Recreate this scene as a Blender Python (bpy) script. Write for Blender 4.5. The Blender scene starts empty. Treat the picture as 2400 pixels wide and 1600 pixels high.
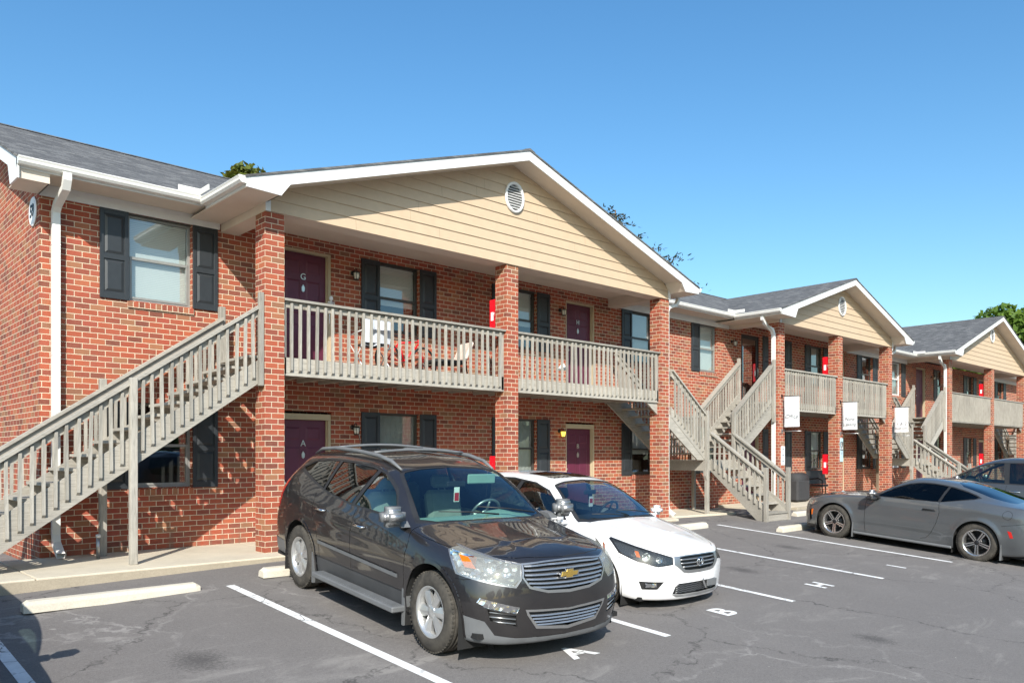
import bpy, bmesh, math, random
import numpy as np
from mathutils import Vector, Matrix, Euler, noise as mnoise

SC = bpy.context.scene
COL = SC.collection
R = math.radians

# ------------------------------------------------------------------ camera
cam_d = bpy.data.cameras.new("camera")
cam = bpy.data.objects.new("camera", cam_d)
COL.objects.link(cam)
cam.location = (-5.279, -10.932, 1.42)
cam.rotation_euler = (R(90), 0, R(-42.93))
cam_d.sensor_width = 36.0
cam_d.lens = 28.14
cam_d.shift_y = 0.1108
cam_d.clip_start = 0.05
cam_d.clip_end = 1500
SC.camera = cam

# ------------------------------------------------------------------ sky, sun, exposure
SUN_EL = 34.0
TO_SUN = Vector((-0.96, -1.14, 1.0)).normalized()
world = bpy.data.worlds.new("World")
SC.world = world
world.use_nodes = True
wn = world.node_tree.nodes
wl = world.node_tree.links
sky = wn.new("ShaderNodeTexSky")
sky.sky_type = 'NISHITA'
sky.sun_disc = False
sky.sun_elevation = R(SUN_EL)
sky.sun_rotation = math.atan2(TO_SUN.x, TO_SUN.y)
sky.air_density = 1.15
sky.dust_density = 1.3
sky.ozone_density = 1.4
bg = wn["Background"]
bg.inputs['Strength'].default_value = 0.105
hs = wn.new("ShaderNodeHueSaturation")
hs.inputs['Saturation'].default_value = 1.28
hs.inputs['Value'].default_value = 1.32
wl.new(sky.outputs[0], hs.inputs['Color'])
tint = wn.new("ShaderNodeMixRGB"); tint.blend_type = 'MULTIPLY'; tint.inputs[0].default_value = 1.0
tint.inputs[2].default_value = (.86, 1.03, 1.07, 1)
wl.new(hs.outputs[0], tint.inputs[1])
wl.new(tint.outputs[0], bg.inputs[0])
sun_d = bpy.data.lights.new("sun", 'SUN')
sun_d.energy = 5.0
sun_d.angle = R(0.5)
sun_d.color = (1.0, 0.955, 0.88)
sun = bpy.data.objects.new("sun", sun_d)
COL.objects.link(sun)
sun.rotation_euler = (-TO_SUN).to_track_quat('-Z', 'Y').to_euler()
SC.view_settings.view_transform = 'Standard'
SC.view_settings.look = 'None'
SC.view_settings.exposure = 0.42
SC.view_settings.gamma = 1.0
SC.render.engine = 'CYCLES'

# ------------------------------------------------------------------ object helpers
def tag(o, label=None, cat=None, group=None, kind=None):
    if label: o["label"] = label
    if cat: o["category"] = cat
    if group: o["group"] = group
    if kind: o["kind"] = kind
    return o

def empty(name, loc=(0, 0, 0), label=None, cat=None, group=None, rot=(0, 0, 0)):
    o = bpy.data.objects.new(name, None)
    COL.objects.link(o)
    o.location = loc
    o.rotation_euler = rot
    o.empty_display_size = 0.2
    return tag(o, label, cat, group)

class MB:
    """collects boxes, prisms and tubes and links them as one mesh object"""
    def __init__(s):
        s.v = []; s.f = []; s.sm = []
    def add(s, vs, fs, smooth=False):
        b = len(s.v)
        s.v += [tuple(p) for p in vs]
        s.f += [tuple(b + i for i in f) for f in fs]
        s.sm += [smooth] * len(fs)
        return s
    def box(s, x0, x1, y0, y1, z0, z1, M=None):
        if x1 < x0: x0, x1 = x1, x0
        if y1 < y0: y0, y1 = y1, y0
        if z1 < z0: z0, z1 = z1, z0
        vs = [(x0,y0,z0),(x1,y0,z0),(x1,y1,z0),(x0,y1,z0),(x0,y0,z1),(x1,y0,z1),(x1,y1,z1),(x0,y1,z1)]
        if M is not None: vs = [M @ Vector(p) for p in vs]
        return s.add(vs, [(0,3,2,1),(4,5,6,7),(0,1,5,4),(1,2,6,5),(2,3,7,6),(3,0,4,7)])
    def bbox(s, x0, x1, y0, y1, z0, z1, b=0.004, M=None, seg=1):
        """box with chamfered edges"""
        if x1 < x0: x0, x1 = x1, x0
        if y1 < y0: y0, y1 = y1, y0
        if z1 < z0: z0, z1 = z1, z0
        bm = bmesh.new()
        bmesh.ops.create_cube(bm, size=1)
        for v in bm.verts:
            v.co = Vector(((x0+x1)/2 + v.co.x*(x1-x0), (y0+y1)/2 + v.co.y*(y1-y0), (z0+z1)/2 + v.co.z*(z1-z0)))
        bmesh.ops.bevel(bm, geom=bm.edges[:], offset=b, segments=seg, affect='EDGES')
        bm.verts.index_update()
        vs = [v.co.copy() for v in bm.verts]
        if M is not None: vs = [M @ p for p in vs]
        fs = [[v.index for v in f.verts] for f in bm.faces]
        bm.free()
        return s.add(vs, fs, seg > 1)
    def quad(s, a, b, c, d, smooth=False):
        return s.add([a, b, c, d], [(0, 1, 2, 3)], smooth)
    def prism(s, poly, axis, a, b, M=None, smooth=False):
        """poly: 2D points, extruded along axis from a to b. axis 0: poly=(y,z); 1: (x,z); 2: (x,y)"""
        def P(p, t):
            if axis == 0: q = (t, p[0], p[1])
            elif axis == 1: q = (p[0], t, p[1])
            else: q = (p[0], p[1], t)
            return M @ Vector(q) if M is not None else q
        n = len(poly)
        vs = [P(p, a) for p in poly] + [P(p, b) for p in poly]
        area = sum(poly[i][0]*poly[(i+1)%n][1] - poly[(i+1)%n][0]*poly[i][1] for i in range(n))
        flip = (area > 0) != (axis == 1)
        flip = flip != (b < a)
        f0 = tuple(range(n)); f1 = tuple(range(n, 2*n))
        fs = [f0[::-1] if flip else f0, f1 if flip else f1[::-1]]
        base = len(s.v)
        s.add(vs, fs)
        sides = []
        for i in range(n):
            j = (i+1) % n
            q = (i, j, n+j, n+i)
            sides.append(q if flip else q[::-1])
        s.f += [tuple(base + k for k in q) for q in sides]
        s.sm += [smooth]*n
        return s
    def tube(s, pts, r, n=10, caps=True, closed=False):
        pts = [Vector(p) for p in pts]
        m = len(pts)
        rs = r if isinstance(r, (list, tuple)) else [r]*m
        base = len(s.v)
        up = None
        for i, p in enumerate(pts):
            if closed: t = pts[(i+1) % m] - pts[i-1]
            elif i == 0: t = pts[1]-pts[0]
            elif i == m-1: t = pts[-1]-pts[-2]
            else: t = (pts[i+1]-pts[i]).normalized() + (pts[i]-pts[i-1]).normalized()
            t.normalize()
            if up is None:
                up = Vector((0,0,1)) if abs(t.z) < .9 else Vector((1,0,0))
            a = t.cross(up).normalized()
            up = a.cross(t).normalized()
            for k in range(n):
                an = 2*math.pi*k/n
                s.v.append(tuple(p + a*math.cos(an)*rs[i] + up*math.sin(an)*rs[i]))
        for i in range(m if closed else m-1):
            i2 = (i+1) % m
            for k in range(n):
                k2 = (k+1) % n
                s.f.append((base+i*n+k, base+i*n+k2, base+i2*n+k2, base+i2*n+k)); s.sm.append(True)
        if caps and not closed:
            s.f.append(tuple(base+k for k in range(n))[::-1]); s.sm.append(False)
            s.f.append(tuple(base+(m-1)*n+k for k in range(n))); s.sm.append(False)
        return s
    def lathe(s, prof, n=32, M=None, axis=0, smooth=True):
        """prof: (t, r) pairs revolved round local axis"""
        base = len(s.v)
        for (t, r) in prof:
            for k in range(n):
                an = 2*math.pi*k/n
                c, d = r*math.cos(an), r*math.sin(an)
                p = (t, c, d) if axis == 0 else ((c, t, d) if axis == 1 else (c, d, t))
                s.v.append(tuple(M @ Vector(p)) if M is not None else p)
        for i in range(len(prof)-1):
            for k in range(n):
                k2 = (k+1) % n
                s.f.append((base+i*n+k, base+i*n+k2, base+(i+1)*n+k2, base+(i+1)*n+k)); s.sm.append(smooth)
        return s
    def build(s, name, mat, parent=None, loc=None, fixn=False):
        me = bpy.data.meshes.new(name)
        me.from_pydata(s.v, [], s.f)
        me.polygons.foreach_set('use_smooth', s.sm)
        if fixn:
            bm = bmesh.new(); bm.from_mesh(me)
            bmesh.ops.recalc_face_normals(bm, faces=bm.faces)
            bm.to_mesh(me); bm.free()
        me.update()
        o = bpy.data.objects.new(name, me)
        COL.objects.link(o)
        if mat: me.materials.append(mat)
        if parent is not None: o.parent = parent
        if loc is not None: o.location = loc
        return o

def copy_obj(o, parent):
    c = o.copy(); COL.objects.link(c); c.parent = parent
    for k in ("label", "category", "group"):
        if parent is not None and k in c and k != "label": del c[k]
    for ch in list(o.children): copy_obj(ch, c)
    return c

def copy_thing(o, loc, label, rot=None):
    c = o.copy(); COL.objects.link(c)
    c.location = loc
    if rot is not None: c.rotation_euler = rot
    c["label"] = label
    for ch in list(o.children): copy_obj(ch, c)
    return c

def text_mesh(name, txt, size, mat, parent, M, depth=0.004, bold=0.0, align='CENTER', shear=0.0):
    cu = bpy.data.curves.new(name, 'FONT')
    cu.body = txt; cu.size = size; cu.extrude = depth/2
    cu.align_x = align; cu.align_y = 'CENTER'; cu.offset = bold; cu.shear = shear
    tmp = bpy.data.objects.new(name+"_tmp", cu)
    COL.objects.link(tmp)
    dg = bpy.context.evaluated_depsgraph_get()
    me = bpy.data.meshes.new_from_object(tmp.evaluated_get(dg))
    bpy.data.objects.remove(tmp); bpy.data.curves.remove(cu)
    me.transform(M)
    me.materials.clear(); me.materials.append(mat)
    o = bpy.data.objects.new(name, me); COL.objects.link(o)
    if parent is not None: o.parent = parent
    return o

# ------------------------------------------------------------------ material helpers
class NT:
    def __init__(s, name):
        s.m = bpy.data.materials.new(name); s.m.use_nodes = True
        s.t = s.m.node_tree; s.n = s.t.nodes; s.l = s.t.links
        s.b = s.n["Principled BSDF"]; s.out = s.n["Material Output"]
    def new(s, typ, **kw):
        nd = s.n.new("ShaderNode"+typ)
        for k, v in kw.items(): setattr(nd, k, v)
        return nd
    def link(s, a, b): s.l.new(a, b)
    def coord(s, which='Object'): return s.new("TexCoord").outputs[which]
    def noise(s, vec, scale, detail=4, rough=0.55, dist=0.0):
        n = s.new("TexNoise"); n.inputs['Scale'].default_value = scale
        n.inputs['Detail'].default_value = detail; n.inputs['Roughness'].default_value = rough
        n.inputs['Distortion'].default_value = dist
        if vec is not None: s.link(vec, n.inputs['Vector'])
        return n
    def ramp(s, fac, stops, interp='LINEAR'):
        r = s.new("ValToRGB"); cr = r.color_ramp; cr.interpolation = interp
        while len(cr.elements) < len(stops): cr.elements.new(0.5)
        for e, (p, c) in zip(cr.elements, stops):
            e.position = p; e.color = c if len(c) == 4 else (*c, 1)
        s.link(fac, r.inputs[0]); return r.outputs[0]
    def math(s, op, a, b=None, clamp=False):
        m = s.new("Math", operation=op); m.use_clamp = clamp
        for i, x in enumerate((a, b)):
            if x is None: continue
            if isinstance(x, (int, float)): m.inputs[i].default_value = x
            else: s.link(x, m.inputs[i])
        return m.outputs[0]
    def mix(s, fac, a, b, typ='MIX'):
        m = s.new("MixRGB", blend_type=typ)
        for i, x in enumerate((fac, a, b)):
            if isinstance(x, (int, float)): m.inputs[i].default_value = x
            elif isinstance(x, tuple): m.inputs[i].default_value = x if len(x) == 4 else (*x, 1)
            else: s.link(x, m.inputs[i])
        return m.outputs[0]
    def mapping(s, vec, scale=(1,1,1), rot=(0,0,0), loc=(0,0,0)):
        m = s.new("Mapping"); m.inputs['Scale'].default_value = scale
        m.inputs['Rotation'].default_value = rot; m.inputs['Location'].default_value = loc
        s.link(vec, m.inputs['Vector']); return m.outputs[0]
    def bump(s, h, strength=0.3, dist=0.01):
        b = s.new("Bump"); b.inputs['Strength'].default_value = strength
        b.inputs['Distance'].default_value = dist
        s.link(h, b.inputs['Height']); s.link(b.outputs[0], s.b.inputs['Normal']); return b
    def set(s, **kw):
        for k, v in kw.items():
            k = {'color':'Base Color','rough':'Roughness','metal':'Metallic','spec':'Specular IOR Level','coat':'Coat Weight','coatr':'Coat Roughness','ecol':'Emission Color','estr':'Emission Strength','trans':'Transmission Weight'}[k]
            if isinstance(v, tuple) and len(v) == 3: v = (*v, 1)
            if isinstance(v, (int, float, tuple)): s.b.inputs[k].default_value = v
            else: s.link(v, s.b.inputs[k])
        return s

def simple(name, col, rough=0.5, var=0.06, scale=8.0, metal=0.0, bump=0.0, spec=0.5, coat=0.0, dirt=0.0):
    t = NT(name)
    c = t.coord()
    n = t.noise(c, scale, 5)
    d = tuple(max(0, x*(1-var)) for x in col); e = tuple(min(1, x*(1+var)) for x in col)
    cc = t.ramp(n.outputs[0], [(0.3, d), (0.7, e)])
    if dirt:
        n2 = t.noise(c, 1.7, 6, .65)
        f = t.ramp(n2.outputs[0], [(0.5, (0,0,0)), (0.75, (1,1,1))])
        f2 = t.math('MULTIPLY', f, dirt)
        cc = t.mix(f2, cc, tuple(x*.55 for x in col))
    t.set(color=cc, rough=rough, metal=metal, spec=spec, coat=coat)
    if bump: t.bump(n.outputs[0], bump, .01)
    return t.m

def brick_mat(name, vert=False):
    """running bond, 203 x 81 mm modules, mapped from the wall's own coordinates"""
    t = NT(name)
    sep = t.new("SeparateXYZ"); t.link(t.coord(), sep.inputs[0])
    u = t.math('SUBTRACT', sep.outputs[0], sep.outputs[1])
    cmb = t.new("CombineXYZ"); t.link(u, cmb.inputs[0]); t.link(sep.outputs[2], cmb.inputs[1])
    # slight wobble so that joints are not ruler-straight
    nz = t.noise(t.coord(), 9, 2)
    sub = t.new("VectorMath", operation='SUBTRACT'); t.link(nz.outputs['Color'], sub.inputs[0]); sub.inputs[1].default_value = (.5,.5,.5)
    scl = t.new("VectorMath", operation='SCALE'); t.link(sub.outputs[0], scl.inputs[0]); scl.inputs['Scale'].default_value = .006
    add = t.new("VectorMath", operation='ADD'); t.link(cmb.outputs[0], add.inputs[0]); t.link(scl.outputs[0], add.inputs[1])
    br = t.new("TexBrick"); t.link(add.outputs[0], br.inputs['Vector'])
    br.offset = .5; br.squash = 1
    br.inputs['Scale'].default_value = 1.0
    br.inputs['Brick Width'].default_value = .2032 if not vert else .0813
    br.inputs['Row Height'].default_value = .08128 if not vert else .4
    br.inputs['Mortar Size'].default_value = .0055
    br.inputs['Mortar Smooth'].default_value = .25
    br.inputs['Bias'].default_value = 0.0
    br.inputs['Color1'].default_value = (0,0,0,1); br.inputs['Color2'].default_value = (1,1,1,1)
    br.inputs['Mortar'].default_value = (0.5,0.5,0.5,1)
    if vert: br.offset = 0
    brick = t.ramp(br.outputs['Color'], [(0.0,(.13,.045,.034)),(.12,(.20,.052,.040)),(.28,(.32,.066,.036)),(.5,(.39,.082,.040)),(.68,(.33,.066,.046)),(.8,(.44,.105,.048)),(.9,(.34,.17,.085)),(1.0,(.20,.115,.07))])
    n1 = t.noise(t.mapping(t.coord(), (1,1,2.4)), 16, 6, .65)
    brick = t.mix(t.ramp(n1.outputs[0], [(.42,(0,0,0)),(.75,(.42,.42,.42))]), brick, (.30,.135,.085))
    n2 = t.noise(t.coord(), 60, 4, .7)
    brick = t.mix(.22, brick, t.ramp(n2.outputs[0], [(.3,(.10,.03,.024)),(.7,(.5,.14,.075))]), 'MIX')
    n3 = t.noise(t.coord(), 1.1, 4, .6)
    brick = t.mix(t.ramp(n3.outputs[0], [(.4,(0,0,0)),(.7,(.12,.12,.12))]), brick, (.5,.17,.10))
    mort = t.ramp(n2.outputs[0], [(.3,(.56,.46,.33)),(.7,(.76,.65,.48))])
    col = t.mix(br.outputs['Fac'], brick, mort)
    # splash dirt near the ground and faint runs
    mr = t.new("MapRange"); t.link(sep.outputs[2], mr.inputs[0]); mr.inputs[1].default_value = .0; mr.inputs[2].default_value = .45; mr.inputs[3].default_value = 1; mr.inputs[4].default_value = 0
    run = t.noise(t.mapping(t.coord(), (3.5,3.5,.35)), 1.6, 5, .65)
    dirt = t.math('ADD', t.math('MULTIPLY', mr.outputs[0], .55), .16)
    dirt = t.math('MULTIPLY', dirt, t.ramp(run.outputs[0], [(.42,(0,0,0)),(.68,(1,1,1))]))
    col = t.mix(dirt, col, (.17,.12,.085))
    t.set(color=col, rough=.9, spec=.25)
    h = t.math('SUBTRACT', t.math('MULTIPLY', n2.outputs[0], .25), br.outputs['Fac'])
    t.bump(h, .75, .006)
    return t.m

def shingle_mat(name, axis):
    t = NT(name)
    sep = t.new("SeparateXYZ"); t.link(t.coord(), sep.inputs[0])
    cmb = t.new("CombineXYZ"); t.link(sep.outputs[axis], cmb.inputs[0])
    t.link(t.math('MULTIPLY', sep.outputs[2], 2.5 if axis == 0 else 3.2), cmb.inputs[1])
    br = t.new("TexBrick"); t.link(cmb.outputs[0], br.inputs['Vector'])
    br.offset = .37; br.inputs['Scale'].default_value = 1
    br.inputs['Brick Width'].default_value = .19; br.inputs['Row Height'].default_value = .14
    br.inputs['Mortar Size'].default_value = .006; br.inputs['Mortar Smooth'].default_value = .3
    br.inputs['Color1'].default_value = (0,0,0,1); br.inputs['Color2'].default_value = (1,1,1,1); br.inputs['Mortar'].default_value = (0,0,0,1)
    c = t.ramp(br.outputs['Color'], [(0,(.045,.045,.047)),(.4,(.095,.096,.098)),(.8,(.16,.16,.16)),(1,(.24,.235,.225))])
    g = t.noise(t.coord(), 90, 3, .7)
    n = t.noise(t.mapping(t.coord(), (1.0,1.0,5)), 2.5, 4)
    c = t.mix(.5, c, t.ramp(g.outputs[0], [(.3,(.045,.045,.048)),(.7,(.24,.24,.24))]))
    c = t.mix(t.ramp(n.outputs[0], [(.4,(0,0,0)),(.7,(.35,.35,.35))]), c, (.075,.075,.08))
    t.set(color=c, rough=.95, spec=.2)
    t.bump(t.math('SUBTRACT', t.math('MULTIPLY', br.outputs['Color'], .6), br.outputs['Fac']), .7, .012)
    return t.m

def wood_mat(name, col=(.36,.335,.29), vertical=True):
    t = NT(name)
    geo = t.new("ObjectInfo")
    c = t.coord()
    sc = (22, 22, 1.6) if vertical else (1.6, 22, 22)
    n = t.noise(t.mapping(c, sc), 2.2, 6, .6, 1.2)
    n2 = t.noise(c, 1.3, 5, .6)
    a = tuple(x*.62 for x in col); b = tuple(min(1,x*1.18) for x in col)
    cc = t.ramp(n.outputs[0], [(.28,a),(.5,col),(.75,b)])
    cc = t.mix(t.ramp(n2.outputs[0], [(.45,(0,0,0)),(.75,(.55,.55,.55))]), cc, tuple(x*.58 for x in col))
    k = t.noise(c, 7, 2, .5)
    cc = t.mix(t.ramp(k.outputs[0], [(.70,(0,0,0)),(.78,(.5,.5,.5))]), cc, (.16,.12,.08))
    rnd = t.math('ADD', t.math('MULTIPLY', geo.outputs['Random'], .36), .82)
    hs = t.new("HueSaturation"); t.link(cc, hs.inputs['Color']); t.link(rnd, hs.inputs['Value'])
    t.set(color=hs.outputs[0], rough=.85, spec=.25)
    t.bump(n.outputs[0], .35, .004)
    return t.m

def glass_mat(name, tint=(.85,.9,.9), refl=1.0, base=0.06):
    """thin pane: fresnel-weighted gloss over tinted transparency"""
    t = NT(name)
    t.n.remove(t.b)
    tr = t.new("BsdfTransparent"); tr.inputs[0].default_value = (*tint, 1)
    gl = t.new("BsdfGlossy"); gl.inputs['Roughness'].default_value = .01
    gl.inputs[0].default_value = (.95,.97,1,1)
    lw = t.new("LayerWeight"); lw.inputs[0].default_value = .5
    p = t.math('POWER', lw.outputs['Facing'], 3.0)
    f = t.math('ADD', t.math('MULTIPLY', p, refl), base, True)
    nz = t.noise(t.coord(), 1.4, 2)
    bp = t.new("Bump"); bp.inputs['Strength'].default_value = .05; bp.inputs['Distance'].default_value = .02
    t.link(nz.outputs[0], bp.inputs['Height']); t.link(bp.outputs[0], gl.inputs['Normal'])
    mx = t.new("MixShader"); t.link(f, mx.inputs[0]); t.link(tr.outputs[0], mx.inputs[1]); t.link(gl.outputs[0], mx.inputs[2])
    t.link(mx.outputs[0], t.out.inputs[0])
    return t.m

def paint_mat(name, col, metal=.0, rough=.28, flake=.0, dust=.12, coatr=.02):
    t = NT(name)
    c = t.coord()
    cc = col
    if flake:
        v = t.new("TexVoronoi"); v.inputs['Scale'].default_value = 900; t.link(c, v.inputs['Vector'])
        cc = t.mix(flake, (*col,1), t.ramp(v.outputs['Distance'], [(0,tuple(min(1,x*2.2) for x in col)),(.6,tuple(x*.6 for x in col))]))
    n = t.noise(c, 2.6, 6, .65)
    sep = t.new("SeparateXYZ"); t.link(c, sep.inputs[0])
    low = t.new("MapRange"); t.link(sep.outputs[2], low.inputs[0])
    low.inputs[1].default_value = .85; low.inputs[2].default_value = .25; low.inputs[3].default_value = 0; low.inputs[4].default_value = 1
    d = t.math('MULTIPLY', t.math('ADD', t.math('MULTIPLY', low.outputs[0], .6), .35), t.ramp(n.outputs[0], [(.35,(0,0,0)),(.75,(1,1,1))]))
    d = t.math('MULTIPLY', d, dust)
    cc = t.mix(d, (*cc,1) if isinstance(cc, tuple) else cc, (.34,.31,.27))
    rr = t.math('ADD', t.math('MULTIPLY', d, .8), rough)
    t.set(color=cc, rough=rr, metal=metal, coat=1.0, coatr=coatr)
    return t.m
# ------------------------------------------------------------------ materials
M_brick = brick_mat("red_brick")
M_sill = brick_mat("brick_sill", True)
M_roofx = shingle_mat("shingle_main", 0)
M_roofy = shingle_mat("shingle_gable", 1)
M_white = simple("white_trim", (.70,.70,.69), .45, .03, 5, dirt=.12)
M_cream = simple("cream_soffit", (.66,.57,.47), .6, .04, 3, dirt=.10)
M_gutter = simple("gutter_white", (.74,.73,.69), .35, .03, 4, dirt=.2)
M_siding = simple("tan_siding", (.535,.405,.275), .6, .04, 6, bump=.05, dirt=.05)
M_seamtan = simple("siding_joint", (.20,.15,.10), .8, .1, 6)
M_shutter = simple("black_shutter", (.028,.032,.036), .42, .1, 14)
M_darkframe = simple("bronze_window_frame", (.055,.05,.042), .4, .1, 10)
M_greyframe = simple("grey_aluminium", (.30,.30,.28), .4, .08, 10, metal=.3)
M_door = simple("plum_door", (.105,.018,.042), .42, .12, 3)
M_dframe = simple("tan_door_frame", (.50,.41,.27), .6, .05, 6, dirt=.15)
M_brass = simple("nickel", (.7,.68,.62), .3, .05, 20, metal=.9)
M_blind = None
t = NT("window_blind")
c = t.coord(); sep = t.new("SeparateXYZ"); t.link(c, sep.inputs[0])
w = t.math('FRACT', t.math('MULTIPLY', sep.outputs[2], 38))
cc = t.ramp(w, [(0,(.40,.42,.40)),(.18,(.74,.76,.72)),(.9,(.66,.69,.66)),(1,(.36,.38,.36))])
t.set(color=cc, rough=.6); t.bump(w, .4, .006); M_blind = t.m
M_curtain = simple("pale_curtain", (.42,.42,.40), .8, .15, 3)
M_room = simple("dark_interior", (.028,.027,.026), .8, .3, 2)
M_glass = glass_mat("window_glass", (.80,.84,.83), .95, .17)
M_stormglass = glass_mat("storm_door_glass", (.4,.4,.4), 1.0, .28)
M_wood = wood_mat("weathered_wood")
M_woodh = wood_mat("weathered_board", (.355,.33,.285), False)
M_wooddark = wood_mat("brown_stained_wood", (.20,.155,.11), False)
M_lamp = simple("black_lantern", (.03,.028,.025), .4, .1, 20, metal=.5)
M_lampglass = simple("frosted_lamp_glass", (.7,.66,.55), .25, .05, 10)
t = NT("lit_lamp_glass"); t.set(color=(.9,.6,.1), ecol=(1,.62,.08), estr=2.2, rough=.3); M_lit = t.m
M_red = simple("red_cabinet", (.72,.008,.02), .35, .08, 6)
M_offwhite = simple("white_vinyl", (.85,.85,.86), .55, .03, 4)
M_ink = simple("grey_ink", (.28,.30,.32), .6, .1, 20)
M_black = simple("black_plastic", (.02,.02,.021), .45, .15, 12)
M_blackm = simple("black_metal", (.02,.02,.022), .35, .15, 12, metal=.6)

def asphalt():
    t = NT("asphalt")
    c = t.coord()
    big = t.noise(c, .35, 5, .6)
    mid = t.noise(t.mapping(c, (1, .7, 1)), 1.5, 6, .65, .6)
    fine = t.noise(c, 130, 3, .75)
    fine2 = t.noise(c, 38, 4, .7)
    base = t.ramp(mid.outputs[0], [(.28,(.135,.124,.118)),(.5,(.178,.164,.156)),(.72,(.235,.217,.205))])
    base = t.mix(t.ramp(big.outputs[0], [(.38,(0,0,0)),(.66,(.6,.6,.6))]), base, (.142,.130,.125))
    base = t.mix(.62, base, t.ramp(fine.outputs[0], [(.3,(.055,.050,.048)),(.55,(.175,.163,.153)),(.8,(.42,.39,.36))]))
    base = t.mix(.25, base, t.ramp(fine2.outputs[0], [(.3,(.085,.078,.075)),(.7,(.27,.25,.235))]))
    # pale sediment smears
    sm = t.noise(t.mapping(c, (.55,1.6,1), (0,0,.5)), 1.2, 7, .72, 1.4)
    base = t.mix(t.ramp(sm.outputs[0], [(.55,(0,0,0)),(.72,(.5,.5,.5))]), base, (.32,.30,.275))
    # cracks
    dn = t.noise(c, 1.6, 5, .65)
    vm = t.new("VectorMath", operation='SCALE'); t.link(dn.outputs['Color'], vm.inputs[0]); vm.inputs['Scale'].default_value = .85
    va = t.new("VectorMath", operation='ADD'); t.link(c, va.inputs[0]); t.link(vm.outputs[0], va.inputs[1])
    vo = t.new("TexVoronoi", feature='DISTANCE_TO_EDGE'); vo.inputs['Scale'].default_value = .62; t.link(va.outputs[0], vo.inputs['Vector'])
    cr = t.ramp(vo.outputs['Distance'], [(.0,(1,1,1)),(.011,(.8,.8,.8)),(.02,(0,0,0))])
    mk = t.noise(t.mapping(c, loc=(3.2,1.3,0)), .42, 4, .6)
    mk = t.ramp(mk.outputs[0], [(.47,(0,0,0)),(.60,(1,1,1))])
    sx = t.new("SeparateXYZ"); t.link(c, sx.inputs[0]); mrx = t.new("MapRange"); t.link(sx.outputs[0], mrx.inputs[0])
    mrx.inputs[1].default_value = 0.5; mrx.inputs[2].default_value = 4.0; mrx.inputs[3].default_value = 1.0; mrx.inputs[4].default_value = .22
    mk = t.math('MULTIPLY', mk, mrx.outputs[0])
    brk = t.ramp(t.noise(c, 6, 4, .7).outputs[0], [(.35,(.15,.15,.15)),(.6,(1,1,1))])
    crk = t.math('MULTIPLY', t.math('MULTIPLY', cr, mk), brk)
    base = t.mix(t.math('MULTIPLY', crk, .75), base, (.33,.31,.29))
    # bright grit
    vg = t.new("TexVoronoi"); vg.inputs['Scale'].default_value = 6.0; t.link(c, vg.inputs['Vector'])
    gr = t.ramp(vg.outputs['Distance'], [(.0,(1,1,1)),(.045,(1,1,1)),(.06,(0,0,0))])
    base = t.mix(t.math('MULTIPLY', gr, t.ramp(fine2.outputs[0], [(.52,(0,0,0)),(.6,(.9,.9,.9))])), base, (.4,.38,.35))
    sp = t.new("SeparateXYZ"); t.link(c, sp.inputs[0])
    # oil drips under the bays
    for (ox, oy, r) in ((-2.5,-3.9,.5),(5.6,-4.4,.42),(8.5,-3.6,.5),(5.7,-2.9,.3),(11.3,-7.6,.5),(3.4,-7.3,.35)):
        vd = t.new("VectorMath", operation='DISTANCE'); vv = t.new("VectorMath", operation='MULTIPLY'); t.link(c, vv.inputs[0]); vv.inputs[1].default_value = (1,.7,0)
        t.link(vv.outputs[0], vd.inputs[0]); vd.inputs[1].default_value = (ox, oy*.7, 0)
        q = t.math('ADD', t.math('DIVIDE', vd.outputs['Value'], r), t.math('MULTIPLY', fine2.outputs[0], .9))
        base = t.mix(t.ramp(q, [(.55,(.55,.55,.55)),(1.0,(0,0,0))]), base, (.035,.033,.033))
    # open dark cracks
    vo2 = t.new("TexVoronoi", feature='DISTANCE_TO_EDGE'); vo2.inputs['Scale'].default_value = .31; t.link(va.outputs[0], vo2.inputs['Vector'])
    c2 = t.math('MULTIPLY', t.ramp(vo2.outputs['Distance'], [(.0,(1,1,1)),(.0028,(1,1,1)),(.005,(0,0,0))]), brk)
    base = t.mix(t.math('MULTIPLY', c2, .7), base, (.02,.019,.019))
    t.set(color=base, rough=.88, spec=.3)
    t.bump(t.math('ADD', t.math('MULTIPLY', fine.outputs[0], .7), t.math('MULTIPLY', fine2.outputs[0], .6)), .45, .006)
    return t.m
M_asphalt = asphalt()

def concrete(name, col=(.60,.535,.42), side=False):
    t = NT(name); c = t.coord()
    n = t.noise(c, 1.4, 7, .65); f = t.noise(c, 70, 3, .7); m = t.noise(c, 9, 5, .6)
    cc = t.ramp(n.outputs[0], [(.3,tuple(x*.8 for x in col)),(.6,col),(.8,tuple(x*1.12 for x in col))])
    cc = t.mix(.22, cc, t.ramp(f.outputs[0], [(.3,tuple(x*.45 for x in col)),(.7,tuple(min(1,x*1.4) for x in col))]))
    cc = t.mix(t.ramp(m.outputs[0], [(.55,(0,0,0)),(.8,(.4,.4,.4))]), cc, tuple(x*.6 for x in col))
    t.set(color=cc, rough=.9, spec=.25); t.bump(f.outputs[0], .4, .005)
    return t.m
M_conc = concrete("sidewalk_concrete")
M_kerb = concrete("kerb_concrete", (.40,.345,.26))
M_stop = concrete("wheel_stop_concrete", (.62,.57,.47))

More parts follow.
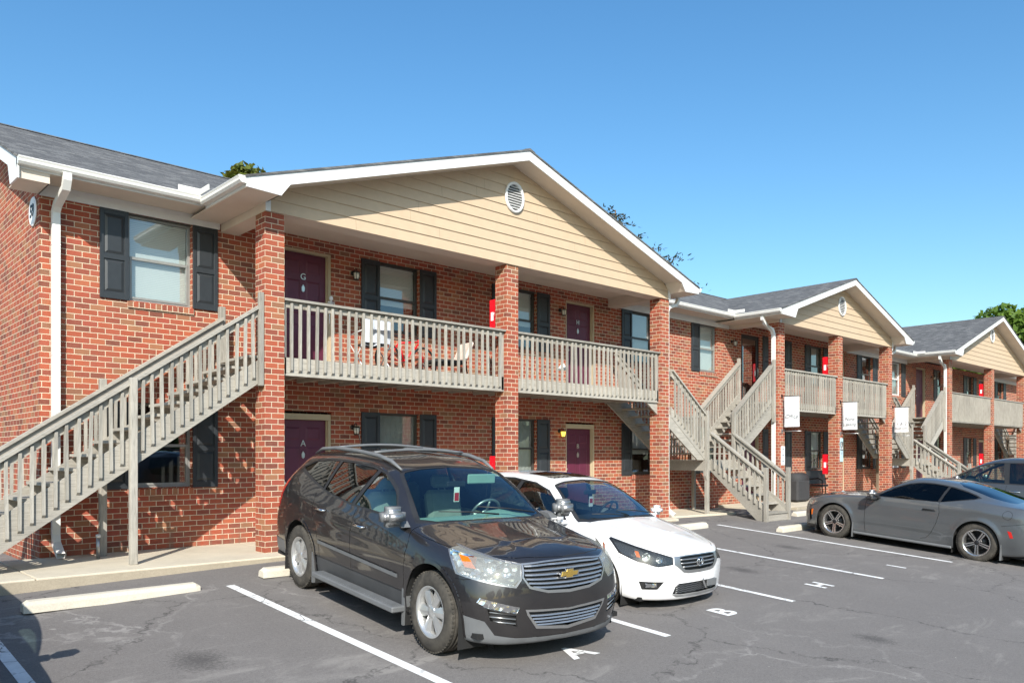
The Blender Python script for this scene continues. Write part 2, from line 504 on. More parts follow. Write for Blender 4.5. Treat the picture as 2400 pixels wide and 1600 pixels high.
def roadpaint():
    t = NT("road_paint"); c = t.coord()
    n = t.noise(c, 5, 6, .7); f = t.noise(c, 60, 3, .7)
    dn = t.noise(c, 3, 4, .6)
    vm = t.new("VectorMath", operation='SCALE'); t.link(dn.outputs['Color'], vm.inputs[0]); vm.inputs['Scale'].default_value = .35
    va = t.new("VectorMath", operation='ADD'); t.link(c, va.inputs[0]); t.link(vm.outputs[0], va.inputs[1])
    vo = t.new("TexVoronoi", feature='DISTANCE_TO_EDGE'); vo.inputs['Scale'].default_value = 3.2; t.link(va.outputs[0], vo.inputs['Vector'])
    cr = t.ramp(vo.outputs['Distance'], [(.0,(1,1,1)),(.014,(.7,.7,.7)),(.03,(0,0,0))])
    k = t.math('MULTIPLY', cr, t.ramp(t.noise(c, 1.1, 3, .6).outputs[0], [(.46,(0,0,0)),(.56,(1,1,1))]))
    base = t.ramp(n.outputs[0], [(.3,(.60,.60,.59)),(.6,(.80,.80,.79))])
    wear = t.ramp(t.math('ADD', t.math('MULTIPLY', n.outputs[0], .6), t.math('MULTIPLY', f.outputs[0], .4)), [(.60,(0,0,0)),(.66,(.8,.8,.8))])
    base = t.mix(wear, base, (.2,.19,.18))
    base = t.mix(k, base, (.10,.095,.09))
    t.set(color=base, rough=.75, spec=.3); t.bump(f.outputs[0], .3, .003)
    return t.m
M_paint = roadpaint()
# ------------------------------------------------------------------ ground
def Gx(X): return float(np.interp(X, [-40, -12, -3, 0, 4, 60], [-.95, -.38, -.145, -.065, -.045, -.045]))
def G(X, Y):
    g = Gx(X)
    if Y >= -.45: return g
    if Y > -16: return g + .0726*(Y + .45)
    return g + .0726*(-15.55) + .02*(Y + 16)

def build_ground():
    xs = [-160,-80,-40,-25,-18] + [(-14 + i*.75) for i in range(90)] + [60,80,120,200,400]
    ys = [-260,-120,-60,-35,-25] + [(-20 + i*.7) for i in range(28)] + [-.45, 1.5, 10, 30, 60, 120, 300, 500]
    xs = sorted(set(xs)); ys = sorted(set(round(y,3) for y in ys))
    vs = [(x, y, G(x, y)) for y in ys for x in xs]
    n = len(xs)
    fs = [(j*n+i, j*n+i+1, (j+1)*n+i+1, (j+1)*n+i) for j in range(len(ys)-1) for i in range(n-1)]
    m = MB(); m.add(vs, fs, True)
    o = m.build("parking_lot", M_asphalt); tag(o, kind="structure")
build_ground()

def strip(name, pts, w, z=.004):
    """painted strip between two ground points, following the slope"""
    (x0,y0),(x1,y1) = pts
    d = Vector((x1-x0, y1-y0)); L = d.length; d.normalize(); nx = Vector((-d.y, d.x))*(w/2)
    k = max(2, int(L/.35)); m = MB(); vs = []; fs = []
    for i in range(k+1):
        px, py = x0 + d.x*L*i/k, y0 + d.y*L*i/k
        for s in (-1, 1):
            ax, ay = px + nx.x*s, py + nx.y*s
            vs.append((ax, ay, G(ax, ay) + z))
    for i in range(k): fs.append((2*i, 2*i+2, 2*i+3, 2*i+1))
    m.add(vs, fs); o = m.build(name, M_paint, fixn=False)
    if o.data.polygons[0].normal.z < 0: o.data.flip_normals()
    tag(o, kind="structure"); return o
for x0, x1, ya, yb in ((-3.75,-3.78,-1.55,-5.95), (-1.15,-1.16,-1.45,-5.95), (1.57,1.56,-1.5,-5.96), (4.27,4.28,-1.5,-5.92), (7.0,7.04,-1.5,-5.91), (9.9,9.82,-1.2,-5.95), (12.75,12.72,-1.9,-5.95), (15.5,15.48,-1.2,-5.95), (18.3,18.28,-1.2,-5.95)):
    strip("parking_line", ((x0,ya),(x1,yb)), .105)
strip("parking_line", ((-6.45,-1.45),(-6.46,-5.95)), .105)

def ground_letter(ch, x, y, size):
    # letters read from the lane: top of the letter points to the building
    M = Matrix.Translation((0,0,0))
    o = text_mesh("painted_letter", ch, size, M_paint, None, Matrix.Identity(4), depth=0.0, bold=.012)
    for v in o.data.vertices:
        X, Y = x + v.co.x*1.15, y + v.co.y
        v.co = Vector((X, Y, G(X, Y) + .005))
    tag(o, kind="structure")
for ch, x, y in (("A", .33, -5.80), ("B", 2.98, -5.72), ("H", 5.62, -5.62), ("I", 8.35, -5.6)):
    ground_letter(ch, x, y, .42)

# sidewalks
def slab(name, poly, z0, z1, mat, b=.012):
    m = MB(); m.prism(poly, 2, z0, z1)
    o = m.build(name, mat, fixn=True)
    md = o.modifiers.new("bevel", 'BEVEL'); md.width = b; md.segments = 2; md.limit_method = 'ANGLE'
    tag(o, kind="structure"); return o
slab("sidewalk", [(-14,-.45),(-3.02,-.45),(-3.02,1.6),(-14,1.6)], -.7, -.003, M_conc)
slab("sidewalk", [(-3.008,-.45),(.3,-.45),(.3,1.6),(-3.008,1.6)], -.5, 0, M_conc)
slab("sidewalk", [(.312,-.45),(6.2,-.45),(6.2,1.6),(.312,1.6)], -.5, .001, M_conc)
slab("sidewalk", [(6.212,-.45),(9.6,-.4),(9.95,.12),(12.3,-.18),(12.9,.5),(12.9,1.6),(6.212,1.6)], -.5, 0, M_conc)
slab("sidewalk", [(14.2,-.35),(27.0,-.35),(27.0,1.6),(14.2,1.6)], -.5, .03, M_conc)
slab("sidewalk", [(27.012,-.35),(45,-.35),(45,1.6),(27.012,1.6)], -.5, .03, M_conc)
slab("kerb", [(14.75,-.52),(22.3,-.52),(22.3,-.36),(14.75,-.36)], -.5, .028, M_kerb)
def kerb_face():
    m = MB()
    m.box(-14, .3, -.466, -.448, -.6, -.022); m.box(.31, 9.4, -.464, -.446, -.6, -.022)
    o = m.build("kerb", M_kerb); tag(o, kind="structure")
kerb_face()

# ------------------------------------------------------------------ building
BW = 1.55         # main wall plane
BLD = empty("apartment_building", (0,0,0), "long two-storey red brick apartment building with three tan gabled balcony porches", "building")

UP, LO = (3.70, 4.985), (.93, 2.20)
# (x0, x1) window openings; 'L'/'R' shutters, frame kind
WIN = [
 dict(x=(-1.385,-.455), sh='LR', fr='g', up='blind', lo='dark'),
 dict(x=(2.99,3.895), sh='LR', fr='b', up='half', lo='curtain'),
 dict(x=(6.15,7.065), sh='LR', fr='b', up='half', lo='curtain'),
 dict(x=(10.37,11.28), sh='LR', fr='b', up='sky', lo='half'),
 dict(x=(13.3,14.16), sh='L', fr='g', up='blind', lo='blind'),
 dict(x=(17.0,17.95), sh='LR', fr='b', up='half', lo='dark'),
 dict(x=(19.62,20.5), sh='LR', fr='b', up='curtain', lo='half'),
 dict(x=(23.45,24.38), sh='LR', fr='b', up='dark', lo='dark'),
 dict(x=(26.0,26.98), sh='LR', fr='w', up='curtain', lo='dark'),
 dict(x=(30.75,31.65), sh='LR', fr='b', up='dark', lo='dark'),
 dict(x=(34.32,35.2), sh='LR', fr='b', up='half', lo='half'),
 dict(x=(38.7,39.6), sh='LR', fr='b', up='dark', lo='dark'),
]
DOOR = [dict(x=(.99,1.99), up='G', lo='A'), dict(x=(8.0,9.0), up='H', lo='B'), dict(x=(15.42,16.42), up=None, lo='C', storm=True),
        dict(x=(21.1,22.1), up=None, lo=None), dict(x=(28.5,29.5), up=None, lo=None), dict(x=(36.0,37.0), up=None, lo=None)]

def build_walls():
    ops = []
    for w in WIN:
        ops.append((*w['x'], *UP)); ops.append((*w['x'], *LO))
    for d in DOOR:
        ops.append((*d['x'], 0.0, 2.17)); ops.append((*d['x'], 2.87, 4.94))
    X0, X1, Z0, Z1 = -2.54, 44.0, -.4, 5.2
    xs = sorted(set([X0, X1] + [o[0] for o in ops] + [o[1] for o in ops]))
    zs = sorted(set([Z0, Z1] + [o[2] for o in ops] + [o[3] for o in ops]))
    m = MB()
    for i in range(len(xs)-1):
        cx = (xs[i]+xs[i+1])/2
        run = None
        for j in range(len(zs)-1):
            cz = (zs[j]+zs[j+1])/2
            hole = any(o[0] < cx < o[1] and o[2] < cz < o[3] for o in ops)
            if not hole:
                if run is None: run = zs[j]
            if (hole or j == len(zs)-2) and run is not None:
                top = zs[j] if hole else zs[j+1]
                m.quad((xs[i],BW,run),(xs[i+1],BW,run),(xs[i+1],BW,top),(xs[i],BW,top)); run = None
    D = BW + .16
    for a, b, c, d in ops:
        m.quad((a,BW,c),(a,BW,d),(a,D,d),(a,D,c)); m.quad((b,BW,c),(b,D,c),(b,D,d),(b,BW,d))
        m.quad((a,BW,d),(b,BW,d),(b,D,d),(a,D,d)); m.quad((a,BW,c),(a,D,c),(b,D,c),(b,BW,c))
    m.build("wall", M_brick, BLD)
    # end wall with gable
    Yb = 8.6
    m = MB()
    m.add([(X0,BW,Z0),(X0,Yb,Z0),(X0,Yb,5.2),(X0,5.08,6.98),(X0,BW,5.42)], [(0,4,3,2,1)])
    m.build("end_wall", M_brick, BLD)
    m = MB(); m.box(X0, 44, Yb, Yb+.05, Z0, 5.25); m.build("back_wall", M_brick, BLD)
    m = MB()
    m.quad((44,BW,Z0),(44,Yb,Z0),(44,Yb,5.2),(44,BW,5.2)); m.build("end_wall", M_brick, BLD)
build_walls()

def window(x0, x1, z0, z1, fr, style, sill=True):
    mat = {'g': M_greyframe, 'b': M_darkframe, 'w': M_white}[fr]
    f = .04; Y0, Y1 = BW+.075, BW+.13
    zm = (z0+z1)/2
    m = MB()
    m.box(x0, x0+f, Y0, Y1, z0, z1); m.box(x1-f, x1, Y0, Y1, z0, z1)
    m.box(x0+f, x1-f, Y0, Y1, z1-f, z1); m.box(x0+f, x1-f, Y0, Y1, z0, z0+f)
    m.box(x0+f, x1-f, Y0-.012, Y1-.01, zm-.02, zm+.022)
    # lower sash a little proud
    m.box(x0+f, x0+f+.028, Y0-.010, Y0+.02, z0+f, zm-.02); m.box(x1-f-.028, x1-f, Y0-.010, Y0+.02, z0+f, zm-.02)
    m.box(x0+f+.028, x1-f-.028, Y0-.010, Y0+.02, z0+f, z0+f+.03)
    w = m.build("window", mat, BLD)
    m = MB(); m.box(x0+.001, x1-.001, BW+.004, Y0-.001, z1-.012, z1-.001); m.build("header", M_darkframe, w)
    m = MB()
    m.quad((x0+f,Y0+.034,zm),(x1-f,Y0+.034,zm),(x1-f,Y0+.034,z1-f),(x0+f,Y0+.034,z1-f))
    m.build("pane", M_glass, w)
    m = MB()
    m.quad((x0+f,Y0+.012,z0+f),(x1-f,Y0+.012,z0+f),(x1-f,Y0+.012,zm),(x0+f,Y0+.012,zm))
    m.build("pane", M_glass, w)
    B = BW + .15
    if style in ('blind', 'half', 'curtain', 'sky'):
        zb = {'blind': z0+f, 'half': zm-.12, 'curtain': z0+f, 'sky': z0+f+.25}[style]
        m = MB()
        if style == 'curtain':
            k = 26; vs = []; fs = []
            for i in range(k+1):
                xx = x0 + (x1-x0)*i/k; yy = B + .012*math.sin(i*1.9)
                vs += [(xx,yy,zb),(xx,yy,z1)]
            fs = [(2*i,2*i+2,2*i+3,2*i+1) for i in range(k)]
            m.add(vs, fs, True); m.build("curtain", M_curtain, w)
        else:
            m.box(x0+f, x1-f, B, B+.012, zb, z1-f); m.box(x0+f, x1-f, B-.012, B+.02, z1-f-.05, z1-f)
            m.build("blind", M_blind, w)
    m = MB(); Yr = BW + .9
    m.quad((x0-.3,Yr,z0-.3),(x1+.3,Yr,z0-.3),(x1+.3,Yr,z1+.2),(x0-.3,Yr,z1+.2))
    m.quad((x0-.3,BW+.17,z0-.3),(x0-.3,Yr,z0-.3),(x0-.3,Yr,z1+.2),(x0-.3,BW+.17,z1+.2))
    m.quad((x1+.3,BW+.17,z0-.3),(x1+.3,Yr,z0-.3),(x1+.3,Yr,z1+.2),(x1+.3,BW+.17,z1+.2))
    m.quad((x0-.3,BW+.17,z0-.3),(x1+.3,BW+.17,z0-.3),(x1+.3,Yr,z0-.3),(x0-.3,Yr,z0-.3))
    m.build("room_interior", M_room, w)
    if sill:
        m = MB()
        m.prism([(BW-.032,z0-.105),(BW+.07,z0-.105),(BW+.07,z0+.004),(BW-.032,z0-.018)], 0, x0-.02, x1+.02)
        m.build("sill", M_sill, w)
    return w

def shutter(x0, x1, z0, z1):
    m = MB(); Y = BW
    m.box(x0+.002, x1-.002, Y-.014, Y-.002, z0+.002, z1-.002)
    s, r = .055, .075; zm = z0 + (z1-z0)*.47
    m.bbox(x0, x0+s, Y-.032, Y-.003, z0, z1, .003); m.bbox(x1-s, x1, Y-.032, Y-.003, z0, z1, .003)
    for a, b in ((z0, z0+r+.02), (zm-r/2, zm+r/2), (z1-r, z1)): m.bbox(x0+s-.002, x1-s+.002, Y-.0315, Y-.003, a, b, .003)
    for a, b in ((z0+r+.02+.012, zm-r/2-.012), (zm+r/2+.012, z1-r-.012)):
        # raised panel with wide bevel
        xa, xb = x0+s+.012, x1-s-.012; g = .035
        vs = [(xa,Y-.015,a),(xb,Y-.015,a),(xb,Y-.015,b),(xa,Y-.015,b),(xa+g,Y-.029,a+g),(xb-g,Y-.029,a+g),(xb-g,Y-.029,b-g),(xa+g,Y-.029,b-g)]
        m.add(vs, [(0,1,5,4),(1,2,6,5),(2,3,7,6),(3,0,4,7),(4,5,6,7)])
    m.build("shutter", M_shutter, BLD)

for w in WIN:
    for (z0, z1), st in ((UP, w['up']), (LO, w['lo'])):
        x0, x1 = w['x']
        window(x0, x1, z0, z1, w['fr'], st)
        if 'L' in w['sh']: shutter(x0-.395, x0-.005, z0-.01, z1+.0)
        if 'R' in w['sh']: shutter(x1+.008, x1+.4, z0-.01, z1+.0)

def door(x0, x1, z0, letter, storm=False):
    zt = z0 + 2.03; f = .05
    fmat = M_black if storm else M_dframe
    m = MB(); Y = BW
    # brick-mould frame: jambs set in the opening
    m.box(x0, x0+f, Y+.02, Y+.15, z0, zt+.10); m.box(x1-f, x1, Y+.02, Y+.15, z0, zt+.10)
    m.box(x0+f, x1-f, Y+.02, Y+.15, zt+.0, zt+.10)
    m.box(x0+f, x0+f+.012, Y+.07, Y+.15, z0, zt); m.box(x1-f-.012, x1-f, Y+.07, Y+.15, z0, zt)
    fr = m.build("door_frame", fmat, BLD)
    m = MB(); a, b = x0+f+.014, x1-f-.014
    m.box(a, b, Y+.10, Y+.135, z0+.012, zt-.006)
    W = b-a; cw = (W-.33)/2
    for zz0, zz1 in ((.22,.80),(.98,1.56),(1.68,1.90)):
        for px in (a+.11, a+.22+cw):
            vs = []; g = .03; y0 = Y+.0995; y1 = Y+.090
            A, B_, C_, D_ = px, px+cw, z0+zz0, z0+zz1
            m.add([(A,y0,C_),(B_,y0,C_),(B_,y0,D_),(A,y0,D_),(A+g,y1,C_+g),(B_-g,y1,C_+g),(B_-g,y1,D_-g),(A+g,y1,D_-g)],
                  [(0,1,5,4),(1,2,6,5),(2,3,7,6),(3,0,4,7),(4,5,6,7)])
    d = m.build("door", M_door, BLD)
    m = MB(); m.lathe([(0,.0),(0,.026),(.02,.026),(.03,.012),(.055,.03),(.075,.024),(.08,0)], 16, Matrix.Translation((a+.07, Y+.1, z0+.95)) @ Matrix.Rotation(R(-90),4,'Z'))
    m.lathe([(0,.0),(0,.028),(.015,.024),(.016,0)], 16, Matrix.Translation((a+.07, Y+.1, z0+1.1)) @ Matrix.Rotation(R(-90),4,'Z'))
    m.build("door_knob", M_brass, d)
    if letter:
        M = Matrix.Translation(((a+b)/2, Y+.086, z0+1.62)) @ Matrix.Rotation(R(90),4,'X')
        text_mesh("door_letter", letter, .15, M_brass, d, M, .006)
        m = MB(); cx, cz = (a+b)/2, z0+1.42
        m.prism([(cx,cz+.07),(cx+.03,cz+.02),(cx+.026,cz-.04),(cx,cz-.06),(cx-.026,cz-.04),(cx-.03,cz+.02)], 1, Y+.082, Y+.098)
        m.build("door_knocker", M_brass, d, fixn=True)
    if storm:
        m = MB(); m.box(x0+f, x0+f+.07, Y+.03, Y+.055, z0+.01, zt); m.box(x1-f-.07, x1-f, Y+.03, Y+.055, z0+.01, zt)
        m.box(x0+f+.07, x1-f-.07, Y+.03, Y+.055, zt-.08, zt); m.box(x0+f+.07, x1-f-.07, Y+.03, Y+.055, z0+.01, z0+.18)
        s = m.build("storm_door", M_black, BLD)
        m = MB(); m.quad((x0+.12,Y+.043,z0+.18),(x1-.12,Y+.043,z0+.18),(x1-.12,Y+.043,zt-.08),(x0+.12,Y+.043,zt-.08)); m.build("pane", M_stormglass, s)
        m = MB(); m.tube([(x1-.09,Y+.025,z0+.85),(x1-.09,Y-.01,z0+.88),(x1-.09,Y-.01,z0+1.12),(x1-.09,Y+.025,z0+1.15)], .008, 8); m.build("pull_handle", M_brass, s)
    return d
for d in DOOR:
    door(*d['x'], 0.0, d['lo']); door(*d['x'], 2.87, d['up'], d.get('storm', False))

def lamp(x, z, lit=False):
    Y = BW; m = MB()
    m.lathe([(0,0),(0,.045),(-.012,.045),(-.02,.02),(-.021,0)], 14, Matrix.Translation((x,Y-.001,z+.06)), axis=1)
    m.tube([(x,Y-.02,z+.06),(x,Y-.08,z+.12),(x,Y-.13,z+.12),(x,Y-.13,z+.09)], .008, 8)
    m.lathe([(.09,.0),(.08,.02),(.05,.07),(.045,.07)], 6, Matrix.Translation((x,Y-.13,z)), axis=2, smooth=False)
    m.lathe([(-.08,.0),(-.08,.045),(-.065,.048),(-.065,.0)], 6, Matrix.Translation((x,Y-.13,z)), axis=2, smooth=False)
    for k in range(6):
        an = k*math.pi/3
        m.tube([(x+.047*math.cos(an),Y-.13+.047*math.sin(an),z-.07),(x+.066*math.cos(an),Y-.13+.066*math.sin(an),z+.05)], .004, 5)
    o = m.build("wall_lamp", M_lamp, BLD)
    m = MB(); m.lathe([(-.064,.0),(-.064,.038),(.045,.056),(.045,.0)], 12, Matrix.Translation((x,Y-.13,z)), axis=2)
    m.build("lamp_glass", M_lit if lit else M_lampglass, o)
lamp(2.42, 4.62); lamp(2.42, 1.86); lamp(7.80, 4.62); lamp(7.78, 1.90, True); lamp(14.9, 4.6); lamp(30.1, 4.6)

# ------------------------------------------------------------------ gabled porches
def rtube(m, pts, w, d):
    """rectangular downpipe; pts in 3D"""
    pts = [Vector(p) for p in pts]; n = len(pts); base = len(m.v)
    for i, p in enumerate(pts):
        if i == 0: t = pts[1]-pts[0]
        elif i == n-1: t = pts[-1]-pts[-2]
        else: t = (pts[i+1]-pts[i]).normalized() + (pts[i]-pts[i-1]).normalized()
        t.normalize()
        ref = Vector((1,0,0)) if abs(t.x) < .8 else Vector((0,1,0))
        b = t.cross(ref).normalized(); a = b.cross(t).normalized()
        for s1, s2 in ((-1,-1),(1,-1),(1,1),(-1,1)):
            m.v.append(tuple(p + a*s1*w/2 + b*s2*d/2))
    for i in range(n-1):
        for k in range(4):
            k2 = (k+1) % 4
            m.f.append((base+4*i+k, base+4*i+k2, base+4*i+4+k2, base+4*i+4+k)); m.sm.append(False)
    return m

EAVE_Y, EAVE_Z, MS = .93, 5.285, .434   # main roof front eave, slope
RIDGE = (5.08, 7.087)

def porch(cols, xc, half, zr, ze, dz, fine=True):
    """cols: left X of the three columns"""
    xl, xr = cols[0], cols[-1] + .305
    sl = (zr - ze)/half
    zt = lambda x: zr - sl*abs(x - xc)
    ZB = 4.96 + dz
    for cx in cols:
        m = MB(); m.box(cx, cx+.305, 0, .305, -.1, ZB-.002); m.build("brick_column", M_brick, BLD)
    # siding, lapped boards
    Ys = -.012; n = int((zr - ZB)/.18) + 1; m = MB()
    top = lambda z: (zr - .16 - z)/sl
    for k in range(n):
        z0, z1 = ZB + .18*k, ZB + .18*(k+1)
        if top(z0) < .05: break
        h0 = top(z0); h1 = max(.001, top(z1))
        a0, b0 = max(xl, xc-h0), min(xr, xc+h0); a1, b1 = max(xl, xc-h1), min(xr, xc+h1)
        y0, y1 = Ys-.018, Ys-.002
        m.add([(a0,y0,z0),(b0,y0,z0),(b1,y1,z1),(a1,y1,z1),(a0,y1,z0),(b0,y1,z0)], [(0,1,2,3),(0,4,5,1)])
    m.build("siding", M_siding, BLD)
    rj = random.Random(int(xc*10)); m = MB()
    for k in range(n-1):
        z0 = ZB + .18*k; hh = min(top(z0+.18), (xr-xl)/2) - .3
        for q in range(2):
            if hh > .8: xx = xc + rj.uniform(-hh, hh); m.add([(xx,Ys-.0195,z0+.002),(xx+.0035,Ys-.0195,z0+.002),(xx+.0035,Ys-.0035,z0+.178),(xx,Ys-.0035,z0+.178)], [(0,1,2,3)])
    m.build("siding_joints", M_seamtan, BLD)
    # beam behind the siding, with cream underside, and side beams back to the wall
    m = MB(); m.box(xl, xr, -.011, .31, ZB+.001, ZB+.26); m.build("porch_beam", M_cream, BLD)
    for a in (xl, xr-.30):
        m = MB(); m.box(a+.002, a+.30, .311, BW-.001, ZB+.001, ZB+.26); m.build("porch_beam", M_cream, BLD)
    m = MB(); m.box(xl+.302, xr-.302, .312, BW, ZB+.2, ZB+.24); m.build("porch_ceiling", M_cream, BLD)
    # corner trim
    for a in (xl-.008, xr-.07):
        m = MB(); m.box(a, a+.078, -.045, -.031, ZB-.005, ZB+.19); m.build("corner_trim", M_white, BLD)
    # rake boards
    YF = -.47
    for s in (-1, 1):
        tipx = xc + s*half
        m = MB(); P = lambda x, dz_: (x, zt(x)+dz_)
        inner = xl + .02 if s < 0 else xr - .02
        hook = inner - s*.14
        poly = [P(xc,-.022), P(tipx,-.022), (tipx, ze-.16), (inner, ze-.175), (hook, zt(hook)-.20), P(xc,-.20)]
        m.prism(poly, 1, YF, YF+.022)
        m.build("rake_board", M_white, BLD, fixn=True)
        # sloping soffit behind the rake
        m = MB()
        a, b = (xc, zt(xc)-.165), (hook, zt(hook)-.165)
        m.quad((a[0],YF+.02,a[1]),(b[0],YF+.02,b[1]),(b[0],Ys,b[1]),(a[0],Ys,a[1]))
        # eave box end and flat soffit
        e = inner + s*.0
        m.quad((hook,YF+.02,zt(hook)-.165),(inner,YF+.02,ze-.165),(inner,Ys,ze-.165),(hook,Ys,zt(hook)-.165))
        m.build("rake_soffit", M_cream, BLD)
        m = MB()
        x_in = xl if s < 0 else xr
        m.box(min(tipx-s*.005,x_in), max(tipx-s*.005,x_in), YF+.023, BW-.03, ze-.165, ze-.15)
        m.build("soffit", M_cream, BLD)
        m = MB(); m.box(tipx-s*.002, tipx-s*.025, YF+.023, EAVE_Y, ze-.15, ze-.03); m.build("fascia", M_white, BLD)
        # gutter along the return (ogee profile)
        prof = [(0,-.02),(-.11,-.02),(-.118,-.03),(-.105,-.055),(-.10,-.085),(-.075,-.115),(0,-.12)]
        poly = [(tipx + s*-p[0]*1.0 if s > 0 else tipx + p[0], ze + p[1] + .0) for p in prof]
        m = MB(); m.prism(poly, 1, YF+.0, EAVE_Y-.02); m.build("gutter", M_gutter, BLD, fixn=True)
        # roof plane
        yb = EAVE_Y + (zr - EAVE_Z)/MS + .35
        m = MB(); th = .03; ov = .018
        ex = tipx + s*.02; ez = zt(tipx) - sl*.02
        A = (xc, YF-ov, zr); B_ = (ex, YF-ov, ez); C_ = (ex, EAVE_Y+.05, ez); D_ = (xc, yb, zr)
        dn = lambda p: (p[0], p[1], p[2]-th)
        vs = [A,B_,C_,D_,dn(A),dn(B_),dn(C_),dn(D_)]
        m.add(vs, [(0,1,2,3),(4,7,6,5),(0,4,5,1),(1,5,6,2)])
        m.build("roof", M_roofy, BLD, fixn=True)
    m = MB(); m.prism([(xc-.13,zr-.13*sl+.012),(xc,zr+.014),(xc+.13,zr-.13*sl+.012),(xc+.13,zr-.13*sl),(xc,zr+.002),(xc-.13,zr-.13*sl)], 1, YF-.02, EAVE_Y+(zr-EAVE_Z)/MS)
    m.build("ridge_cap", M_roofy, BLD, fixn=True)
    # round gable vent
    vz = zr - .77; m = MB()
    m.lathe([(-.001,.24),(-.035,.235),(-.04,.22),(-.04,.205),(-.02,.195),(-.002,.19)], 40, Matrix.Translation((xc+.03,Ys-.018,vz)) @ Matrix.Scale(1.22,4,(0,0,1)), axis=1)
    for k in range(-4, 5):
        z = vz + k*.048; hw = math.sqrt(max(0, .19**2 - (k*.048/1.22)**2))
        m.add([(xc+.03-hw,Ys-.045,z-.017),(xc+.03+hw,Ys-.045,z-.017),(xc+.03+hw,Ys-.026,z+.018),(xc+.03-hw,Ys-.026,z+.018)], [(0,1,2,3),(3,2,1,0)])
    v = m.build("gable_vent", M_white, BLD, fixn=False)
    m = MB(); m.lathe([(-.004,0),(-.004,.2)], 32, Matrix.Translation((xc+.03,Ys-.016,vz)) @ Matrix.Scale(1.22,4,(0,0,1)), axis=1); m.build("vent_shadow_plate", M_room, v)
    # balcony deck
    m = MB(); ZD = 2.87
    m.box(cols[0]+.0, cols[-1]+.305, .30, BW, ZD-.04, ZD)
    k = 0
    for i in range(len(cols)-1):
        m.box(cols[i]+.307, cols[i+1]-.002, .062, .31, ZD-.04, ZD)
        m.box(cols[i]+.307, cols[i+1]-.002, .062, .10, 2.60+dz, ZD-.041)
        m.box(cols[i]+.307, cols[i+1]-.002, .101, .14, 2.62+dz, ZD-.042)
        x = cols[i] + .5
        while x < cols[i+1] - .1:
            m.box(x, x+.038, .141, BW-.002, 2.64, ZD-.041); x += .41
    m.build("balcony_deck", M_woodh, BLD)
    for i in range(len(cols)-1):
        railing(BLD, "balcony_railing", (cols[i]+.31, .06, 3.742+dz), (cols[i+1]-.004, .06, 3.742+dz), 1.10, Vector((0,-1,0)), fine, posts=(True, True))

_bal = {}
def baluster_mesh(H):
    """2x2 picket, outer face chamfered at both ends; n axis = local -Y"""
    key = round(H, 3)
    if key in _bal: return _bal[key]
    w = .038; c = .036
    me = bpy.data.meshes.new("baluster")
    vs = []
    for x in (-w/2, w/2):
        vs += [(x,0,0),(x,-w,c),(x,-w,H-c*.6),(x,0,H)]
    fs = [(0,1,2,3),(7,6,5,4),(0,4,5,1),(1,5,6,2),(2,6,7,3),(3,7,4,0)]
    me.from_pydata(vs, [], fs); me.materials.append(M_wood); me.update()
    bm = bmesh.new(); bm.from_mesh(me); bmesh.ops.recalc_face_normals(bm, faces=bm.faces); bm.to_mesh(me); bm.free()
    _bal[key] = me
    return me

def railing(parent, name, P0, P1, H, n, fine=True, posts=(False,False), pitch=.139, cap_w=.14, post_dn=1.12, lift=0.0, seed=0):
    """P0,P1 = cap top line; n = outward normal; pickets hang on the outer face. sloping allowed."""
    P0, P1 = Vector(P0), Vector(P1)
    d = P1 - P0; L = math.hypot(d.x, d.y); dh = Vector((d.x, d.y, 0)).normalized()
    sl = d.z/L
    rnd = random.Random(int(P0.x*100) + seed)
    m = MB()
    def bar(o0, o1, z0, z1, sa=0, sb=0):
        """board along the rail: offsets along n (o0..o1), heights relative to the cap top"""
        vs = []
        for t in (sa, L - sb):
            b = P0 + dh*t + Vector((0,0,sl*t))
            for o, z in ((o0,z0),(o1,z0),(o1,z1),(o0,z1)):
                vs.append(b + n*o + Vector((0,0,z)))
        m.add(vs, [(0,1,2,3),(7,6,5,4),(0,4,5,1),(1,5,6,2),(2,6,7,3),(3,7,4,0)])
    cs = 1.0/math.sqrt(1+sl*sl)
    bar(-cap_w+.06, .06, -.036/cs, 0)                     # flat cap
    bar(-.038, -.001, -.036/cs-.095/cs, -.0365/cs)            # 2x4 behind the pickets
    if abs(sl) > .1: bar(-.038, -.001, -H-.1, -H+.135, 0, 0) # stringer face
    r = m.build(name, M_woodh, parent, fixn=True)
    hh = H - .05
    k = int((L-.05)/pitch); s0 = (L - (k-1)*pitch)/2 if k > 1 else L/2
    if fine:
        me = baluster_mesh(hh)
        for i in range(k):
            t = s0 + i*pitch
            b = P0 + dh*t + Vector((0,0,sl*t - .045/cs - hh))
            o = bpy.data.objects.new("baluster", me); COL.objects.link(o); o.parent = r
            o.location = b
            o.rotation_euler = (R(rnd.gauss(0,.25)), R(rnd.gauss(0,.5)), math.atan2(n.y, n.x) + math.pi/2)
    else:
        mm = MB(); w = .038
        for i in range(k):
            t = s0 + i*pitch; b = P0 + dh*t + Vector((0,0,sl*t - .045 - hh))
            M = Matrix.Translation(b) @ Matrix.Rotation(math.atan2(n.y, n.x) + math.pi/2, 4, 'Z')
            mm.box(-w/2, w/2, -w, 0, 0, hh, M)
        mm.build("pickets", M_wood, r)
    for q, on in enumerate(posts):
        if on:
            t = .03 if q == 0 else L-.03
            b = P0 + dh*t + Vector((0,0,sl*t))
            mm = MB(); M = Matrix.Translation(b) @ Matrix.Rotation(math.atan2(n.y, n.x) + math.pi/2, 4, 'Z')
            mm.bbox(-.03, .03, .002, .09, -post_dn, -.037, .004, M); mm.build("post", M_wood, r)
    return r

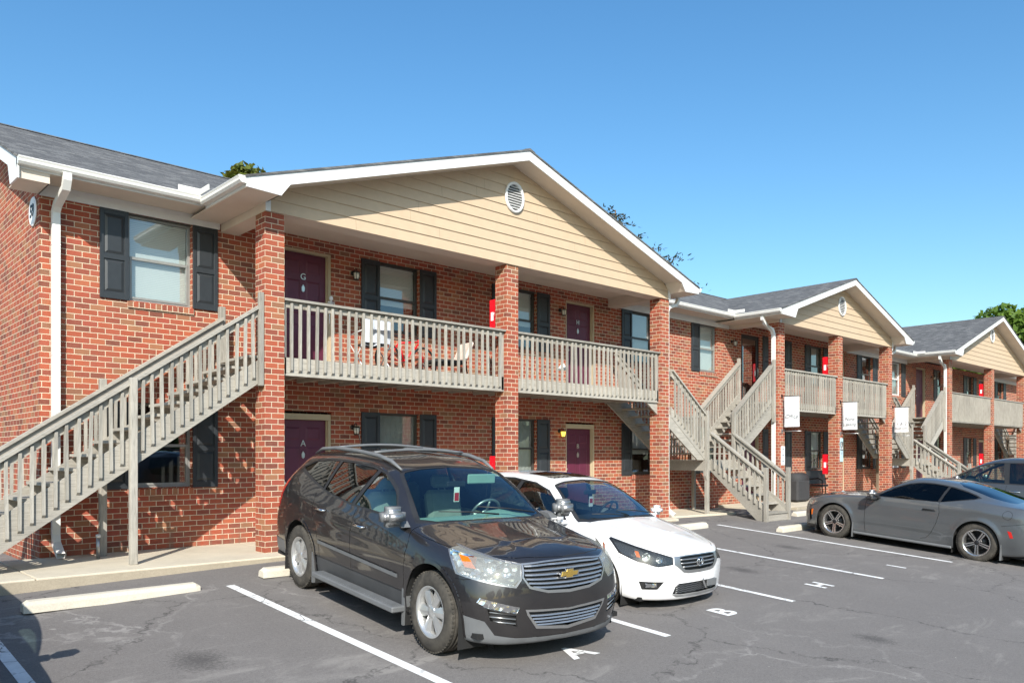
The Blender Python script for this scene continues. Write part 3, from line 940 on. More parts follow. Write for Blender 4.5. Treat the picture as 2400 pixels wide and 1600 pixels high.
PORCH = [((0.0,4.745,9.475), 4.89, 5.38, 6.985, 5.245, 0.0, True),
         ((14.75,18.27,21.93), 18.42, 4.37, 6.665, 5.255, .045, True),
         ((27.54,32.53,37.1), 32.42, 5.6, 7.2, 5.31, .09, False)]
for p in PORCH: porch(*p)

# ------------------------------------------------------------------ main roof and eaves
def main_roof():
    x0, x1 = -2.95, 46.0
    for s in (1, -1):
        y0, z0 = (EAVE_Y, EAVE_Z) if s == 1 else (2*RIDGE[0]-EAVE_Y, EAVE_Z)
        m = MB(); th = .035
        A=(x0,y0,z0); B_=(x1,y0,z0); C_=(x1,RIDGE[0],RIDGE[1]); D_=(x0,RIDGE[0],RIDGE[1])
        dn = lambda p: (p[0],p[1],p[2]-th)
        m.add([A,B_,C_,D_,dn(A),dn(B_),dn(C_),dn(D_)], [(0,1,2,3),(4,7,6,5),(0,4,5,1),(1,5,6,2),(3,2,6,7),(0,3,7,4)])
        m.build("roof", M_roofx, BLD, fixn=True)
    m = MB(); m.prism([(RIDGE[0]-.14,RIDGE[1]-.045),(RIDGE[0],RIDGE[1]+.02),(RIDGE[0]+.14,RIDGE[1]-.045)], 0, x0-.01, x1); m.build("ridge_cap", M_roofx, BLD, fixn=True)
    # left end rake
    m = MB(); z = lambda y: EAVE_Z + MS*(y-EAVE_Y)
    y0, yr = EAVE_Y+.005, RIDGE[0]
    poly = [(yr,z(yr)-.04),(y0,z(y0)-.04),(y0,4.99),(y0+.42,5.0),(y0+.55,z(y0+.55)-.235),(yr,z(yr)-.235)]
    m.prism(poly, 0, -2.93, -2.905); m.build("rake_board", M_white, BLD, fixn=True)
    m = MB(); yb = 2*yr - y0
    m.prism([(yr,z(yr)-.04),(yb,z(y0)-.04),(yb,z(y0)-.24),(yr,z(yr)-.235)], 0, -2.93, -2.905); m.build("rake_board", M_white, BLD, fixn=True)
    m = MB(); m.quad((-2.905,y0+.3,z(y0+.3)-.2),(-2.541,y0+.3,z(y0+.3)-.2),(-2.541,yr,z(yr)-.2),(-2.905,yr,z(yr)-.2)); m.build("rake_soffit", M_cream, BLD)
    # boxed eave return at the left end
    m = MB(); m.box(-2.904, -2.545, .985, BW+.0, 5.0, 5.012); m.box(-2.904,-2.545,.975,.99,5.0,5.16); m.box(-2.56,-2.545,.99,BW,5.0,5.3); m.build("eave_return", M_cream, BLD)
    segs = [(-2.544, -.02, -2.93, -.52), (9.80, 14.73, 10.28, 14.03), (22.25, 27.52, 22.80, 26.80), (37.42, 44, 38.03, 46)]
    for a, b, ga, gb in segs:
        m = MB(); m.box(a, b, BW-.03, BW-.001, 4.988, 5.145); m.build("frieze_board", M_white, BLD)
        m = MB(); m.box(a if a > 0 else -2.544, b, .985, BW-.002, 5.146, 5.16)
        m.build("soffit", M_cream, BLD)
        m = MB(); m.box(ga, gb, .96, .984, 5.13, 5.25); m.build("fascia", M_white, BLD)
        prof = [(0,-.02),(-.11,-.02),(-.118,-.03),(-.105,-.055),(-.10,-.085),(-.075,-.115),(0,-.12)]
        m = MB(); m.prism([(.958+p[0], EAVE_Z-.01+p[1]) for p in prof], 0, ga, gb+.0); m.build("gutter", M_gutter, BLD, fixn=True)
    # splash guards in the valleys
    for vx in (-.5, 14.03, 26.78):
        m = MB(); m.box(vx-.42, vx-.09, .845, .86, 5.26, 5.34); m.box(vx-.105, vx-.09, .55, .85, 5.26, 5.34); m.build("splash_guard", M_gutter, BLD)
main_roof()

def downspout(pts, w=.085, d=.065, joints=()):
    m = MB(); rtube(m, pts, w, d)
    for j in joints:
        x, y, z = j; m.box(x-w/2-.004, x+w/2+.004, y-d/2-.004, y+d/2+.004, z-.006, z+.006)
    m.build("downspout", M_gutter, BLD, fixn=True)
downspout([(-2.36,.90,5.17),(-2.36,.90,5.08),(-2.36,.96,4.98),(-2.36,1.38,4.86),(-2.36,1.47,4.78),(-2.36,1.47,4.7),(-2.36,1.47,.32),(-2.36,1.44,.2),(-2.36,1.2,.05)], .10, .08, [(-2.36,1.47,4.32),(-2.36,1.47,2.8)])
for X, s, dz in ((9.845, -1, 0), (22.30, -1, .04), (14.64, 1, 0.04), (27.43, 1, .08)):
    if s < 0:
        downspout([(X+.42,.1,5.13),(X+.42,.1,5.02),(X+.34,.1,4.9),(X+.06,.1,4.82),(X,.1,4.72),(X,.1,.25),(X+.0,.06,.15),(X+.04,-.08,.05)], .075, .075)
    else:
        downspout([(X-.56,.1,5.14),(X-.56,.1,5.02),(X-.48,.1,4.93),(X-.08,.1,4.80),(X,.1,4.68),(X,.1,.2),(X,-.05,.08)], .095, .08)
# ------------------------------------------------------------------ wooden stairs
def flight(parent, axis, s, start, z0, z1, across, rise=.175):
    """treads and stringers from (start,z0) rising toward s*axis to z1; across=(a,b) on the other axis"""
    n = max(2, round((z1-z0)/rise)); r = (z1-z0)/n; run = r/.69
    a, b = across
    def BX(m, u0, u1, v0, v1, w0, w1):
        if axis == 0: m.box(u0, u1, v0, v1, w0, w1)
        else: m.box(v0, v1, u0, u1, w0, w1)
    for i in range(n):
        u = start + s*run*i; z = z0 + r*(i+1)
        m = MB(); BX(m, u - s*.02, u + s*(run+.015), a+.04, b-.04, z-.038, z); m.build("tread", M_woodh, parent)
    L = run*n
    for v in (a, b-.04):
        m = MB()
        # sloped board
        u0, u1 = start - s*.02, start + s*L
        poly = [(u0, z0-.02), (u0, z0+.13), (u1, z1+.03), (u1, z1-.27)] 
        if s > 0: poly = [(u0,z0-.0),(u0,z0+.16),(u1,z1+.03),(u1,z1-.27),(u0+.30,z0-.0)]
        else: poly = [(u0,z0),(u0,z0+.16),(u1,z1+.03),(u1,z1-.27),(u0-.30,z0)]
        if axis == 0: m.prism(poly, 1, v, v+.04)
        else: m.prism([(p[0], p[1]) for p in poly], 0, v, v+.04)
        m.build("stringer", M_woodh, parent, fixn=True)
    return start + s*L

def post(parent, x, y, z0, z1, w=.09, mat=None):
    m = MB(); m.bbox(x-w/2, x+w/2, y-w/2, y+w/2, z0, z1, .006); return m.build("post", mat or M_wood, parent)

# flight at the left end of the building
ST1 = empty("outdoor_staircase", (-4.2, .6, 0), "long straight grey wooden staircase climbing in front of the left end wall window", "staircase", "grey wooden outdoor staircases")
def stair_left():
    holder = MB
    S = ST1
    off = Vector((-4.2, .6, 0))
    tmp = []
    class P: pass
    # build in world coordinates, then shift into the empty's frame
    before = set(bpy.data.objects)
    flight(S, 0, 1, -4.06, 0.0, 2.87, (.08, 1.22))
    slope = .6875
    zr = lambda x: 3.54 + (x + .13)*slope
    railing(S, "stair_railing", (-4.35,.08,zr(-4.35)), (-.02,.08,zr(-.02)), 1.03, Vector((0,-1,0)), True, pitch=.1275, post_dn=1.25)
    railing(S, "stair_railing", (-4.35,1.22,zr(-4.35)), (-.12,1.22,zr(-.12)), 1.03, Vector((0,1,0)), True, pitch=.1275, seed=3)
    post(S, -1.80, .03, 0, zr(-1.8)+.03); post(S, -1.82, 1.25, 0, zr(-1.8)+.10)
    post(S, -.045, .035, 2.42, zr(-.05)+.18, .07); post(S, -.10, 1.27, 2.5, zr(-.1)+.16)
    post(S, -4.3, .03, -.0, zr(-4.3)+.05)
    for o in set(bpy.data.objects) - before:
        if o.parent == S: o.location = o.location - off
stair_left()

def stair_complex(X0, label, dy=0.0):
    """two flights meeting on a landing, third flight coming forward to the lot. X0 = left end in the porch"""
    S = empty("outdoor_staircase", (X0, 0, 0), label, "staircase", "grey wooden outdoor staircases")
    before = set(bpy.data.objects)
    ZL = 1.30
    xl = X0 + 2.25; xr = xl + 1.2; 
    # landing platform
    m = MB(); m.box(xl, xr, .06, 1.26, ZL-.04, ZL); m.build("landing", M_woodh, S)
    m = MB(); m.box(xl, xr, .06, .10, ZL-.26, ZL-.041); m.box(xl, xr, 1.22, 1.26, ZL-.26, ZL-.041); m.box(xl, xl+.04, .101, 1.219, ZL-.26, ZL-.041); m.box(xr-.04, xr, .101, 1.219, ZL-.26, ZL-.041)
    for k in range(2): m.box(xl+.4*(k+1), xl+.4*(k+1)+.04, .101, 1.219, ZL-.24, ZL-.041)
    m.build("landing_joists", M_woodh, S)
    flight(S, 0, -1, xl, ZL, 2.87, (.10, 1.24))
    flight(S, 0, 1, xr, ZL, 2.87, (.10, 1.24))
    ys = .06
    # lower flight towards the lot, starting near Y=-1.4
    zg = -.115; n = 7; r = (ZL-zg)/n; run = (ys+1.43)/(n-1)
    for i in range(n-1):
        y0 = -1.43 + run*i; z = zg + r*(i+1)
        m = MB(); m.box(xl+.25, xr-.0, y0-.02, y0+run+.01, z-.038, z); m.build("tread", M_woodh, S)
    m = MB(); m.box(xl+.25, xr, -1.425, -1.405, zg, zg+r-.039); m.build("riser", M_woodh, S)
    for v in (xl+.21, xr+.0):
        m = MB(); m.prism([(-1.45,zg),(-1.45,zg+.16),(ys,ZL+.03),(ys,ZL-.27),(-1.2,zg)], 0, v, v+.04); m.build("stringer", M_woodh, S, fixn=True)
    sl = (ZL-zg)/(ys+1.45)
    for v, nn in ((xl+.21, Vector((-1,0,0))), (xr+.04, Vector((1,0,0)))):
        zt = ZL + .68
        railing(S, "stair_railing", (v,-1.38,zt-sl*.0-(ys+1.38)*.71), (v,ys-.02,zt), .86, nn, True, pitch=.135)
        post(S, v, -1.42, zg-.02, 1.13)
    # upper railings
    k = .72
    zf = lambda x: 2.42 + (xl - x)*k
    railing(S, "stair_railing", (X0+.9,.09,zf(X0+.9)), (xl+.02,.09,2.40), 1.0, Vector((0,-1,0)), True, pitch=.125)
    railing(S, "stair_railing", (X0+.3,1.25,zf(X0+.3)), (xl+.02,1.25,2.40), 1.0, Vector((0,1,0)), True, pitch=.14)
    zg2 = lambda x: 2.42 + (x - xr)*k
    xe = xr + 1.98
    railing(S, "stair_railing", (xr+.0,.09,2.42), (xe,.09,zg2(xe)), 1.0, Vector((0,-1,0)), True, pitch=.125)
    railing(S, "stair_railing", (xr+.0,1.25,2.42), (xe+.25,1.25,zg2(xe+.25)), 1.0, Vector((0,1,0)), True, pitch=.125, seed=5)
    railing(S, "stair_railing", (xl+.03,1.25,2.40), (xr,1.25,2.42), 1.0, Vector((0,1,0)), True, pitch=.125)
    post(S, xl+.04, .05, 0, 2.50); post(S, xr+.02, .04, ZL-.3, 2.50); post(S, xl+.04, 1.22, 0, 2.45, mat=M_wooddark); post(S, xr, 1.22, 0, 2.45)
    post(S, xe+.04, .05, 2.3, zg2(xe)+.14, .08); post(S, xe+.3, 1.27, 2.5, zg2(xe)+.3, .08)
    # brace on the front post
    m = MB(); m.prism([(xl-.06,.92),(xl,.80),(xl,1.04),(xl-.06,1.04)], 1, .02, .09); m.build("brace", M_wood, S, fixn=True)
    for o in set(bpy.data.objects) - before:
        if o.parent == S: o.location = o.location - Vector((X0, 0, 0))
    return S
stair_complex(9.10, "grey wooden stairs with two crossing flights between the near and middle porches")
stair_complex(21.75, "grey wooden stairs with crossing flights between the middle and farthest porches")
stair_complex(36.9, "grey wooden stairs showing lit treads beneath the farthest porch balcony")
# ------------------------------------------------------------------ vehicles
M_tyre = simple("tyre_rubber", (.035,.033,.031), .85, .2, 12, bump=.1, dirt=.0)
t = NT("dusty_tyre"); c = t.coord(); n = t.noise(c, 9, 5, .65)
t.set(color=t.ramp(n.outputs[0], [(.3,(.035,.033,.03)),(.6,(.075,.068,.058)),(.8,(.13,.115,.095))]), rough=.9, spec=.2); t.bump(n.outputs[0], .15, .004); M_tyre = t.m
M_rim = simple("silver_rim", (.62,.62,.61), .32, .06, 15, metal=.75)
M_rimdark = simple("dark_rim", (.03,.03,.032), .35, .1, 15, metal=.5)
M_rimcut = simple("machined_rim", (.55,.54,.53), .22, .05, 15, metal=.9)
M_chrome = simple("chrome", (.78,.78,.78), .08, .02, 10, metal=1.0)
M_satin = simple("satin_silver", (.42,.42,.42), .34, .04, 10, metal=.8)
M_cladding = simple("grey_cladding", (.13,.135,.14), .5, .12, 5, bump=.03)
M_sillclad = simple("dark_sill_cladding", (.055,.057,.06), .5, .15, 5)
M_well = simple("wheel_well", (.012,.012,.012), .9, .1, 5)
M_seam = simple("panel_gap", (.01,.01,.01), .8, .1, 5)
M_amber = simple("amber_lens", (.75,.16,.01), .2, .05, 10)
M_redlens = simple("red_lens", (.5,.02,.015), .2, .05, 10)
M_gold = simple("gold_emblem", (.70,.48,.13), .25, .1, 30, metal=.8)
M_cabin = simple("grey_cabin", (.20,.215,.205), .75, .1, 6)
M_cabinblk = simple("dark_cabin", (.03,.031,.033), .7, .1, 6)
M_dash = simple("dash_top", (.30,.42,.38), .75, .05, 6)
M_seat = simple("seat_cloth", (.27,.30,.28), .85, .08, 12)
M_seatblk = simple("dark_seat", (.035,.035,.037), .8, .1, 12)
M_carglass = glass_mat("clear_car_glass", (.60,.76,.70), .9, .07)
M_carglass2 = glass_mat("grey_car_glass", (.50,.60,.60), .9, .09)
M_privacy = glass_mat("privacy_glass", (.05,.055,.045), .8, .055)
M_tint = glass_mat("dark_tint_glass", (.10,.10,.10), .35, .03)
def lens(name, haze):
    t = NT(name); t.n.remove(t.b)
    tr = t.new("BsdfTransparent"); tr.inputs[0].default_value = (.86,.88,.86,1)
    df = t.new("BsdfDiffuse"); df.inputs[0].default_value = (.55,.56,.52,1)
    gl = t.new("BsdfGlossy"); gl.inputs['Roughness'].default_value = .05
    m1 = t.new("MixShader"); m1.inputs[0].default_value = haze; t.link(tr.outputs[0], m1.inputs[1]); t.link(df.outputs[0], m1.inputs[2])
    m2 = t.new("MixShader"); m2.inputs[0].default_value = .10; t.link(m1.outputs[0], m2.inputs[1]); t.link(gl.outputs[0], m2.inputs[2]); t.link(m2.outputs[0], t.out.inputs[0])
    return t.m
M_lens = lens("hazed_headlamp_lens", .30); M_lens2 = lens("clear_headlamp_lens", .05)
t = NT("lamp_reflector"); c = t.coord(); v = t.new("TexVoronoi"); v.inputs['Scale'].default_value = 16; t.link(c, v.inputs[0])
t.set(color=(.8,.8,.8), rough=.16, metal=1.0); t.bump(v.outputs['Distance'], 1.0, .02); M_refl = t.m

def pchip(x, y, xi):
    x = np.asarray(x, float); y = np.asarray(y, float)
    h = np.diff(x); d = np.diff(y)/h; n = len(x)
    m = np.zeros(n)
    for k in range(1, n-1):
        if d[k-1]*d[k] > 0:
            w1 = 2*h[k]+h[k-1]; w2 = h[k]+2*h[k-1]
            m[k] = (w1+w2)/(w1/d[k-1] + w2/d[k])
    m[0] = d[0]; m[-1] = d[-1]
    idx = np.clip(np.searchsorted(x, xi, side='right')-1, 0, n-2)
    t = (xi - x[idx])/h[idx]; hh = h[idx]
    return ((1+2*t)*(1-t)**2*y[idx] + t*(1-t)**2*hh*m[idx] + t*t*(3-2*t)*y[idx+1] + t*t*(t-1)*hh*m[idx+1])

def catmull(x, y, xi, ten=.85):
    """non-uniform cubic with finite-difference tangents (smoother than pchip)"""
    x = np.asarray(x, float); y = np.asarray(y, float)
    h = np.diff(x); d = np.diff(y)/h; n = len(x); m = np.zeros(n)
    m[1:-1] = ten*(d[:-1]*h[1:] + d[1:]*h[:-1])/(h[1:]+h[:-1]); m[0] = d[0]; m[-1] = d[-1]
    idx = np.clip(np.searchsorted(x, xi, side='right')-1, 0, n-2)
    t = (xi - x[idx])/h[idx]; hh = h[idx]
    return ((1+2*t)*(1-t)**2*y[idx] + t*(1-t)**2*hh*m[idx] + t*t*(3-2*t)*y[idx+1] + t*t*(t-1)*hh*m[idx+1])

def body_surface(st, NU=110, NV=56):
    """st: list of stations, each a list of (x,y,z) from sill to centreline -> half grid (x>=0)"""
    A = np.array(st, float)                      # S x K x 3
    S, K, _ = A.shape
    seg = np.linalg.norm(np.diff(A[:, 1:7], axis=0), axis=2).mean(axis=1); seg = np.maximum(seg, .03)
    u = np.concatenate([[0], np.cumsum(seg)])
    segv = np.linalg.norm(np.diff(A[3:-3], axis=1), axis=2).mean(axis=0); segv = np.maximum(segv, .03)
    v = np.concatenate([[0], np.cumsum(segv)])
    # sample with knots included
    def samples(k, N):
        L = k[-1]; out = []
        for i in range(len(k)-1):
            m = max(2, int(round(N*(k[i+1]-k[i])/L)))
            out += list(np.linspace(k[i], k[i+1], m, endpoint=False))
        out.append(k[-1]); return np.array(out)
    ui = samples(u, NU); vi = samples(v, NV)
    B = np.zeros((len(ui), K, 3))
    for k in range(K):
        for c in range(3): B[:, k, c] = catmull(u, A[:, k, c], ui)
    Cc = np.zeros((len(ui), len(vi), 3))
    for i in range(len(ui)):
        for c in range(3): Cc[i, :, c] = pchip(v, B[i, :, c], vi)
    Cc[..., 0] = np.maximum(Cc[..., 0], 0)
    Cc[:, -1, 0] = 0; Cc[0, :, 0] = 0; Cc[-1, :, 0] = 0
    return Cc

class Car:
    def __init__(s, st, paint, flip=False):
        g = body_surface(st)
        s.bm = bmesh.new()
        U, V, _ = g.shape
        vs = [[s.bm.verts.new(g[i, j]) for j in range(V)] for i in range(U)]
        for i in range(U-1):
            for j in range(V-1):
                q = [vs[i][j], vs[i+1][j], vs[i+1][j+1], vs[i][j+1]]
                try: s.bm.faces.new(q)
                except ValueError: pass
        bmesh.ops.remove_doubles(s.bm, verts=s.bm.verts[:], dist=.0004)
        bmesh.ops.dissolve_degenerate(s.bm, dist=.0002, edges=s.bm.edges[:])
        s.bm.normal_update()
        # orientation: outward normals point to +x on the side
        c = Vector((0, 1.3, .7)); tot = sum((f.normal.dot(f.calc_center_median()-c)) for f in s.bm.faces)
        if tot < 0:
            bmesh.ops.reverse_faces(s.bm, faces=s.bm.faces[:])
        s.bm.normal_update()
        s.reg = s.bm.faces.layers.int.new('reg')
        s.regions = {}
        s.paint = paint
    def _basis(s, d):
        d = Vector(d).normalized()
        e1 = Vector((0,1,0)) if abs(d.x) > .9 else (Vector((1,0,0)) if abs(d.y) > .9 or abs(d.z) > .9 else Vector((-d.y, d.x, 0)).normalized())
        if abs(d.z) > .9: e2 = Vector((0,1,0))
        else: e2 = Vector((0,0,1)); e1 = (e1 - d*e1.dot(d)).normalized(); e2 = (e2 - d*e2.dot(d)).normalized()
        return d, e1, e2
    def cut(s, name, pts, d, only=None, nmin=.12, lim=None, mark=True):
        """mark the faces that lie inside the outline pts (3D points) seen along direction d"""
        d, e1, e2 = s._basis(d)
        P = [(Vector(p).dot(e1), Vector(p).dot(e2)) for p in pts]
        mn = (min(p[0] for p in P), min(p[1] for p in P)); mx = (max(p[0] for p in P), max(p[1] for p in P))
        def cand(f):
            if f.normal.dot(d) < nmin: return False
            if only is not None and f[s.reg] not in only: return False
            if lim is not None and not lim(f.calc_center_median()): return False
            a = [v.co.dot(e1) for v in f.verts]; b = [v.co.dot(e2) for v in f.verts]
            return max(a) > mn[0] and min(a) < mx[0] and max(b) > mn[1] and min(b) < mx[1]
        n = len(P)
        fs = [f for f in s.bm.faces if cand(f)]
        for i in range(n):
            a, b = P[i], P[(i+1) % n]
            t = Vector((b[0]-a[0], b[1]-a[1]))
            if t.length < 1e-6: continue
            nn = e1*t.y - e2*t.x
            co = e1*a[0] + e2*a[1]
            geom = list(set([v for f in fs for v in f.verts])) + list(set([e for f in fs for e in f.edges])) + fs
            r = bmesh.ops.bisect_plane(s.bm, geom=geom, plane_co=co, plane_no=nn.normalized(), dist=1e-5)
            fs = [x for x in r['geom'] if isinstance(x, bmesh.types.BMFace) and x.is_valid]
        def inside(x, y):
            c = False
            for i in range(n):
                x1, y1 = P[i]; x2, y2 = P[i-1]
                if (y1 > y) != (y2 > y) and x < (x2-x1)*(y-y1)/(y2-y1)+x1: c = not c
            return c
        if name not in s.regions: s.regions[name] = len(s.regions)+1
        rid = s.regions[name]; got = []
        for f in fs:
            if not f.is_valid: continue
            q = f.calc_center_median()
            if inside(q.dot(e1), q.dot(e2)): got.append(f)
        if mark:
            for f in got: f[s.reg] = rid
        return got
    def line(s, name, a, b, w, d, **k):
        """thin strip between 3D points (polyline in b if list)"""
        pts = [a] + (b if isinstance(b, list) else [b])
        d_, e1, e2 = s._basis(d)
        for i in range(len(pts)-1):
            p, q = Vector(pts[i]), Vector(pts[i+1])
            t = Vector(((q-p).dot(e1), (q-p).dot(e2))).normalized()
            nn = (e1*(-t.y) + e2*t.x)*(w/2)
            s.cut(name, [p-nn, q-nn, q+nn, p+nn], d, **k)
    def side_name(s, nm): return nm
    def emit(s, parent, specs, body_mat):
        """specs: name -> dict(mat, off, wall, join(both halves), part name, parent)"""
        bm = s.bm
        s.bm.normal_update()
        nrm = {v: v.normal.copy() for v in bm.verts}
        for v in bm.verts:
            if abs(v.co.x) < .002:
                k = nrm[v].copy(); k.x = 0
                if k.length > 1e-4: nrm[v] = k.normalized()
        out = {}
        groups = {}
        for f in bm.faces: groups.setdefault(f[s.reg], []).append(f)
        inv = {v: k for k, v in s.regions.items()}
        jobs = [(0, dict(mat=body_mat, join=True, part='body'))] + [(rid, specs[inv[rid]]) for rid in sorted(groups) if rid and inv[rid] in specs]
        for rid, sp in jobs:
            if rid not in groups or sp is None: continue
            off = sp.get('off', 0.0); wall = sp.get('wall', True) and off != 0
            fs = groups[rid]; fset = set(fs)
            sides = [(1,), (-1,)] if not sp.get('join') else [(1, -1)]
            for sd in sides:
                V = []; F = []; N = []; SM = []; idx = {}
                def vid(v, sg, o):
                    key = (v.index, sg if abs(v.co.x) > 1e-5 else 1, round(o, 5))
                    if key in idx: return idx[key]
                    n = nrm[v]
                    p = v.co - n*o
                    if abs(v.co.x) < 1e-5: p = Vector((0, p.y, p.z))
                    V.append((p.x*sg, p.y, p.z)); N.append((n.x*sg, n.y, n.z)); idx[key] = len(V)-1
                    return idx[key]
                for sg in sd:
                    for f in fs:
                        q = [vid(v, sg, off) for v in f.verts]
                        if sg < 0: q.reverse()
                        F.append(q); SM.append(True)
                nsm = len(F)
                if wall:
                    for sg in sd:
                        for f in fs:
                            for e in f.edges:
                                if abs(e.verts[0].co.x) < 1e-5 and abs(e.verts[1].co.x) < 1e-5 and sp.get('join'): continue
                                if all((g in fset) for g in e.link_faces) and len(e.link_faces) > 1: continue
                                a, b = e.verts
                                F.append([vid(a, sg, 0), vid(b, sg, 0), vid(b, sg, off), vid(a, sg, off)]); SM.append(False)
                me = bpy.data.meshes.new(sp['part'])
                me.from_pydata(V, [], F); me.update()
                me.polygons.foreach_set('use_smooth', SM)
                try: me.normals_split_custom_set_from_vertices(N)
                except Exception: pass
                me.materials.append(sp['mat'])
                o = bpy.data.objects.new(sp['part'], me); COL.objects.link(o)
                o.parent = parent
                out.setdefault(inv.get(rid, 'body'), []).append(o)
        for nm, sp in specs.items():
            if sp and sp.get('under') and nm in out:
                for i, o in enumerate(out[nm]):
                    par = out.get(sp['under'])
                    if par: o.parent = par[min(i, len(par)-1)]
        return out

def smooth_poly(pts, n=6):
    """closed outline rounded by Chaikin"""
    P = [Vector(p) for p in pts]
    for _ in range(n):
        Q = []
        for i in range(len(P)):
            a, b = P[i], P[(i+1) % len(P)]
            Q += [a*.75+b*.25, a*.25+b*.75]
        P = Q
    return P

def arch(yc, zc, r, x, n=28, zmin=.0, ry=None):
    ry = ry or r
    P = []
    for i in range(n+1):
        a = math.pi*i/n
        P.append((x, yc + ry*math.cos(a), zc + r*math.sin(a)))
    P += [(x, yc-ry, zmin), (x, yc+ry, zmin)]
    return P

def wheel(parent, x, y, rt, rr, width, style, side, seed=0):
    """side=+1: outer face to +x"""
    W = empty("wheel", (x, y, rt))
    W.parent = parent
    for k in ("label", "category"): 
        if k in W: del W[k]
    W.rotation_euler = (R(seed*37 % 360), 0, 0 if side > 0 else R(180))
    h = width/2
    m = MB()
    prof = [(-h+.02,rr),( -h,rr+.02),(-h+.004,rr+.5*(rt-rr)),(-h+.022,rt-.012),(-h+.04,rt-.003)]
    for i, t_ in enumerate((-.30,-.27,-.10,-.07,.07,.10,.27,.30)):
        prof.append((width*t_*1.0, rt - (.009 if i % 4 in (0,1) and False else 0)))
        if i % 2 == 0: prof.append((width*t_+.003, rt-.009)); prof.append((width*t_+.008, rt-.009))
    prof += [(h-.04,rt-.003),(h-.022,rt-.012),(h-.006,rr+.62*(rt-rr)),(h-.001,rr+.45*(rt-rr)),(h-.003,rr+.2*(rt-rr)),(h-.010,rr+.012),(h-.02,rr)]
    m.lathe(prof, 56, axis=0)
    # shoulder blocks
    for k in range(56):
        a = 2*math.pi*k/56
        M = Matrix.Rotation(a, 4, 'X')
        m.box(h-.046, h-.018, -.008, .008, rt-.016, rt-.0015, M)
    ty = m.build("tyre", M_tyre, W)
    face = M_rim
    m = MB()
    m.lathe([(-h+.02,rr+.004),(-h+.03,rr-.012),(0,rr-.03),(h-.04,rr-.025),(h-.016,rr-.012),(h-.008,rr+.002),(h-.010,rr+.009)], 48, axis=0)
    rimmat = M_rim if style in ('suv', 'sedan') else M_rimcut
    rim = m.build("rim", rimmat, W)
    m = MB(); m.lathe([(.0,0),(.0,rr*.62),(-.02,rr*.62)], 32, axis=0); m.lathe([(h-.09,0),(h-.09,.07),(0,.075)], 24, axis=0)
    m.build("brake_disc", M_rimdark if style != 'suv' else M_satin, W)
    m = MB(); m.lathe([(-.03,rr-.02),(-.03,0)], 32, axis=0); m.build("wheel_back", M_well, W)
    xf = h-.028
    if style == 'suv':
        n = 6; m = MB()
        for k in range(n):
            M = Matrix.Rotation(2*math.pi*k/n, 4, 'X')
            # broad paddle spoke, two facets
            for s in (-1, 1):
                a = [(xf+.006,0,.04),(xf-.006,s*.034,.05),(xf-.022,s*.066,rr-.012),(xf-.004,0,rr-.010)]
                b = [(p[0]-.03,p[1],p[2]) for p in a]
                vs = [M @ Vector(p) for p in a+b]
                m.add(vs, [(0,1,2,3),(4,7,6,5),(0,4,5,1),(1,5,6,2),(2,6,7,3)])
        m.lathe([(xf+.006,0),(xf+.006,.05),(xf-.004,.062),(xf-.03,.066)], 24, axis=0)
        for k in range(n):
            a = 2*math.pi*(k+.5)/n
            m.lathe([(xf+.004,0),(xf+.004,.009),(xf-.01,.010)], 8, Matrix.Translation((0, .058*math.cos(a), .058*math.sin(a))), axis=0)
        m.build("spokes", M_rim, W, fixn=True)
    else:
        n = 5
        md = MB(); mc = MB()
        for k in range(n):
            M = Matrix.Rotation(2*math.pi*k/n, 4, 'X')
            for s in (-1, 1):
                a = [(xf-.012,s*.006,.03),(xf-.010,s*.026,.045),(xf+.004,s*.034,rr-.008),(xf+.004,s*.010,rr-.006)]
                b = [(p[0]-.035,p[1]*.9,p[2]) for p in a]
                vs = [M @ Vector(p) for p in a+b]
                mc.add(vs, [(0,1,2,3),(4,7,6,5),(0,4,5,1),(1,5,6,2),(2,6,7,3),(0,3,7,4)])
        mc.build("spokes", rimmat, W, fixn=True)
        md.lathe([(xf-.010,0),(xf-.010,.04),(xf-.03,.058),(xf-.05,.06)], 24, axis=0)
        for k in range(n):
            a = 2*math.pi*(k+.5)/n
            md.lathe([(xf-.012,0),(xf-.012,.010),(xf-.03,.011)], 8, Matrix.Translation((0, .05*math.cos(a), .05*math.sin(a))), axis=0)
        md.build("hub", M_rimdark, W, fixn=True)
    return W

def seat(parent, x, y, z, mat, top, w=.48):
    """cushion, raked squab and head restraint; top = height of the head restraint"""
    bk = (top - z)/math.cos(R(16)) - .19
    m = MB()
    m.bbox(x-w/2, x+w/2, y-.28, y+.25, z-.10, z+.06, .04)
    M = Matrix.Translation((x, y+.22, z)) @ Matrix.Rotation(R(-16), 4, 'X')
    m.bbox(-w/2, w/2, -.06, .09, 0, bk, .05, M)
    m.bbox(-.13, .13, -.03, .07, bk+.03, bk+.19, .035, M)
    m.box(-.05, -.04, .0, .02, bk-.02, bk+.08, M); m.box(.04, .05, .0, .02, bk-.02, bk+.08, M)
    return m.build("seat", mat, parent, fixn=True)

def ellipsoid(m, c, r, n=14, M=None):
    prof = [(math.cos(math.pi*i/n)*-1, math.sin(math.pi*i/n)) for i in range(n+1)]
    T = Matrix.Translation(c) @ Matrix.Diagonal((r[0], r[1], r[2], 1))
    if M is not None: T = M @ T
    m.lathe([(p[0], p[1]) for p in prof], 2*n, T, axis=0)

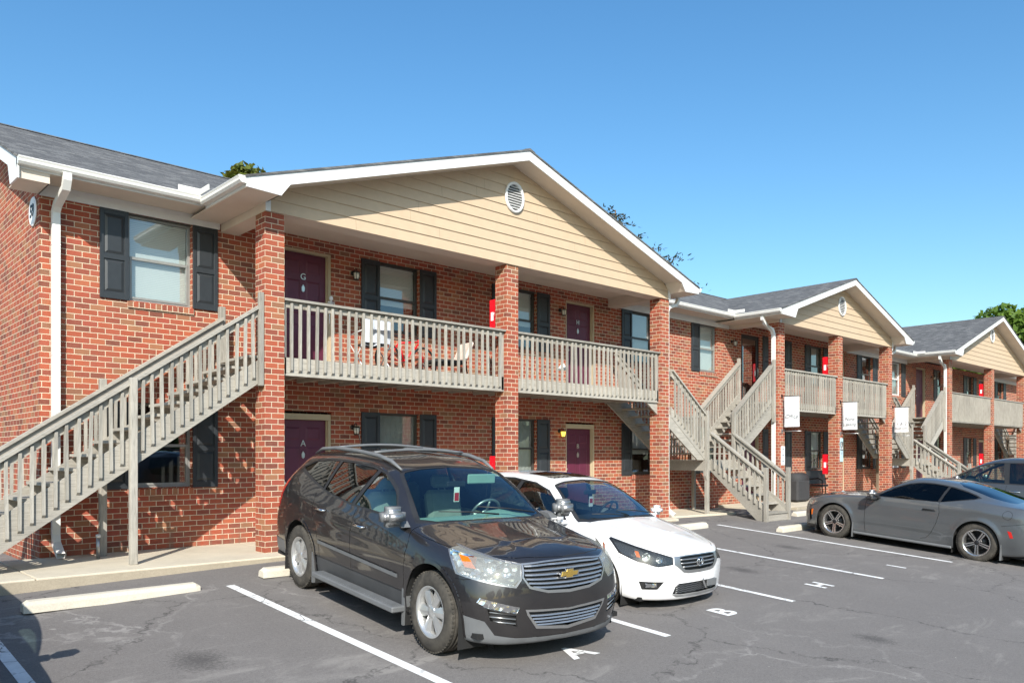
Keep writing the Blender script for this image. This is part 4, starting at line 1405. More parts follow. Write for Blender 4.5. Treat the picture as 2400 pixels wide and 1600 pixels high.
def interior(car, y0, y1, zf, zd, hw, dash, seatm, seats, wheel_at, blk=M_cabinblk, top=1.45):
    """y0 dash front, y1 rear of cabin, zf floor, zd dash height"""
    m = MB()
    m.box(-hw, hw, y0, y1, zf-.03, zf)
    m.box(-hw, -hw+.03, y0, y1, zf, zd-.09); m.box(hw-.03, hw, y0, y1, zf, zd-.09)
    m.box(-hw, hw, y1-.03, y1, zf, zd-.06); m.box(-hw, hw, y0, y0+.03, zf, zd-.1)
    m.build("cabin", blk, car)
    m = MB()
    k = 16; vs = []; rows = [(y0-.02, zd-.045), (y0+.18, zd+.0), (y0+.36, zd+.018), (y0+.48, zd-.01), (y0+.52, zd-.08), (y0+.54, zd-.35)]
    for (yy, zz) in rows:
        for i in range(k+1):
            x = -hw+.02 + (2*hw-.04)*i/k
            bump_ = .05*math.exp(-((x-.37)/.2)**2) if zz > zd-.03 and yy > y0+.1 else 0
            vs.append((x, yy + .06*(x/hw)**2, zz + bump_ - .02*(x/hw)**4))
    fs = [(r*(k+1)+i, r*(k+1)+i+1, (r+1)*(k+1)+i+1, (r+1)*(k+1)+i) for r in range(len(rows)-1) for i in range(k)]
    m.add(vs, fs, True); m.build("dashboard", dash, car)
    for (x, y) in seats: seat(car, x, y, zf+.26, seatm, top)
    sx, sy, sz = wheel_at
    m = MB(); M = Matrix.Translation((sx, sy, sz)) @ Matrix.Rotation(R(-62), 4, 'X')
    m.tube([M @ Vector((.185*math.cos(a*math.pi/14), .185*math.sin(a*math.pi/14), 0)) for a in range(28)], .016, 8, closed=True)
    for a in (0, 180, 270): m.tube([M @ Vector((0,0,-.01)), M @ Vector((.175*math.cos(R(a)), .175*math.sin(R(a)), 0))], .015, 6)
    ellipsoid(m, (0,0,-.005), (.07,.055,.025), 8, M)
    m.build("steering_wheel", M_satin if blk is M_cabin else M_black, car)

def wells(car, ys, x0, x1, r, zc):
    for yc in ys:
        for s in (-1, 1):
            m = MB(); n = 20
            for i in range(n):
                a0, a1 = math.pi*i/n, math.pi*(i+1)/n
                P = lambda a, x: (s*x, yc + r*math.cos(a), zc + r*math.sin(a))
                m.quad(P(a0,x0), P(a1,x0), P(a1,x1), P(a0,x1), True)
            m.add([(s*x0, yc + r*math.cos(math.pi*i/n), zc + r*math.sin(math.pi*i/n)) for i in range(n+1)] + [(s*x0,yc-r,zc-.3),(s*x0,yc+r,zc-.3)], [tuple(range(n+3))])
            m.quad((s*x0,yc-r,zc-.25),(s*x1,yc-r,zc-.25),(s*x1,yc-r,zc),(s*x0,yc-r,zc)); m.quad((s*x0,yc+r,zc-.25),(s*x1,yc+r,zc-.25),(s*x1,yc+r,zc),(s*x0,yc+r,zc))
            m.build("wheel_well", M_well, car)

def underbody(car, y0, y1, hw, z, skip):
    m = MB(); m.box(-hw*.72, hw*.72, y0, y1, z, z+.05)
    ys = sorted(skip); a = y0
    for (s0, s1) in ys:
        m.box(-hw, hw, a, s0, z, z+.045); a = s1
    m.box(-hw, hw, a, y1, z, z+.045)
    m.build("underbody", M_well, car)
# ------------------------------------------------------------------ the dark crossover
def suv_stations():
    P = (0, -.33, 1.065)      # bonnet pole
    S = []
    # front centre, then round the corner
    S.append([(0,-.70,.20),(0,-.80,.21),(0,-.835,.34),(0,-.845,.56),(0,-.80,.84),(0,-.72,.945),(0,-.63,.995),(0,-.53,1.025),(0,-.43,1.048),P])
    S.append([(.36,-.68,.20),(.38,-.775,.21),(.39,-.81,.34),(.40,-.82,.56),(.39,-.775,.84),(.37,-.70,.945),(.28,-.62,.993),(.19,-.52,1.024),(.09,-.425,1.047),P])
    S.append([(.62,-.60,.20),(.66,-.68,.21),(.68,-.715,.34),(.70,-.725,.56),(.68,-.675,.82),(.64,-.60,.935),(.48,-.54,.985),(.32,-.47,1.02),(.16,-.40,1.045),P])
    S.append([(.78,-.47,.20),(.83,-.53,.22),(.86,-.55,.35),(.885,-.55,.56),(.865,-.49,.81),(.80,-.44,.93),(.60,-.41,.985),(.40,-.38,1.018),(.20,-.35,1.043),P])
    S.append([(.86,-.30,.22),(.915,-.30,.24),(.94,-.31,.37),(.965,-.30,.60),(.945,-.27,.84),(.87,-.27,.955),(.66,-.29,1.0),(.44,-.30,1.03),(.22,-.32,1.052),P])
    def side(y, r5, z5, r6, z6, r7, z7, r8, z8, z9, w=1.0, low=0):
        return [(.86,y,.25),(.925*w,y,.26+low),(.955*w,y,.40),(.985*w,y,.70),(.965*w,y,z5-.14),(r5,y,z5),(r6,y,z6),(r7,y,z7),(r8,y,z8),(0,y,z9)]
    S.append(side(-.02,.89,.985,.68,1.03,.46,1.06,.23,1.082,1.092))
    S.append(side(.28,.905,1.03,.71,1.075,.48,1.10,.24,1.12,1.128))
    S.append(side(.50,.91,1.065,.78,1.115,.60,1.135,.32,1.15,1.158))
    S.append(side(.66,.912,1.09,.815,1.175,.715,1.225,.38,1.26,1.272))
    S.append(side(.92,.915,1.11,.835,1.27,.735,1.385,.42,1.425,1.44))
    S.append(side(1.22,.918,1.12,.825,1.36,.70,1.535,.42,1.59,1.61))
    S.append(side(1.50,.92,1.13,.82,1.385,.685,1.60,.50,1.655,1.685))
    S.append(side(2.0,.92,1.15,.82,1.40,.68,1.625,.52,1.685,1.72))
    S.append(side(2.6,.918,1.185,.815,1.41,.675,1.62,.52,1.68,1.715))
    S.append(side(3.1,.91,1.235,.80,1.42,.66,1.59,.50,1.65,1.685))
    S.append([(.84,3.55,.30),(.90,3.55,.32),(.93,3.55,.42),(.955,3.55,.70),(.935,3.55,1.08),(.875,3.5,1.27),(.77,3.46,1.42),(.64,3.42,1.56),(.46,3.42,1.615),(0,3.44,1.65)])
    Q = (0, 3.60, 1.60)
    S.append([(.78,3.88,.30),(.84,3.90,.32),(.86,3.92,.45),(.88,3.90,.70),(.85,3.83,1.05),(.78,3.74,1.25),(.68,3.66,1.40),(.56,3.56,1.53),(.30,3.53,1.58),Q])
    S.append([(.50,4.0,.30),(.54,4.05,.32),(.56,4.09,.45),(.57,4.07,.70),(.55,3.98,1.02),(.50,3.88,1.22),(.44,3.78,1.37),(.34,3.66,1.52),(.18,3.60,1.57),Q])
    S.append([(0,4.05,.30),(0,4.11,.32),(0,4.14,.45),(0,4.12,.70),(0,4.03,1.02),(0,3.92,1.22),(0,3.82,1.37),(0,3.70,1.52),(0,3.63,1.57),Q])
    return S

def build_suv(paint):
    car = empty("parked_suv", (.15,-5.07,-.402), "dark brown-grey crossover SUV with roof rails and running boards parked nose out nearest the camera", "suv", rot=(R(4.15),0,R(-5.0)))
    c = Car(suv_stations(), paint)
    X, Y, Z = (1,0,0), (0,-1,0), (0,0,1)
    # wheel arches
    for yc, r in ((0.0,.44),(2.98,.44)):
        c.cut('hole', arch(yc,.385,r,1,30,-.3), X, nmin=.05, lim=lambda q: q.x > .5)
    for nm, yc in (('lip', 0.0), ('lip_rear', 2.98)): c.cut(nm, arch(yc,.385,.475,1,30,.1), X, only=(0,), nmin=.05, lim=lambda q: q.x > .6 and q.z > .26)
    # glass: side windows
    top = lambda y: float(np.interp(y, [.80,1.0,1.3,1.6,2.1,2.7,3.05,3.3], [1.15,1.385,1.53,1.575,1.59,1.575,1.535,1.44]))
    bot = lambda y: float(np.interp(y, [.5,1.1,1.8,2.4,2.85,3.3], [1.15,1.155,1.175,1.235,1.33,1.43]))
    out = [(1,.76,1.135),(1,.98,1.40),(1,1.14,1.485),(1,1.30,1.545),(1,1.6,1.592),(1,2.1,1.606),(1,2.7,1.592),(1,3.05,1.55),(1,3.27,1.475),(1,3.33,1.42),(1,3.25,1.385),(1,2.9,1.315),(1,2.4,1.22),(1,1.8,1.158),(1,1.2,1.135)]
    c.cut('trim', out, X, nmin=.1, lim=lambda q: q.z > 1.08)
    def win(name, ya, yb, ya_top=None, yb_top=None, n=8):
        ya_top = ya if ya_top is None else ya_top; yb_top = yb if yb_top is None else yb_top
        P = [(1, ya+(yb-ya)*i/n, bot(ya+(yb-ya)*i/n)+.004) for i in range(n+1)]
        Q = [(1, ya_top+(yb_top-ya_top)*i/n, top(ya_top+(yb_top-ya_top)*i/n)-.002) for i in range(n+1)]
        c.cut(name, P + Q[::-1], X, nmin=.1, only=(c.regions['trim'],))
    win('window_front', .80, 1.66, .84, 1.42)
    win('window_rear', 1.75, 2.46, 1.50, 2.36)
    win('window_quarter', 2.52, 3.28, 2.44, 3.27)
    # windscreen and its black border
    ws = [(0,.40,0),(.30,.415,0),(.62,.45,0),(.82,.53,0),(.80,.62,0),(.72,.92,0),(.655,1.16,0),(.63,1.21,0),(.40,1.24,0),(-.05,1.25,0),(-.05,.40,0)]
    wi = [(0,.44,0),(.30,.455,0),(.60,.49,0),(.755,.56,0),(.74,.64,0),(.675,.92,0),(.61,1.15,0),(.58,1.185,0),(.38,1.205,0),(-.05,1.215,0),(-.05,.44,0)]
    c.cut('screen_edge', ws, Z, nmin=.1, lim=lambda q: .35 < q.y < 1.35 and q.z > 1.05)
    c.cut('windscreen', wi, Z, nmin=.1, only=(c.regions['screen_edge'],))
    # rear glass
    c.cut('rear_glass', [(0,4.1,1.17),(.52,4,1.17),(.56,4,1.30),(.45,4,1.50),(-.05,4,1.53),(-.05,4,1.17)], (0,1,0), nmin=.2, lim=lambda q: q.y > 3.5)
    # headlamp: wraps round the corner
    D = (.62,-.78,0)
    c.cut('lamp_rim', [(.47,-.70,.915),(.62,-.60,.945),(.80,-.46,.985),(.935,-.20,1.03),(.955,-.22,1.0),(.94,-.36,.80),(.80,-.52,.765),(.53,-.72,.715),(.49,-.74,.78)], D, nmin=.05, lim=lambda q: q.z > .7 and q.y < -.1)
    c.cut('headlight', [(.48,-.705,.905),(.62,-.605,.934),(.80,-.465,.974),(.92,-.23,1.014),(.937,-.25,.99),(.925,-.37,.812),(.80,-.525,.778),(.54,-.717,.728),(.50,-.735,.785)], D, nmin=.05, only=(c.regions['lamp_rim'],))
    # upper grille
    c.cut('grille_frame', [(0,-1,.93),(.25,-1,.927),(.475,-1,.915),(.50,-1,.80),(.44,-1,.705),(.25,-1,.655),(0,-1,.64),(-.05,-1,.64),(-.05,-1,.93)], Y, nmin=.15, only=(0,))
    c.cut('grille', [(0,-1,.918),(.25,-1,.915),(.462,-1,.903),(.485,-1,.805),(.43,-1,.725),(.25,-1,.68),(0,-1,.668),(-.05,-1,.668),(-.05,-1,.918)], Y, nmin=.15, only=(c.regions['grille_frame'],))
    # lower grille
    c.cut('lower_frame', [(0,-1,.50),(.48,-1,.525),(.46,-1,.475),(.36,-1,.345),(0,-1,.305),(-.05,-1,.305),(-.05,-1,.50)], Y, nmin=.15, only=(0,))
    c.cut('lower_grille', [(0,-1,.482),(.45,-1,.503),(.43,-1,.465),(.345,-1,.370),(0,-1,.335),(-.05,-1,.335),(-.05,-1,.482)], Y, nmin=.15, only=(c.regions['lower_frame'],))
    # fog lamp and its intake
    D2 = (.35,-.94,0)
    c.cut('foglight', [(.53,-.79,.545),(.84,-.60,.625),(.855,-.57,.585),(.80,-.62,.545),(.56,-.78,.49)], D2, nmin=.05, only=(0,))
    c.cut('intake', [(.56,-.78,.475),(.78,-.63,.53),(.76,-.66,.43),(.54,-.78,.375)], D2, nmin=.05, only=(0,))
    # lower grey cladding
    c.cut('cladding', [(0,-1,.255),(.55,-1,.27),(.72,-1,.30),(.80,-1,.42),(.93,-1,.46),(1.1,-1,.46),(1.1,-1,0),(-.05,-1,0),(-.05,-1,.255)], Y, nmin=-.2, only=(0,), lim=lambda q: q.y < -.33)
    c.cut('cladding', [(1,-.4,.46),(1,-.37,.46),(1,-.37,.1),(1,-.4,.1)], X, nmin=.0, only=(0,), lim=lambda q: q.y < 0)
    c.cut('sill_cladding', [(1,.40,.475),(1,2.6,.485),(1,2.6,.1),(1,.40,.1)], X, nmin=.0, only=(0,))
    c.cut('rear_cladding', [(1,3.35,.50),(1,4.3,.50),(1,4.3,.1),(1,3.35,.1)], X, nmin=.0, only=(0,))
    # side moulding
    c.cut('moulding', [(1,.60,.585),(1,.60,.625),(1,2.42,.675),(1,2.42,.635)], X, only=(0,))
    # tail lamp
    c.cut('taillight', [(1,3.62,1.27),(1,3.80,1.26),(1,4.0,1.02),(1,4.0,.86),(1,3.80,.90),(1,3.70,1.10)], (.8,.6,0), nmin=.1, only=(0,), lim=lambda q: q.y > 3.4)
    # gaps
    g = dict(only=(0, c.regions['cladding'], c.regions['lip']), nmin=.05)
    c.line('gap', (1,.47,1.10), [(1,.44,.95),(1,.47,.70),(1,.50,.30)], .007, X, **g)
    c.line('gap', (1,1.60,1.13), [(1,1.62,.8),(1,1.58,.30)], .007, X, **g)
    c.line('gap', (1,2.63,1.20), [(1,2.62,1.0),(1,2.47,.75),(1,2.42,.6),(1,2.38,.3)], .007, X, **g)
    c.line('gap', (.90,.46,0), [(.895,.25,0),(.86,0,0),(.80,-.30,0),(.72,-.46,0),(.50,-.64,0),(.3,-.70,0),(-.05,-.725,0)], .007, Z, only=(0,), nmin=.25)
    c.line('gap', (.80,-.53,.79), [(.88,-.42,.76),(.945,-.36,.76)], .006, (.8,-.6,0), only=(0,), nmin=.05)
    # bonnet creases are real ridges: pull the surface
    for v in c.bm.verts:
        if -.62 < v.co.y < .42 and v.co.z > .9:
            xr = .30 + .16*(v.co.y+.6)
            v.co.z += .011*math.exp(-((v.co.x-xr)/.045)**2)*min(1, (v.co.y+.62)*4)
        # body side character line
        if v.co.x > .7 and .3 < v.co.y < 3.4 and v.co.z < 1.1:
            zl = .88 + .03*(v.co.y-1.5)
            v.co.x += .008*math.exp(-((v.co.z-zl)/.03)**2) - .012*math.exp(-((v.co.z-.60)/.09)**2)
    sp = {
     'hole': None,
     'lip': dict(mat=paint, off=-.008, wall=True, part='arch_lip'),
     'lip_rear': dict(mat=paint, off=-.008, wall=True, part='arch_lip'),
     'trim': dict(mat=M_black, off=.004, part='window_trim'),
     'window_front': dict(mat=M_carglass, off=.007, wall=False, part='window', under='trim'),
     'window_rear': dict(mat=M_privacy, off=.007, wall=False, part='window', under='trim'),
     'window_quarter': dict(mat=M_privacy, off=.007, wall=False, part='window', under='trim'),
     'screen_edge': dict(mat=M_black, off=.004, join=True, part='windscreen_seal'),
     'windscreen': dict(mat=M_carglass, off=.004, wall=False, join=True, part='windscreen'),
     'rear_glass': dict(mat=M_privacy, off=.004, join=True, part='rear_window'),
     'lamp_rim': dict(mat=M_satin, off=.003, part='headlight_bezel'),
     'headlight': dict(mat=M_lens, off=.001, wall=False, part='headlight'),
     'grille_frame': dict(mat=M_satin, off=-.003, join=True, part='grille_surround'),
     'grille': dict(mat=M_black, off=.045, join=True, part='grille'),
     'lower_frame': dict(mat=M_satin, off=-.005, join=True, part='lower_grille_surround'),
     'lower_grille': dict(mat=M_black, off=.04, join=True, part='lower_grille'),
     'foglight': dict(mat=M_refl, off=.006, part='fog_lamp'),
     'intake': dict(mat=M_black, off=.03, part='side_intake'),
     'cladding': dict(mat=M_cladding, off=-.004, join=True, part='lower_cladding'),
     'rear_cladding': dict(mat=M_cladding, off=-.004, join=True, part='rear_cladding'),
     'sill_cladding': dict(mat=M_sillclad, off=.012, part='sill_cladding'),
     'moulding': dict(mat=M_cladding, off=-.012, part='side_moulding'),
     'taillight': dict(mat=M_redlens, off=-.003, part='taillight'),
     'gap': dict(mat=M_seam, off=.006, part='panel_gap', join=True),
    }
    def front_pt(x, z, out=0.0):
        """point on the front skin at (x,z)"""
        best = None
        for v in c.bm.verts:
            if v.co.y < -.4 and abs(v.normal.z) < .85:
                d = (v.co.x-abs(x))**2 + (v.co.z-z)**2
                if best is None or d < best[0]: best = (d, v.co.y)
        return Vector((x, best[1]-out, z))
    # sample the nose profile before the mesh is released
    ys = lambda x, z: front_pt(x, z).y
    nose = {}
    for zi in range(30, 100, 2):
        for xi in range(0, 60, 5): nose[(xi, zi)] = ys(xi/100, zi/100)
    def NY(x, z):
        xi = min(55, max(0, abs(x)*100)); zi = min(98, max(30, z*100))
        x0 = int(xi//5*5); z0 = int(zi//2*2)
        x1 = min(55, x0+5); z1 = min(98, z0+2)
        fx = (xi-x0)/5 if x1 > x0 else 0; fz = (zi-z0)/2 if z1 > z0 else 0
        return ((nose[(x0,z0)]*(1-fx)+nose[(x1,z0)]*fx)*(1-fz) + (nose[(x0,z1)]*(1-fx)+nose[(x1,z1)]*fx)*fz)
    out = c.emit(car, sp, paint); c.bm.free()
    gr = out['grille'][0]; lg = out['lower_grille'][0]
    def slat(z, hw, dz, par, h=.011, drop=0.0, mat=None):
        m = MB(); n = 14; P = []
        for i in range(n+1):
            x = -hw + 2*hw*i/n; zz = z - drop*(1-(x/hw)**2)
            P.append(Vector((x, NY(x, zz)+.012, zz)))
        for i in range(n):
            a, b = P[i], P[i+1]
            f = [a+Vector((0,-.014,-h)), a+Vector((0,-.006,h)), a+Vector((0,.035,h)), a+Vector((0,.03,-h))]
            g_ = [b+Vector((0,-.014,-h)), b+Vector((0,-.006,h)), b+Vector((0,.035,h)), b+Vector((0,.03,-h))]
            m.add(f+g_, [(0,4,5,1),(1,5,6,2),(2,6,7,3),(3,7,4,0)], False)
        m.build("grille_bar", mat or M_satin, par)
    for z, hw, dr in ((.893,.455,-.003),(.857,.465,.002),(.821,.47,.007),(.785,.46,.012),(.75,.44,.016),(.716,.40,.02)): slat(z, hw, 0, gr, .0065, dr)
    for z, hw in ((.465,.425),(.435,.40),(.405,.375),(.378,.35)): slat(z, hw, 0, lg, .006, .012)
    # emblem: a wide gold cross-like plate with a silver edge
    ye = NY(0,.815)
    def bow(s, y):
        m = MB(); w, h = .098*s, .036*s
        pts = [(-w,-.012*s*2),( -w+.012,.018*s),(-.036*s,.018*s),(-.030*s,h),(.036*s,h),(.036*s,.018*s),(w,.018*s),(w-.012,-.018*s),(.036*s,-.018*s),(.030*s,-h),(-.036*s,-h),(-.036*s,-.018*s)]
        m.prism([(p[0], .812+p[1]) for p in pts], 1, y, y+.02); return m
    e = bow(1.22, ye-.020).build("emblem", M_chrome, car, fixn=True)
    bow(1.0, ye-.027).build("emblem_face", M_gold, e, fixn=True)
    # headlamp innards
    for s, hl in zip((1,-1), out['headlight']):
        m = MB(); T = Matrix.Scale(s, 4, (1,0,0))
        vs = [(.48,-.66,.70),(.80,-.44,.76),(.91,-.26,.80),(.90,-.20,1.0),(.78,-.42,.955),(.62,-.56,.925),(.48,-.66,.89)]
        m.add([T @ Vector(p) for p in vs], [tuple(range(7))] if s > 0 else [tuple(range(7))[::-1]])
        for (x,y,z,r) in ((.58,-.63,.835,.055),(.70,-.545,.865,.058)):
            M = T @ Matrix.Translation((x,y,z)) @ Matrix.Rotation(R(28),4,'Z')
            m.lathe([(.05,.0),(.05,.02),(.0,r)], 20, M, axis=1)
        m.build("lamp_reflector", M_refl, hl)
        m = MB(); m.add([T @ Vector(p) for p in [(.795,-.475,.85),(.86,-.385,.86),(.89,-.33,.97),(.845,-.41,.955)]], [(0,1,2,3) if s > 0 else (3,2,1,0)])
        m.build("turn_signal", M_amber, hl)
        # fog intake bars
    for s, it in zip((1,-1), out['side_intake'] if 'side_intake' in out else out['intake']):
        for z in (.41,.45,.49):
            m = MB(); a = Vector((s*.56,-.77,z-.01)); b = Vector((s*.765,-.655,z+.012))
            m.tube([a, b], .008, 6); m.build("intake_bar", M_satin, it)
    # mirrors
    for s in (1,-1):
        m = MB(); T = Matrix.Scale(s,4,(1,0,0))
        m.bbox(.96,1.215,.44,.62,1.10,1.295,.055, T, 4); m.prism([(.50,1.09),(.72,1.09),(.70,1.15),(.56,1.14)], 0, .90, 1.0, T)
        mi = m.build("mirror", M_cladding, car, fixn=True)
        m = MB(); m.bbox(.985,1.20,.430,.56,1.125,1.275,.045, T, 4); m.build("mirror_cap", M_satin, mi, fixn=True)
    # door handles
    for s in (1,-1):
        for (y,z) in ((1.42,.975),(2.38,1.03)):
            m = MB(); T = Matrix.Scale(s,4,(1,0,0))
            xx = .967; m.tube([T @ Vector(p) for p in [(xx,y-.11,z-.004),(xx+.035,y-.085,z),(xx+.038,y+.07,z+.006),(xx,y+.10,z+.008)]], .014, 8)
            m.build("door_handle", M_chrome, car)
    # roof rails and crossbars
    for s in (1,-1):
        P = [(s*.60,1.22,1.58),(s*.61,1.42,1.655),(s*.61,1.7,1.695),(s*.61,2.2,1.715),(s*.60,2.8,1.71),(s*.59,3.2,1.675),(s*.57,3.45,1.60)]
        m = MB(); m.tube(P, [.012,.022,.024,.024,.024,.022,.012], 8); m.build("roof_rail", M_cladding, car)
    for y in (1.85, 2.75):
        m = MB(); n = 12
        m.tube([(-.60+1.2*i/n, y, 1.722 + .035*math.sin(math.pi*i/n)) for i in range(n+1)], .016, 8)
        m.build("roof_crossbar", M_cladding, car)
    m = MB(); m.tube([(0,3.30,1.68),(0,3.42,1.86)], [.006,.003], 6); m.build("antenna", M_blackm, car)
    # running boards
    for s in (1,-1):
        m = MB(); T = Matrix.Scale(s,4,(1,0,0))
        m.bbox(.95,1.10,.45,2.30,.275,.335,.012,T); m.box(.80,.96,.60,.66,.27,.30,T); m.box(.80,.96,2.05,2.11,.27,.30,T)
        for k in range(5): m.box(.975+.02*k,.982+.02*k,.50,2.25,.335,.340,T)
        m.build("running_board", M_cladding, car, fixn=True)
        for y in (.46,2.56):
          m = MB(); m.prism([(y-.09*(-1),.10),(y+.0,.10),(y-.0,.46),(y+.03,.50)] if False else [(y,.14),(y+.035,.14),(y+.05,.5),(y-.01,.5)], 0, .76, .965, T)
          m.build("mud_flap", M_cladding, car, fixn=True)
    # wipers
    for (a, b) in (((.62,.47,1.165),(-.05,.60,1.232)),((.10,.42,1.172),(-.55,.56,1.205))):
        m = MB(); a = Vector(a)+Vector((0,-.01,.012)); b = Vector(b)+Vector((0,-.01,.016)); m.tube([a,(a+b)/2+Vector((0,-.02,.012)),b], [.01,.007,.005], 6); m.build("wiper", M_black, car)
    for i,(x,y) in enumerate(((.855,0),(-.855,0),(.855,2.98),(-.855,2.98))):
        wheel(car, x, y, .378, .232, .235, 'suv', 1 if x > 0 else -1, i)
    wells(car, (0,2.98), .55, .95, .455, .39)
    underbody(car, -.62, 3.9, .86, .26, [(-.5,.5),(2.48,3.48)])
    interior(car, .42, 3.7, .45, 1.11, .80, M_dash, M_seat, ((.38,1.55),(-.38,1.55),(.38,2.5),(-.38,2.5)), (.37,1.02,1.10), M_cabin)
    # things seen through the glass
    m = MB(); m.bbox(-.12,.12,1.06,1.09,1.40,1.465,.012); m.tube([(0,1.09,1.44),(0,1.16,1.52)], .01, 6); m.build("rear_view_mirror", M_black, car)
    m = MB(); m.bbox(.20,.58,1.13,1.16,1.42,1.53,.012); m.build("sun_visor", M_dash, car)
    m = MB(); m.box(-.035,.035,1.052,1.055,1.24,1.40); tg = m.build("parking_permit", M_offwhite, car)
    m = MB(); m.box(-.028,.028,1.048,1.0515,1.25,1.34); m.build("permit_print", M_redlens, tg)
    return car
M_paint_suv = paint_mat("dark_bronze_paint", (.012,.0105,.0115), 0, .4, .2, .045)
SUV = build_suv(M_paint_suv)
# ------------------------------------------------------------------ the white saloon
def sedan_stations():
    P = (0, -.38, .905)
    S = []
    S.append([(0,-.74,.17),(0,-.84,.18),(0,-.87,.27),(0,-.875,.50),(0,-.85,.655),(0,-.80,.745),(0,-.72,.79),(0,-.62,.83),(0,-.50,.87),P])
    S.append([(.36,-.72,.17),(.38,-.81,.18),(.39,-.84,.27),(.40,-.845,.50),(.39,-.82,.655),(.37,-.775,.745),(.28,-.70,.79),(.19,-.605,.83),(.09,-.49,.87),P])
    S.append([(.62,-.62,.17),(.66,-.69,.18),(.68,-.72,.27),(.69,-.725,.50),(.67,-.69,.65),(.63,-.65,.745),(.47,-.60,.79),(.31,-.54,.832),(.16,-.46,.87),P])
    S.append([(.75,-.48,.17),(.80,-.54,.18),(.83,-.56,.28),(.85,-.55,.50),(.83,-.50,.66),(.765,-.46,.765),(.57,-.45,.81),(.38,-.43,.845),(.19,-.41,.877),P])
    S.append([(.80,-.30,.18),(.865,-.30,.20),(.89,-.30,.32),(.91,-.30,.52),(.89,-.28,.70),(.81,-.27,.81),(.61,-.29,.845),(.41,-.32,.872),(.20,-.35,.892),P])
    def side(y, r5, z5, r6, z6, r7, z7, r8, z8, z9, w=1.0, x4=.895):
        return [(.80,y,.19),(.86*w,y,.20),(.895*w,y,.33),(.925*w,y,.60),(x4,y,z5-.10),(r5,y,z5),(r6,y,z6),(r7,y,z7),(r8,y,z8),(0,y,z9)]
    S.append(side(-.02,.825,.865,.63,.90,.42,.925,.21,.94,.948))
    S.append(side(.18,.835,.89,.66,.925,.45,.955,.23,.972,.98))
    S.append(side(.34,.845,.905,.73,.945,.58,.975,.30,.998,1.008))
    S.append(side(.50,.85,.915,.77,.995,.69,1.05,.37,1.085,1.10))
    S.append(side(.80,.86,.925,.765,1.10,.67,1.215,.40,1.265,1.285))
    S.append(side(1.06,.865,.935,.755,1.175,.64,1.325,.42,1.38,1.40))
    S.append(side(1.35,.865,.945,.75,1.20,.62,1.375,.45,1.425,1.45))
    S.append(side(1.8,.865,.955,.75,1.215,.615,1.39,.46,1.44,1.465))
    S.append(side(2.3,.865,.965,.74,1.20,.60,1.365,.45,1.415,1.44))
    S.append(side(2.75,.86,.975,.74,1.15,.61,1.275,.42,1.325,1.35))
    S.append(side(3.15,.84,.985,.74,1.05,.63,1.10,.40,1.13,1.15))
    S.append(side(3.40,.82,.985,.70,1.02,.55,1.045,.35,1.06,1.07,x4=.87))
    Q = (0, 3.62, 1.05)
    S.append([(.74,3.72,.26),(.80,3.74,.27),(.82,3.76,.40),(.83,3.74,.62),(.80,3.68,.86),(.74,3.62,.97),(.56,3.60,1.01),(.38,3.60,1.03),(.19,3.61,1.045),Q])
    S.append([(.48,3.86,.26),(.50,3.90,.27),(.52,3.92,.40),(.53,3.90,.62),(.50,3.86,.86),(.48,3.80,.98),(.36,3.75,1.02),(.25,3.70,1.035),(.12,3.66,1.047),Q])
    S.append([(0,3.90,.26),(0,3.95,.27),(0,3.97,.40),(0,3.94,.62),(0,3.90,.86),(0,3.84,.985),(0,3.78,1.02),(0,3.73,1.037),(0,3.67,1.047),Q])
    return S

